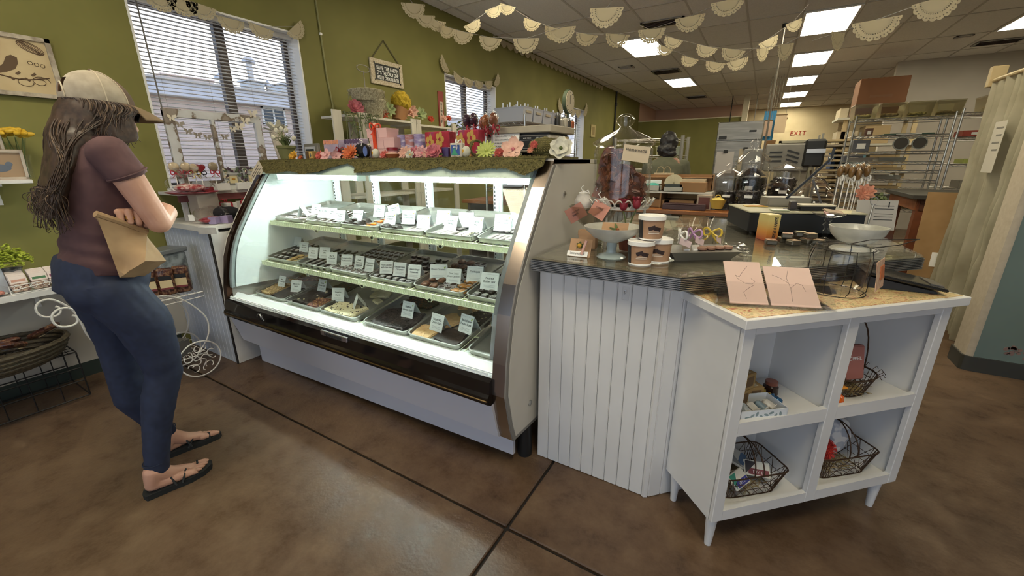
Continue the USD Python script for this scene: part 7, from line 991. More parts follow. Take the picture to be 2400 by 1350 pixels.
for i, (x, y, c, rb, lb) in enumerate(((-.085, -.005, '#8a4b34', 'white', 'open clear bag of brown candies at the left of the tray'), (-.03, .02, '#b07a3a', 'lilac', 'clear gift bag with lilac ribbon in the tray'), (.045, .03, '#4c2a38', 'yellow', 'clear gift bag with yellow ribbon at the right of the tray'))):
    b = thing('cellophane_bag', lb, 'gift bag', TR_(x, y), td+20*i, group='cellophane bags in the tray'); obj('candies', bits(.055, .05, 46, 40+i, .009, .018, 1), nm(f'bagmix{i}', [(.4, c), (.6, '#a98d68')], 40, .4), b, kind='stuff'); obj('bag', bumpy(lathe([(0, .001), (.034, .002), (.038, .03), (.034, .065), (.016, .088), (.012, .095), (.03, .125), (.04, .15)], 24), .006, 45, 20+i), CLEAR, b); bow(b, rb, (0, -.018, .093), .035); obj('tag', xy_to(bx(-.024, .024, -.012, .012, 0, .001), (.01, -.045, .065), (.9, 0, -.35), (.2, -.95, .2)), pm('tag_pinkish', '#c9b2ae', .7), b)
for i in range(4): p = TR_(.0+.036*i, -.034+.004*i); b = thing('jam_jar', f'tiny dark jam jar with kraft lid in the tray, {ORD[i]} from the left', 'jar', p, 0, 'jam jars in the tray'); obj('jar', lathe([(0, 0), (.017, 0), (.0185, .004), (.0185, .032), (.015, .036), (0, .036)], 18), pm('jam_dark', '#1d1220', .1), b); obj('lid', lathe([(0, .036), (.018, .036), (.018, .044), (.016, .046), (0, .046)], 18), pm('kraft_lid', '#8f6a55', .5), b)
for i in range(2): p = TR_(-.06+.04*i, -.045); b = thing('favor_packet', ['small tan printed candy packet at the tray front, left', 'small white printed candy packet at the tray front, right'][i], 'packet', p, td+14*i); obj('packet', mv(bx(-.016, .016, -.003, .003, 0, .055, .002), rx=-18), pm(('tan_pkt', 'white_pkt')[i], ('#b8a486', '#c9c1b2')[i], .6), b); obj('label', mv(bx(-.012, .012, -.0036, -.003, .02, .04), rx=-18), PAPER, b)
t = thing('clear_sleeve', 'crumpled clear wrap lying right of the grey tray', 'wrap', C(1722, 600)); obj('wrap', bumpy(mv(bx(-.05, .05, -.04, .04, 0, .03, .01).subdivide().subdivide().subdivide(), (0, 0, .004)), .012, 40, 2), CLEAR, t); obj('fold', bumpy(mv(bx(-.04, .03, -.03, .03, .03, .05, .006).subdivide().subdivide(), rz=30), .01, 50, 3), CLEAR, t)
# cash cabinet (long black box) and what is on it
pa, pb = np.array(C(1750, 548)), np.array(C(2018, 556)); dr = (pb-pa)[:2]; Lb = np.linalg.norm(dr); br_ = math.degrees(math.atan2(dr[1], dr[0]))
t = thing('black_cabinet', 'long low black counter cabinet with a pale top', 'cabinet', tuple(pa), br_); obj('body', bx(0, Lb, 0, .40, .012, .108, .003), pm('cabinet_black', '#0e1114', .5), t); obj('pale_top', bx(-.004, Lb+.004, -.004, .404, .108, .116, .002), pm('pale_top', '#a59f83', .5), t)
for x in (.03, Lb-.03): obj('foot', lathe([(0, 0), (.012, 0), (.014, .014), (0, .014)], 10, (x, .03, 0)), BLACK, t)
def BB(x, y, z=.117): a = math.radians(br_); return (pa[0]+x*math.cos(a)-y*math.sin(a), pa[1]+x*math.sin(a)+y*math.cos(a), CZ+z)
def flat(name, label, cat, x, y, s, m, rz=0, extra=None, z=.117): t = thing(name, label, cat, BB(x, y, z), br_+rz); obj('body', bx(-s[0]/2, s[0]/2, -s[1]/2, s[1]/2, 0, s[2], min(.002, s[2]/3)), m, t); extra and extra(t); return t
flat('leaflet', 'yellow-orange leaflet on the black cabinet', 'leaflet', .10, .26, (.11, .07, .003), pm('yellow_leaflet', '#c9a54a', .6), 0, lambda t: obj('print', bx(-.03, .05, -.02, .03, .003, .0035), pm('orange_print2', '#c07a2a', .6), t)); flat('leaflet', 'pale green note pad on the black cabinet edge', 'note pad', .15, .05, (.08, .05, .006), pm('mint_pad', '#b9c0a0', .6), 0, lambda t: obj('top_sheet', bx(-.038, .038, -.023, .023, .006, .0065), PAPER, t))
flat('cash_drawer', 'low grey cash drawer at the back of the black cabinet', 'cash drawer', .27, .33, (.22, .12, .05), pm('grey_drawer', '#7d776a', .5), 0, lambda t: obj('drawer_front', bx(-.10, .10, -.062, -.06, .006, .044), pm('grey_drawer2', '#8b8577', .5), t)); flat('till_box', 'black tray with a pale lid on the cabinet', 'box', .33, .12, (.16, .10, .022), BLACK, 3, lambda t: obj('lid', bx(-.075, .085, -.045, .055, .022, .028), pm('pale_lid', '#b9b096', .5), t))
t = flat('card_terminal', 'small dark card terminal standing on the black cabinet', 'card terminal', .225, .10, (.03, .03, .045), pm('dark_plastic', '#3a3431', .4)); obj('base', bx(-.035, .03, -.03, .02, 0, .006, .002), BLACK, t)
t = thing('sign_arm', 'black folding sign arm rising over the jars', 'stand', BB(.30, .26), br_); K = lambda u, v: np.array(PY(u, v, BB(.30, .26)[1]))-np.array(BB(.30, .26))
inv = lambda p: np.array((p[0]*math.cos(math.radians(-br_))-p[1]*math.sin(math.radians(-br_)), p[0]*math.sin(math.radians(-br_))+p[1]*math.cos(math.radians(-br_)), p[2]))
a_, b_, c_, d_, e_ = [inv(K(*x)) for x in ((1842, 466), (1948, 372), (1956, 346), (1905, 420), (1925, 478))]; obj('main_arm', [bar(a_, b_, .012, .012), bar(a_+np.array((.0, -.012, .008)), b_+np.array((0, -.012, .008)), .006, .006)], BLACK, t, smooth=False, kind='stuff'); obj('upper_arm', bar(b_, c_, .012, .012), BLACK, t); obj('leg', bar(d_, e_, .010, .010), pm('leg_grey', '#4a453f', .4), t); obj('joint', ball(b_, .012, 1), CHROME, t); obj('foot_plate', bx(e_[0]-.03, e_[0]+.03, e_[1]-.03, e_[1]+.03, 0, .008, .002), pm('leg_grey', '#4a453f', .4), t); obj('pale_handle', bar(a_-np.array((.03, 0, .03)), a_+np.array((.01, 0, .01)), .008, .008), PAPER, t)
t = thing('glass_candlestick', 'cut glass candlestick dish with folded cards on top', 'candlestick', C(1930, 566)); obj('stem', lathe([(0, 0), (.035, 0), (.03, .008), (.009, .02), (.016, .05), (.007, .062), (.018, .08), (.009, .09), (.016, .1), (.012, .112), (0, .115)], 20), AC, t); obj('dish', lathe(wall_([(0, .112), (.03, .114), (.062, .126), (.068, .134)], .003), 28), AC, t)
cc = C(1930, 566)
for i, (dx, dy, rz, c, lb) in enumerate(((.02, .02, 12, '#b58b86', 'dusty pink folded card in the glass dish'), (.035, -.01, -8, '#cdc39a', 'cream folded card in the glass dish'), (.01, -.03, 20, '#b49c82', 'tan folded card in the glass dish'))): k = thing('folded_card', lb, 'card', (cc[0]+dx, cc[1]+dy, CZ+.135+.003*i), rz); obj('card', mv(bx(-.04, .04, -.02, .02, 0, .002), ry=8*(i-1), rx=10), pm('fc'+c[1:], c, .7), k); obj('upper_leaf', mv(bx(-.04, .04, -.02, .015, .004, .005), ry=8*(i-1), rx=16), pm('fc'+c[1:], c, .7), k)
lb = C(1795, 561); t = thing('gummy_box', 'yellow-orange carton with black vertical lettering', 'box', lb, 32); GR = usdkit.material(stage, '/World/Looks/sunset_card', {'tc': ('texture_coordinate', {}), 'sx': ('separate_xyz', {}), 'mr': ('map_range', {'from_min': 0., 'from_max': .12}), 'r': ('rgb_ramp', {'ramp': [(0, lin('#a8482a')), (.35, lin('#c9893a')), (.8, lin('#cdbb74'))]}), 'p': ('principled_bsdf', {'roughness': .5})}, [('tc.object', 'sx.vector'), ('sx.z', 'mr.value'), ('mr.result', 'r.fac'), ('r.color', 'p.base_color')], surface='p.BSDF')
obj('carton', bx(-.028, .028, -.04, .04, 0, .122, .001), GR, t); obj('lettering', axes(text('GUMMY # BEARS', .015, .10, .0008, True), (0, 0, -1), (0, -1, 0), (-1, 0, 0), (-.0285, -.008, .062)) if 0 else xy_to(axes(text('GUMMY # BEARS', .015, .10, .0008, True), (0, -1, 0), (1, 0, 0), (0, 0, 1)), (-.0, -.0405, .062), (1, 0, 0), (0, -1, 0)), INK, t, smooth=False); obj('bear_print', [axes(ext(Point(y, z).buffer(r, 8), .0008), (0, 1, 0), (0, 0, 1), (1, 0, 0), (.0282, 0, 0)) for y, z, r in ((-.01, .05, .018), (.015, .04, .016), (.0, .075, .010), (.004, .09, .006))], pm('gummy_red', '#b5502e', .4), t, smooth=False)
TIN = pm('tin_side', '#5d584c', .3, .6)
for i, (u, v, z) in enumerate(((1806, 573, 0), (1836, 568, 0), (1858, 574, 0), (1890, 570, 0), (1872, 562, 0), (1918, 573, 0), (1842, 570, .0245), (1872, 566, .0245), (1895, 570, .0245))):
    p = C(u, v); t = thing('lip_balm_tin', ('small square tin with a printed lid, '+('counter level, ' if z == 0 else 'upper level, ')+f'{ORD[i if i < 6 else i-6]} from the left'), 'tin', (p[0], p[1], CZ+z), 10+13*i, 'small printed tins'); obj('tin', bx(-.023, .023, -.023, .023, 0, .022, .005), TIN, t); obj('lid_print', bx(-.020, .020, -.020, .020, .022, .0232), nm(f'tinlid{i%3}', [(.4, ('#a86a52', '#8f8a5a', '#b08a62')[i % 3]), (.6, '#c9b090')], 70, .5), t)
t = thing('milk_glass_bowl', 'large white milk glass bowl on a wide foot', 'bowl', C(2000, 584)); obj('bowl', lathe(wall_([(0, .022), (.03, .024), (.066, .038), (.092, .066), (.102, .097)], .005), 36), MILK, t); obj('foot', lathe([(0, 0), (.085, 0), (.08, .006), (.045, .02), (.03, .026), (0, .026)], 36), MILK, t)
bx_, by_ = C(2000, 584)[:2]
for i in range(5): a = i*1.3; k = thing('wrapped_mint', ['rightmost silver mint in the milk glass bowl', 'silver mint at the back right of the milk glass bowl', 'silver mint at the back left of the milk glass bowl', 'silver mint at the front left of the milk glass bowl', 'silver mint at the front right of the milk glass bowl'][i], 'candy', (bx_+.045*math.cos(a), by_+.045*math.sin(a), CZ+.058)); obj('wrapper', bumpy(ball((0, 0, .01), .016, 2, (1.4, 1, .7)), .003, 80, i), pm('silver_foil', '#b9b9b4', .25, .8), k); obj('twist', rod((-.03, 0, .01), (.03, 0, .01), .004, 6), pm('silver_foil', '#b9b9b4', .25, .8), k)
t = thing('acrylic_sign', 'clear acrylic sign with small print leaning on the milk glass bowl', 'sign', C(2052, 590), rot=(-14, 0, 20)); obj('panel', bx(-.055, .055, -.0015, .0015, 0, .10), AC, t); obj('lettering', [bx(-.04, .04, -.0022, -.0015, .085, .088), bx(-.035, .035, -.0022, -.0015, .076, .079), bx(-.04, .02, -.0022, -.0015, .03, .033)], pm('grey_ink', '#77736a', .7), t); obj('price_patch', bx(-.018, .018, -.0022, -.0015, .05, .066), PAPER, t); obj('base_edge', bx(-.06, .06, -.02, .002, 0, .003), AC, t)
t = thing('printed_sheet', 'white printed sheet with a barcode on a wire clip stand', 'notice', C(2052, 548), rot=(-10, 0, 14)); obj('sheet', bx(-.10, .075, -.001, .001, .02, .17), pm('sheet_grey', '#b7b1a5', .8), t); obj('printed_lines', [bx(-.02, .06, -.002, -.001, z, z+.003) for z in (.14, .125, .10, .085, .07)]+[bx(.035, .040, -.002, -.001, .135, .162)], INK, t); obj('wire_clip', [tube([(-.03+.016*math.cos(a), -.006, .165+.02*math.sin(a)) for a in np.linspace(0, 5.5, 14)], .0018, 5), rod((-.03, -.004, .15), (-.05, -.02, .03), .004, 6), rod((-.05, -.03, 0), (-.05, .03, 0), .004, 6), rod((-.05, -.02, .03), (-.05, 0, 0), .004, 6)], STEEL, t)
# lollipop bouquet and little plant at the counter's far right
t = thing('lollipop_block', 'pale block holding a cluster of tan wrapped lollipops', 'stand', (.40, 2.86, CZ)); obj('block', bx(-.09, .09, -.05, .05, 0, .10, .004), pm('pale_block', '#9d9482', .6), t); obj('top_card', bx(-.088, .088, -.048, .048, .10, .104), pm('pale_block2', '#b0a793', .6), t)
HON = pm('honey_candy', '#7c5c33', .2)
for i, (u, v, dy) in enumerate(((1967, 412, -.02), (1982, 408, .01), (1994, 414, -.03), (2006, 408, 0), (2019, 406, .025), (2030, 412, -.01), (2010, 420, -.04))): p = PY(u, v, 2.86+dy); lollipop(p[0], p[1], CZ+.105, p[2]+.035, 'ball', 'white', f'tan wrapped lollipop in the block, {ORD[i] if i < 6 else "frontmost one low"}{" from the left" if i < 6 else ""}', 'lollipops in the pale block', HON, .030)
p = PY(2028, 452, 2.80); flower('peach_dahlia', 'peach silk flower beside the lollipop block', tuple(p), .045, FM['peach'], tilt=(75, 0, 0), layers=((9, 1, .2), (8, .75, .5), (6, .5, .9)))
p = PY(2052, 492, 2.92); potplant((p[0], p[1], CZ), .04, .105, 'small green plant in a white pot by the tan lollipops', PAPER, LF, 120, 8, .09, .06)
# ---- work table behind the counter
OAK = nm('oak_edge', [(.3, '#7a4a26'), (.7, '#965e30')], 5, .4, 4, stretch=(.3, 3, 3)); DKW = pm('dark_board', '#5d564c', .6)
wt = thing('work_table', 'long work table with an orange oak edge behind the counter', 'table'); obj('table_top', bx(-3.0, .75, 3.9, 4.62, .90, .935, .004), OAK, wt); obj('end_panel', bx(-.70, -.66, 3.95, 4.6, 0, .90), DKW, wt); obj('end_panel', bx(.70, .74, 3.95, 4.6, 0, .90), DKW, wt); obj('end_panel', bx(-2.95, -2.91, 3.95, 4.6, 0, .90), DKW, wt)
for i in range(22): obj('front_slat', bx(-1.62+.043*i, -1.582+.043*i, 3.955, 3.967, .05, .895, .002), nm('grey_slat', [(.4, '#77726a'), (.6, '#8a857c')], 9, .6), wt, smooth=False)
for z in (.35, .60): obj('shelf_board', bx(-.66, .70, 3.98, 4.6, z, z+.02), pm('grey_board', '#8d887d', .6), wt); obj('shelf_board', bx(-2.91, -1.64, 3.98, 4.6, z, z+.02), pm('grey_board', '#8d887d', .6), wt)
TZ = .937
def T(u, v, h=TZ): p = PZ(u, v, h); return p
rs = thing('table_riser', 'long white riser shelf standing on the work table', 'shelf'); obj('riser_board', bx(-1.16, -.36, 4.05, 4.40, 1.07, 1.085), pm('riser_white', '#b9b3a8', .6), rs); obj('riser_leg', bx(-1.16, -1.14, 4.05, 4.40, TZ, 1.07), OAK, rs); obj('riser_leg', bx(-.38, -.36, 4.05, 4.40, TZ, 1.07), pm('riser_white', '#b9b3a8', .6), rs); obj('riser_back', bx(-1.14, -.38, 4.37, 4.39, TZ, 1.07), CARDB, rs); obj('riser_divider', bx(-.80, -.785, 4.06, 4.37, TZ, 1.07), CARDB, rs)
def tb_(name, label, cat, u, yy, z, s, m, **kw):
    p = PY(u, 430, yy); t = thing(name, label, cat, (p[0], yy, z), kw.get('rz', 0)); w, d, h = s
    if kw.get('open'): obj('walls', [bx(-w/2, w/2, -d/2, -d/2+.006, 0, h), bx(-w/2, w/2, d/2-.006, d/2, 0, h*kw.get('back', 1)), bx(-w/2, -w/2+.006, -d/2, d/2, 0, h), bx(w/2-.006, w/2, -d/2, d/2, 0, h), bx(-w/2, w/2, -d/2, d/2, 0, .006)], m, t, smooth=False, kind='stuff')
    else: obj('body', bx(-w/2, w/2, -d/2, d/2, 0, h, .003), m, t)
    return t
t = tb_('shipping_box', 'wide open cardboard tray box on the riser', 'box', 1578, 4.30, 1.086, (.70, .16, .145), CARDB, open=True); obj('flap', bx(-.35, .35, -.14, -.08, .12, .125), CARDB, t)
for i, u in enumerate((1548, 1562)): p = PY(u, 400, 4.26); t = thing('gift_bag', ['kraft gift bag with twine handle in the tray box, left one', 'kraft gift bag with twine handle in the tray box, right one'][i], 'gift bag', (p[0], 4.28+.03*i, 1.095)); obj('bag', bx(-.06, .06, -.02, .02, 0, .15, .003), pm('cream_bag', '#b9a584', .7), t); obj('handle', tube([(.035*math.cos(a), -.021, .15+.06*math.sin(a)) for a in np.linspace(0, 3.14, 10)], .003, 5), pm('twine', '#a8926b', .8), t)
t = tb_('dish_basket', 'small white basket of teal tissue on the riser', 'basket', 1530, 4.10, 1.086, (.15, .09, .05), pm('white_weave', '#a9a699', .7), open=True); obj('teal_tissue', bumpy(mv(trimesh.creation.icosphere(2, 1.).apply_transform(np.diag([.066, .036, .028, 1])), (0, 0, .045)), .010, 50, 1), pm('teal', '#3f9a8c', .6), t); obj('folded_cloth', bx(-.07, .07, .03, .045, .06, .10, .004), PAPER, t)
t = tb_('dish_basket', 'small white basket under the paper fan on the riser', 'basket', 1580, 4.10, 1.086, (.17, .09, .04), pm('white_weave', '#a9a699', .7), open=True); obj('dark_box', bx(-.075, .075, -.03, .03, .03, .065), pm('dark_green_box', '#2c322c', .6), t)
p = PY(1580, 417, 4.12); t = thing('paper_fan', 'half-round cream doily standing in the riser basket', 'doily', (p[0], 4.13, 1.152)); obj('fan', axes(ext(Point(0, 0).buffer(.085, 16).intersection(sbox(-1, 0, 1, 1)), .004), (1, 0, 0), (0, 0, 1), (0, -1, 0)), pm('fan_cream', '#cbbf9d', .8), t); obj('folds', [axes(ext(Polygon([(0, 0), (.083*math.cos(a), .083*math.sin(a)), (.083*math.cos(a+.03), .083*math.sin(a+.03))]), .006), (1, 0, 0), (0, 0, 1), (0, -1, 0)) for a in np.linspace(.15, 2.95, 14)], pm('fan_cream', '#cbbf9d', .8), t, kind='stuff', smooth=False)
t = tb_('shipping_box', 'cardboard box of cream envelopes at the right of the riser', 'box', 1627, 4.16, 1.086, (.22, .18, .085), CARDB); obj('envelopes', [bx(-.10, .10, -.07+.02*i, -.055+.02*i, .085, .105+.004*(i % 3)) for i in range(6)], pm('envelope', '#bda988', .7), t, kind='stuff')
for i, (u, lb) in enumerate(((1545, 'flat brown carton under the riser, left'), (1600, 'flat brown carton under the riser, right'))): t = tb_('flat_carton', lb, 'box', u, 4.2, TZ, (.26, .22, .07), CARDB); obj('tape', bx(-.131, .131, -.02, .02, .07, .0712), pm('tape', '#a8875a', .4), t)
t = tb_('leather_case', 'dark maroon case lying along the oak edge', 'case', 1610, 4.0, TZ, (.36, .10, .04), pm('maroon_case', '#3d2426', .5)); obj('lid', bx(-.178, .178, -.048, .048, .04, .052, .004), pm('maroon_case', '#3d2426', .5), t)
t = tb_('wooden_crate', 'small dark red wooden cube box beside the riser', 'box', 1657, 4.06, TZ, (.12, .10, .13), pm('crate_frame', '#a08e7a', .6)); obj('dark_front', bx(-.045, .045, -.052, -.05, .012, .11), pm('crate_dark', '#5e2a1c', .5), t)
p = T(1682, 490); t = thing('glass_platter', 'round clear platter under the yellow basket', 'platter', (p[0], 4.06, TZ)); obj('plate', lathe(wall_([(0, .004), (.12, .004), (.145, .016)], .003), 32), AC, t); obj('foot_ring', lathe([(.06, 0), (.064, 0), (.064, .005), (.06, .005)], 28), AC, t)
t = thing('yellow_basket', 'yellow ceramic basket with a loop handle on the platter', 'basket', (p[0], 4.04, TZ+.018)); YC = pm('yellow_ceramic', '#bfa04a', .35); obj('bowl', lathe(wall_([(0, 0), (.045, 0), (.07, .075)], .004), 26), YC, t); obj('handle', tube([(.022*math.cos(a), 0, .085+.03*math.sin(a)) for a in np.linspace(-.3, 3.44, 12)], .005, 7), YC, t); obj('yellow_filling', bumpy(ball((0, 0, .07), .05, 2, (1.1, 1.1, .5)), .008, 50, 2), pm('pale_yellow', '#c9b25a', .6), t)
def bjar(u, v, yy, r, h, fill, label, lidh=.16, z=TZ, squat=False, cm=None, knob=1.):
    p = PY(u, v, yy); t = thing('candy_jar', label, 'jar', (p[0], yy, z)); B_ = [(0, 0), (r*.93, 0), (r, .02), (r, h*.93), (r*.9, h)] if not squat else [(0, 0), (r*.6, 0), (r*.8, h*.12), (r, h*.45), (r*.93, h*.75), (r*.62, h)]
    lr = r*1.04 if not squat else r*.68; zz = h+.004; L_ = [(lr, zz), (lr, zz+.012), (lr*.75, zz+lidh*.28), (lr*.3, zz+lidh*.5), (lr*.16, zz+lidh*.56), (lr*.30*knob, zz+lidh*.7), (lr*.32*knob, zz+lidh*.84), (lr*.12, zz+lidh), (0, zz+lidh), (0, zz+lidh*.5), (lr*.28, zz+lidh*.46), (lr*.9, zz+.004)]
    q = random.Random(int(u)); cs = [mv(trimesh.creation.icosahedron().apply_scale((q.uniform(.010, .016), q.uniform(.010, .018), .010)), (r*.82*math.sqrt(w)*math.cos(a), r*.82*math.sqrt(w)*math.sin(a), z_), rx=q.uniform(0, 180)) for w, a, z_ in [(q.uniform(.45, 1), q.uniform(0, 6.28), q.uniform(.02, fill)) for _ in range(200)]]+[mv(lathe([(0, 0), (r*.72, 0), (r*.72, fill-.012), (0, fill-.006)], 14), (0, 0, .01))]
    if squat: cs = [c for c in cs if (lambda z_: True)(0)]; cs = [mv(c, (0, 0, 0)) for c in cs]; [c.apply_transform(np.diag([.85, .85, 1, 1])) for c in cs]
    glassjar(t, wall_(B_), L_, cs, cm or CHOC['dark'], 24); obj('label', mv(bx(-.03, .03, -r-.003, -r-.001, h*.42, h*.50), (0, 0, 0)), PAPER, t); return t
bjar(1707, 440, 4.16, .115, .275, .16, 'tall glass jar of dark candy, left of the pair on the work table', .12); bjar(1758, 440, 4.08, .115, .285, .17, 'tall glass jar of dark candy on a foot, right of the pair', .14); bjar(1762, 400, 4.42, .135, .40, .05, 'largest glass jar with tall finial lid at the back of the table', .20)
bjar(1818, 440, 4.06, .15, .20, .07, 'squat round glass jar with a domed lid left of the black arm', .09, squat=True, cm=CHOC['milk']); bjar(1838, 420, 4.42, .115, .34, .27, 'straight glass canister of black candy behind the squat jar', .07); bjar(1912, 440, 4.08, .15, .19, .08, 'squat round glass jar with stepped lid right of the black arm', .12, squat=True)
# the worker behind the table, seen from the back
E0 = EYE+ray(1565, 338)*4.5; ex, ey = E0[0], E0[1]; w2 = thing('person', 'worker with short black hair in an olive shirt, seen from behind', 'person'); OLV = nm('olive_shirt', [(.3, '#4a4a38'), (.7, '#575744')], 14, .85); DKH = nm('black_hair', [(.3, '#0f0d0d'), (.7, '#1e1a19')], 60, .5)
E_ = lambda x, y, z: A3(ex+x, ey+y, z); hz_ = E0[2]
eb = melt([loft([(.0+.86, ex, ey+.03, .165, .12, 0), (1.0, ex, ey+.02, .17, .125, 0), (1.2, ex, ey, .19, .125, 0), (1.32, ex, ey+.01, .19, .11, 0), (1.39, ex, ey+.02, .11, .075, 0)])]+[ell((ex, ey+.06, hz_), (.075, .09, .11))]+chain([(E_(0, .03, 1.36), .055), (E_(0, .05, hz_-.05), .055)])+chain([(E_(.01, .145, hz_-.03), .012), (E_(.01, .15, hz_-.045), .012)])+chain([(E_(0, .10, hz_-.06), .045), (E_(0, .12, hz_-.09), .025)])+sum([chain([(E_(s*.185, .01, 1.31), .05), (E_(s*.235, .06, 1.08), .042), (E_(s*.15, .27, .98), .035), (E_(s*.12, .34, .98), .028)])+sum([finger(E_(s*(.12-.02*k+.03), .36, .985), A3(-s*.1, .95, -.2), A3(1, 0, 0), (.03, .025, .018), .009, (10, 25, 25)) for k in range(4)], [])+chain([(E_(s*.10, .34, .985), .013), (E_(s*.075, .37, .98), .010)], 10) for s in (-1, 1)], [])+sum([chain([(E_(s*.09, .03, .88), .095), (E_(s*.095, .05, .48), .06), (E_(s*.095, .03, .10), .042), (E_(s*.095, .10, .04), .04)]) for s in (-1, 1)], []), .02, 8)
obj('body', eb, pm('skin2', '#8a5f4a', .5), w2, smooth=True); sh = melt([loft([(.84, ex, ey+.03, .185, .14, 0), (1.0, ex, ey+.02, .185, .14, 0), (1.2, ex, ey, .205, .14, 0), (1.31, ex, ey+.01, .21, .125, 0), (1.37, ex, ey+.02, .13, .09, 0), (1.40, ex, ey+.025, .085, .072, 0)])]+sum([chain([(E_(s*.185, .01, 1.31), .066), (E_(s*.228, .05, 1.12), .06)]) for s in (-1, 1)], []), .02, 8); obj('shirt', bumpy(sh, .008, 9, 3), OLV, w2, smooth=True)
hm = melt([ell((ex, ey+.045, hz_+.015), (.095, .098, .125)), ell((ex-.01, ey+.01, hz_-.06), (.10, .075, .075)), ell((ex+.02, ey, hz_-.10), (.08, .055, .05))], .014, 6); obj('hair', bumpy(hm, .016, 26, 5), DKH, w2, smooth=True); obj('trousers', melt(sum([chain([(E_(s*.09, .03, .86), .105), (E_(s*.095, .05, .48), .07), (E_(s*.095, .03, .12), .055)]) for s in (-1, 1)], [])+[ell((ex, ey+.03, .88), (.18, .13, .10))], .02, 6), pm('dark_trousers', '#1f2024', .8), w2, smooth=True); [obj('shoe', mv(bx(-.045, .045, -.06, .18, 0, .07, .02), (ex+s*.095, ey+.02, 0)), BLACK, w2) for s in (-1, 1)]
# ---- shelving and equipment further back
def shelving(label, x0, x1, y0, y1, zs, top, mat=STEEL, dense=.035, name='wire_shelving', r=.012):
    t = thing(name, label, 'shelf')
    for x in (x0, x1):
        for y in (y0, y1): obj('post', rod((x, y, 0), (x, y, top), r, 8), mat, t)
    for z in zs: obj('wire_shelf', [rod((x0, y, z), (x1, y, z), .005, 4) for y in (y0, y1)]+[rod((x0, y, z-.03), (x1, y, z-.03), .004, 4) for y in (y0, y1)]+[rod((x, y0, z), (x, y1, z), .003, 4) for x in np.arange(x0, x1+.01, dense)]+[rod((x0+(x1-x0)*k/14, y0, z-.03*(k % 2)), (x0+(x1-x0)*(k+1)/14, y0, z-.03*((k+1) % 2)), .003, 4) for k in range(14)], mat, t, kind='stuff')
    return t
shelving('chrome wire rack beside the plank shelf with white bins on top', -2.45, -2.0, 3.62, 4.9, (.75, 1.10, 1.45, 1.72), 1.78); BINW = pm('bin_white', '#b9bcc6', .5); BINT = pm('bin_tan', '#a89c86', .6)
for i in range(4):
    y = 3.66+.215*i; t = thing('storage_bin', f'white plastic bin of utensils on the chrome rack, {ORD[i]} from the front', 'bin', (-2.2, y+.1, 1.727), group='white bins on the chrome rack'); obj('bin', frust(.15, .09, .165, .10, .13, .006), BINW, t); obj('rim', frust(.166, .102, .17, .105, .012, .008).apply_translation((0, 0, .122)), BINW, t); obj('handle_slot', bx(.163, .169, -.05, .05, .08, .10), BINT, t); obj('utensils', [rod((.12-.03*k, .05*math.sin(k*2), .05), (.125-.03*k, .06*math.sin(k*2), .165+.01*(k % 3)), .008, 6) for k in range(9)], STEEL, t, kind='stuff')
t = thing('dial_clock', 'round dial on a stem standing at the end of the chrome rack', 'clock', (-2.05, 4.75, 1.72)); p = PX(1318, 235, -2.05); obj('case', mv(lathe([(0, -.02), (.13, -.02), (.13, .02), (0, .02)], 30), (0, 0, p[2]-1.72), ry=90), pm('clock_green', '#3c4a34', .5), t); obj('face', mv(lathe([(0, 0), (.12, 0), (.12, .003), (0, .003)], 30), (.021, 0, p[2]-1.72), ry=90), pm('clock_face', '#b5ab92', .6), t); obj('ticks', [bx(.024, .026, .1*math.sin(a)-.004, .1*math.sin(a)+.004, p[2]-1.72+.1*math.cos(a)-.004, p[2]-1.72+.1*math.cos(a)+.004) for a in np.arange(12)*math.pi/6], INK, t, kind='stuff'); obj('hand', bx(.024, .026, -.004, .004, p[2]-1.72-.02, p[2]-1.72+.07), INK, t); obj('stem', rod((0, 0, 0), (0, 0, p[2]-1.85), .012, 8), pm('clock_green', '#3c4a34', .5), t)
for i, (c, h) in enumerate((('#2c2a28', .14), ('#8f8a80', .10), ('#9a958a', .12), ('#3a3632', .11), ('#8a4a26', .10))): t = thing('bottle', ['black bottle beside the dial on the chrome rack', 'grey jar beside the dial on the chrome rack', 'pale canister on the chrome rack end', 'dark striped canister on the chrome rack end', 'amber bottle at the far end of the chrome rack'][i], 'bottle', (-2.02, 4.40+.10*i, 1.727), group=None); obj('bottle', lathe([(0, 0), (.03, 0), (.032, h*.7), (.02, h*.85), (0, h*.85)], 14), pm('btl'+c[1:], c, .3), t); obj('cap', lathe([(0, h*.85), (.02, h*.85), (.02, h), (0, h)], 12), STEEL, t)
for i, (z, c) in enumerate(((1.105, '#b0b2bd'), (1.105, '#c0bfc6'), (1.455, '#b9bac2'))): t = thing('folded_linen', ['pale folded linens on the chrome rack, front pile', 'pale folded linens on the chrome rack, rear pile', 'pale folded wraps on the upper level of the chrome rack'][i], 'linen', (-2.22, 3.85+.5*(i % 2), z)); [obj('fold', bumpy(mv(bx(-.16, .16, -.18, .18, .035*k, .033+.035*k, .012).subdivide(), (0, 0, .004)), .006, 14, k+i), pm('lin'+c[1:], c, .8), t) for k in range(3)]
t = shelving('aluminium rack with storage tubs behind the worker', -2.35, -1.22, 7.6, 8.2, (.55, .95, 1.22, 1.45, 1.72), 1.76, pm('alu', '#a3a096', .4, .7), .06, 'rack', .03)
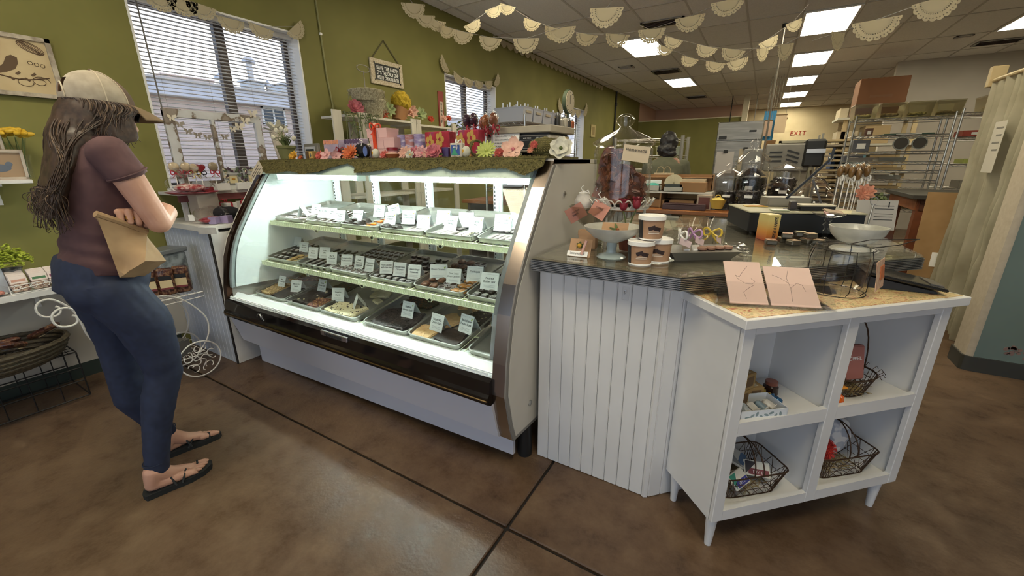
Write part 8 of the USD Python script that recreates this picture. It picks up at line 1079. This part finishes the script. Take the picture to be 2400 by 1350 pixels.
for i, (x, z, c, s) in enumerate(((-1.55, 1.455, '#b9b68c', .13), (-1.33, 1.455, '#a9b09c', .12), (-1.62, 1.225, '#8a2430', .10), (-1.40, 1.225, '#9a9490', .09), (-1.45, .955, '#a7a6b0', .12), (-1.62, .955, '#8b6d50', .10), (-1.45, 1.075, '#9c9ba6', .09), (-1.75, 1.225, '#8f8d88', .09))):
    t = thing('storage_tub', ['pale green tub on the top level of the aluminium rack', 'white tub at the right of the top level of the aluminium rack', 'red bundle tub on the third level of the aluminium rack', 'grey tub right of the red bundle', 'pale lavender tub low on the aluminium rack', 'tan tub low on the aluminium rack', 'pale tub stacked on the lavender tub', 'grey tub left of the red bundle'][i], 'tub', (x, 7.75, z+.004)); obj('tub', frust(.085, .09, .10, .11, s, .004), pm('tubc'+c[1:], c, .5), t, smooth=False); obj('lid', bx(-.105, .105, -.115, .115, s, s+.015, .004), pm('tubc'+c[1:], c, .5), t)
FRG = nm('fridge_steel', [(.4, '#7d7b76'), (.6, '#8d8b86')], 2, .35, 2, 0, .8, stretch=(1, 1, 9)); t = thing('upright_fridge', 'tall stainless upright fridge with papers on its door', 'fridge', (0, 0, 0)); fx0, fx1, fy_ = -.98, -.12, 10.4
obj('cabinet', bx(fx0, fx1, fy_, fy_+.8, .12, 2.15, .01), FRG, t); d = obj('door', bx(fx0+.02, fx1-.02, fy_-.05, fy_-.005, .2, 1.75, .01), FRG, t); obj('grille', bx(fx0+.01, fx1-.01, fy_-.04, fy_-.002, 1.78, 2.14, .008), FRG, t); obj('display', bx(fx0+.05, fx0+.20, fy_-.045, fy_-.04, 1.80, 1.87), BLACK, t); obj('badge', bx(fx1-.25, fx1-.12, fy_-.045, fy_-.04, 1.93, 1.97), BLACK, t); obj('handle', rod((fx1-.08, fy_-.09, .8), (fx1-.08, fy_-.09, 1.5), .012, 8), STEEL, d); [obj('foot', lathe([(0, 0), (.03, 0), (.03, .12), (0, .12)], 10, (x, y, 0)), BLACK, t) for x in (fx0+.08, fx1-.08) for y in (fy_+.1, fy_+.7)]
for i, (x0, w, z0, c) in enumerate(((-.93, .34, 1.10, '#b3aeab'), (-.50, .22, 1.15, '#a89c86'))): t = thing('taped_paper', ['white sheet clipped to the fridge door', 'tan sheet taped to the fridge door'][i], 'notice', (x0, fy_-.052, z0)); obj('sheet', bx(0, w, -.002, 0, 0, .45), pm('fp'+c[1:], c, .8), t); obj('clip', bx(w/2-.04, w/2+.04, -.02, 0, .42, .48), INK, t)
# grey machine on a stand, pan rack, exit door and sign
t = thing('panning_machine', 'grey enamel machine with vent slots and a dark mouth', 'machine', (0, 0, 0)); GM = nm('machine_grey', [(.4, '#6a6760'), (.6, '#77746c')], 3, .5); obj('hood', bx(-.02, .62, 8.4, 9.0, 1.18, 1.62, .02), GM, t); obj('side_box', bx(-.34, -.02, 8.4, 9.1, 1.0, 1.55, .02), pm('machine_grey2', '#7c7d7c', .5), t); obj('dark_mouth', bx(.52, .80, 8.36, 8.8, 1.25, 1.68, .03), BLACK, t); obj('mouth_bar', bx(.55, .80, 8.34, 8.36, 1.47, 1.53), STEEL, t); obj('pedestal', bx(.42, .62, 8.5, 8.8, 0, 1.2), pm('machine_cream', '#a59d8c', .5), t); obj('leg', bx(-.32, -.04, 8.5, 9.0, 0, 1.0), GM, t); obj('vent_slot', [mv(bx(-.09, .09, -.004, .004, -.012, .012), (.14+.24*s, 8.396, 1.35+.07*k), ry=0 if s == 0 else 18) for s in (0, 1) for k in range(3)], BLACK, t, kind='stuff'); obj('bent_pipe', tube([(.66, 8.36, 1.2), (.68, 8.36, 1.1), (.85, 8.36, 1.06), (.92, 8.36, .98), (.93, 8.36, .8)], .02, 8), CHROME, t)
t = thing('pan_rack', 'tall rack holding a column of pale sheet pans', 'rack', (0, 0, 0)); [obj('post', bx(x-.015, x+.015, y-.015, y+.015, 0, 1.8), pm('rack_alu', '#8d8a80', .4, .7), t) for x in (.80, 1.30) for y in (9.2, 9.8)]
for i in range(17): obj('sheet_pan', bx(.82, 1.28, 9.18, 9.8, .35+.082*i, .385+.082*i, .004), (pm('pan_tan', '#a89470', .5), pm('pan_grey', '#93897a', .5))[i % 2], t, smooth=False)
dz_ = thing('door_1', kind='structure'); obj('door_leaf', bx(.42, 1.38, 18.36, 18.40, 0, 1.96), pm('exit_door', '#6d6a58', .5), dz_); obj('door_frame', [bx(.34, .42, 18.34, 18.4, 0, 2.04), bx(1.38, 1.46, 18.34, 18.4, 0, 2.04), bx(.34, 1.46, 18.34, 18.4, 1.96, 2.04)], pm('exit_frame', '#8f8c7c', .5), dz_, smooth=False)
t = thing('exit_lettering', 'red EXIT lettering on the beige wall above the door', 'sign', (.86, 18.395, 2.22)); obj('lettering', [xy_to(text(c, .13, None, .006, True), (-.18+.12*i, 0, 0), (1, 0, 0), (0, -1, 0)) for i, c in enumerate('EXIT')], pm('exit_red', '#a0402c', .5), t, smooth=False, kind='stuff')
t = thing('wall_rail', 'thin brown rail on the beige wall left of the exit', 'rail', (0, 18.39, 2.78)); obj('rail', bx(-.2, .45, -.02, .0, 0, .05), pm('rail_brown', '#7a6546', .6), t); obj('end_hook', ball((.45, -.02, .02), .03, 1), pm('rail_brown', '#7a6546', .6), t)
for i, (u0, u1, v0, v1, c, lb) in enumerate(((1782, 1822, 258, 330, '#2f7fb0', 'blue tarp sheet hanging by the beige wall'), (1786, 1812, 282, 320, '#b59a86', 'tan hanging sheet beside the blue tarp'), (1812, 1846, 268, 312, '#c4ad8e', 'cream hanging sheet, front of the tarp'), (1790, 1818, 330, 350, '#6b4a20', 'brown wooden cupboard under the hanging sheets'))):
    yy = 11.6-.08*i; a, b = PY(u0, v1, yy), PY(u1, v0, yy); t = thing('hanging_sheet' if i < 3 else 'wall_cupboard', lb, 'sheet' if i < 3 else 'cupboard', (a[0], yy, a[2])); w, h = b[0]-a[0], b[2]-a[2]; obj('panel', bumpy(bx(0, w, -.01, .0, 0, h).subdivide().subdivide(), .004, 5, i) if i < 3 else bx(0, w, -.2, 0, 0, h), pm('hs'+c[1:], c, .6), t); obj('top_rail', rod((0, -.01, h), (w, -.01, h), .012, 6), pm('rail_brown', '#7a6546', .6), t)
    if i < 3: obj('hanging_wire', [rod((x, -.01, h), (x, -.01, CEIL-a[2]), .004, 5) for x in (.03, w-.03)], CORD, t)
t = thing('hanging_pole', 'slim grey pole hanging from the ceiling in the middle of the shop', 'pole', (-.036, 7.387, 0)); obj('pole', rod((0, 0, .9), (0, 0, CEIL-.04), .013, 8), pm('pole_grey', '#8d857a', .4, .5), t); obj('ceiling_cup', lathe([(0, CEIL-.05), (.03, CEIL-.05), (.03, CEIL-.004), (0, CEIL-.004)], 12), BLACK, t); obj('foot', lathe([(0, 0), (.10, 0), (.10, .02), (.02, .03), (.015, .9), (0, .9)], 16), pm('pole_grey', '#8d857a', .4, .5), t)
for i, (u, v0, y_) in enumerate(((1716, 243, 14.25), (1777, 220, 14.2))): p = PY(u, v0, y_); t = thing('drop_cord', ['thin cord hanging against the far green wall', 'pale conduit beside the cream trim'][i], 'cord', (p[0], y_-.02, 0)); obj('cord', rod((0, 0, 2.1), (0, 0, CEIL), .012, 5), CORD if i else INK, t); obj('knob', ball((0, 0, 2.1), .02, 1), INK, t)
# ---- right: wire shelving, boxes, table, curtain
shelving('chrome wire shelving loaded with pans and tools on the right', .97, 1.93, 7.4, 7.9, (.72, .84, .98, 1.10, 1.22, 1.33, 1.46, 1.66, 1.87), 1.92, dense=.05); shelving('second chrome wire shelving half behind the curtain', 2.0, 2.9, 7.45, 7.95, (.72, 1.0, 1.3, 1.62, 1.90), 1.95, dense=.05)
q = random.Random(21)
for i in range(14):
    z = (.724, .844, .984, 1.104, 1.224, 1.334)[i % 6]; x = (1.12, 1.45, 1.72)[i // 6 % 3]; t = thing('baking_tray', f'tan baking tray on the chrome shelving, level {("one","two","three","four","five","six")[i%6]} from below, {("left","middle","right")[i//6%3]}', 'tray', (x, 7.65, z+.004), group='baking trays on the chrome shelving'); obj('tray', frust(.13, .18, .14, .19, .03+.02*(i % 2), .004), (pm('pan_tan', '#a89470', .5), STEEL)[i % 2], t, smooth=False); obj('paper', bx(-.12, .12, -.17, .17, .006, .01), KRAFT, t)
for i, (x, z, s, c, lb, cat) in enumerate(((1.10, 1.466, (.18, .2, .15), '#55565c', 'dark grey equipment box on the chrome shelving', 'box'), (1.16, 1.666, (.08, .1, .10), '#5a3420', 'small brown box on the chrome shelving', 'box'), (1.55, 1.666, (.5, .3, .018), '#27463a', 'green cutting board on the chrome shelving', 'board'), (1.05, 1.336, (.2, .2, .08), '#4a4c55', 'dark appliance low on the chrome shelving', 'box'), (2.2, 1.626, (.3, .3, .07), '#a04030', 'red lidded box on the second shelving', 'box'), (2.25, 1.306, (.25, .3, .06), '#a8b05a', 'lime tub on the second shelving', 'tub'), (2.3, 1.006, (.3, .3, .1), '#8a857a', 'grey tub on the second shelving', 'tub'))): t = thing('shelf_box', lb, cat, (x, 7.6, z)); obj('body', bx(-s[0]/2, s[0]/2, -s[1]/2, s[1]/2, 0, s[2], .004), pm('sb'+c[1:], c, .5), t); obj('label', bx(-s[0]*.25, s[0]*.25, -s[1]/2-.002, -s[1]/2, s[2]*.25, s[2]*.7), PAPER, t)
for i, (x, r) in enumerate(((1.48, .075), (1.66, .07))): t = thing('round_sieve', ['round dark sieve hanging on the chrome shelving, left', 'round dark sieve hanging on the chrome shelving, right'][i], 'sieve', (x, 7.38, 1.56)); obj('hoop', mv(trimesh.creation.torus(r, .008, 24, 6), rx=90), STEEL, t); obj('mesh', mv(lathe([(0, 0), (r, 0), (r, .003), (0, .003)], 20), rx=90), pm('sieve_dark', '#4a463f', .6, .4), t)
BINC = pane('bin_clear', (.78, .76, .66), .25, 1.5)
for i in range(5): x = 1.06+.27*i if i < 4 else 2.3; t = thing('clear_bin', f'clear plastic bin on top of the chrome shelving, {ORD[i]} from the left', 'bin', (x, 7.62, 1.876 if i < 4 else 1.906), group='clear bins on the chrome shelving'); obj('bin', frust(.11, .17, .125, .19, .17, .004), BINC, t, smooth=False); obj('lid', bx(-.13, .13, -.195, .195, .17, .185, .004), BINC, t); obj('contents', bits(.18, .26, 26, 60+i, .022, .05, 1), (pm('cont_yellow', '#a8a070', .6), pm('cont_tan', '#9a8a6c', .6))[i % 2], t, kind='stuff')
sr = thing('storage_shelf', 'pale wooden storage shelf stacked with cartons before the white wall', 'shelf'); WD = pm('pale_wood', '#b5a27c', .6); [obj('post', bx(x-.03, x+.03, y-.03, y+.03, 0, 2.05), WD, sr) for x in (1.15, 2.1) for y in (9.9, 10.5)]; [obj('board', bx(1.02, 2.15, 9.8, 10.6, z, z+.035), pm('pale_board', '#b9b6a8', .6), sr) for z in (.6, 1.15, 1.6, 2.05)]
for i, (x0, x1, z, h, c, lb) in enumerate(((1.24, 1.90, 2.086, .62, '#5f3a1a', 'big brown carton on top of the storage shelf'), (1.04, 1.16, 2.086, .16, '#b3a68c', 'small white carton left of the big brown one'), (1.06, 1.36, 1.636, .22, '#b0a48c', 'cream carton on the upper board of the storage shelf'), (1.45, 1.8, 1.636, .3, '#a08a66', 'tan carton on the upper board of the storage shelf'), (1.06, 1.22, 1.186, .30, '#2c4a80', 'blue carton on the middle board of the storage shelf'), (1.28, 1.55, 1.186, .25, '#5f8a9a', 'teal carton on the middle board of the storage shelf'), (1.6, 1.95, 1.186, .28, '#8f7a58', 'brown carton on the middle board of the storage shelf'))):
    t = thing('carton', lb, 'box', ((x0+x1)/2, 10.15, z)); w = (x1-x0)/2; obj('carton', bx(-w, w, -.28, .28, 0, h, .006), pm('ct'+c[1:], c, .75), t); obj('tape', bx(-w-.001, w+.001, -.282, .282, h*.99, h+.002) if i else bx(-.16, .14, -.282, -.28, h*.5, h*.56), pm('tape_'+c[1:], '#5d3a1c' if i == 0 else c, .5), t)
tb = thing('bench_table', 'dark-topped wooden bench table with an orange apron', 'table'); obj('top', bx(1.42, 2.3, 6.0, 7.25, .95, .995, .004), pm('dark_top', '#3f3c36', .5), tb); obj('apron', bx(1.47, 1.50, 6.08, 7.2, .83, .95), nm('apron_wood', [(.4, '#7d4722'), (.6, '#935730')], 6, .5), tb); obj('apron', bx(1.50, 2.25, 6.06, 6.09, .83, .95), pm('dark_wood', '#4e2a18', .5), tb); [obj('leg', bx(x-.05, x+.05, y-.05, y+.05, 0, .95), nm('leg_wood', [(.4, '#5c2f1a'), (.6, '#713e22')], 6, .5), tb) for x in (1.53, 2.2) for y in (6.12, 7.12)]; obj('low_shelf', bx(1.5, 2.25, 6.1, 7.15, .30, .33), WD, tb)
t = thing('white_appliance', 'cream rounded appliance under the bench table', 'appliance', (1.75, 6.6, .332)); obj('body', bumpy(mv(trimesh.creation.icosphere(3, 1.).apply_transform(np.diag([.16, .2, .13, 1])), (0, 0, .13)), .004, 8, 1), pm('appliance_cream', '#a39a80', .4), t); obj('base', bx(-.16, .16, -.2, .2, 0, .05, .01), pm('appliance_cream', '#a39a80', .4), t)
t = thing('cardboard_panel', 'large brown cardboard sheet leaning beside the curtain', 'cardboard', (1.30, 5.05, 0), rot=(-4, 0, 0)); obj('sheet', bx(0, .45, -.006, .006, 0, 1.08), nm('panel_card', [(.4, '#8f6f47'), (.6, '#9c7b52')], 4, .85), t); obj('sticker', bx(.13, .22, -.009, -.006, .42, .55), PAPER, t)
n = 90; ys = np.linspace(3.98, 4.98, n); fold = .045*np.sin(np.arange(n)*.55)+.02*np.sin(np.arange(n)*.23+1); V = []
for k, z in enumerate(np.linspace(1.93, .03, 24)): V += [(1.47+fold[i]*(.5+.5*k/23)+.02*meshkit.noise(np.array([ys[i]*9, z*7, 1.]))-.01, ys[i], z+.012*math.sin(i*.3)*(k == 0)) for i in range(n)]
Fq = [(k*n+i, k*n+i+1, (k+1)*n+i+1, (k+1)*n+i) for k in range(23) for i in range(n-1)]; cm_ = trimesh.Trimesh(np.array(V), [f for a, b, c, d in Fq for f in ((a, b, c), (a, c, d))], process=False)
cu_ = thing('doorway_curtain', 'sheer beige curtain hanging in the doorway on the right', 'curtain'); usdkit.material(stage, '/World/Looks/sheer', {'tc': ('texture_coordinate', {}), 'n': ('noise_texture', {'scale': 5., 'detail': 3.}), 'r': ('rgb_ramp', {'ramp': [(.3, lin('#a39c86')), (.7, lin('#bdb6a0'))]}), 'd': ('diffuse_bsdf', {}), 'tr': ('translucent_bsdf', {}), 'm': ('mix_closure', {'fac': .35})}, [('tc.object', 'n.vector'), ('n.fac', 'r.fac'), ('r.color', 'd.color'), ('r.color', 'tr.color'), ('d.BSDF', 'm.closure1'), ('tr.BSDF', 'm.closure2')], surface='m.closure')
obj('cloth', cm_, UsdShade.Material.Get(stage, '/World/Looks/sheer'), cu_, smooth=True); obj('rod', rod((1.46, 3.87, 1.945), (1.46, 5.06, 1.945), .016, 10), pm('rod_cream', '#b9a47c', .5), cu_); obj('bracket', bx(1.43, 1.52, 4.98, 5.04, 1.9, 2.05, .004), pm('rod_cream', '#b9a47c', .5), cu_)
p = PX(2335, 340, 1.41); t = thing('curtain_note', 'long white paper note pinned to the beige curtain', 'notice', (1.402, p[1], p[2]), rot=(0, 0, 0)); obj('sheet', bx(-.002, .0, -.09, .09, -.19, .16), pm('note_white', '#bfb9aa', .8), t); obj('printed_lines', [bx(-.003, -.002, -.06, .05-.03*(i % 2), .11-.05*i, .122-.05*i) for i in range(4)], pm('grey_ink', '#77736a', .7), t)
t = thing('small_table', 'little dark-legged table at the right picture edge', 'table', (1.95, 3.30, 0)); obj('top', lathe([(0, .70), (.26, .70), (.26, .72), (0, .72)], 28), pm('dark_wood2', '#2a211b', .5), t); [obj('leg', rod((.2*math.cos(a), .2*math.sin(a), 0), (.17*math.cos(a), .17*math.sin(a), .7), .014, 8), BLACK, t) for a in (.8, 2.36, 3.93, 5.5)]
def cloth(R, r0, z0, z1, n=80):
    V = [(0, 0, z0)]; 
    for k, (f, z) in enumerate([(.5, z0), (.98, z0), (1.03, z0-.02)]+[(1.06+.10*w, z0-(z0-z1)*w) for w in np.linspace(.1, 1, 8)]): V += [((R*f+(.03*w_ if k > 2 else 0)*1)*math.cos(a), (R*f+(.03*w_ if k > 2 else 0))*math.sin(a), z-(.08*math.cos(2*a)**2 if k > 9 else 0)) for a, w_ in [(2*math.pi*i/n, math.sin(9*2*math.pi*i/n)*min(k/9, 1)) for i in range(n)]]
    m = (len(V)-1)//n; Fc = [(0, 1+(i+1) % n, 1+i) for i in range(n)]+[f for k in range(m-1) for i in range(n) for f in ((1+k*n+i, 1+k*n+(i+1) % n, 1+(k+1)*n+(i+1) % n), (1+k*n+i, 1+(k+1)*n+(i+1) % n, 1+(k+1)*n+i))]; return trimesh.Trimesh(np.array(V), Fc, process=False)
solo('tablecloth', cloth(.262, 0, .7225, .36), nm('pale_blue_cloth', [(.4, '#8fa3a6'), (.6, '#a3b5b6')], 7, .85), 'pale blue cloth draped over the little table at the right edge', 'tablecloth', smooth=True, loc=(1.95, 3.30, 0))
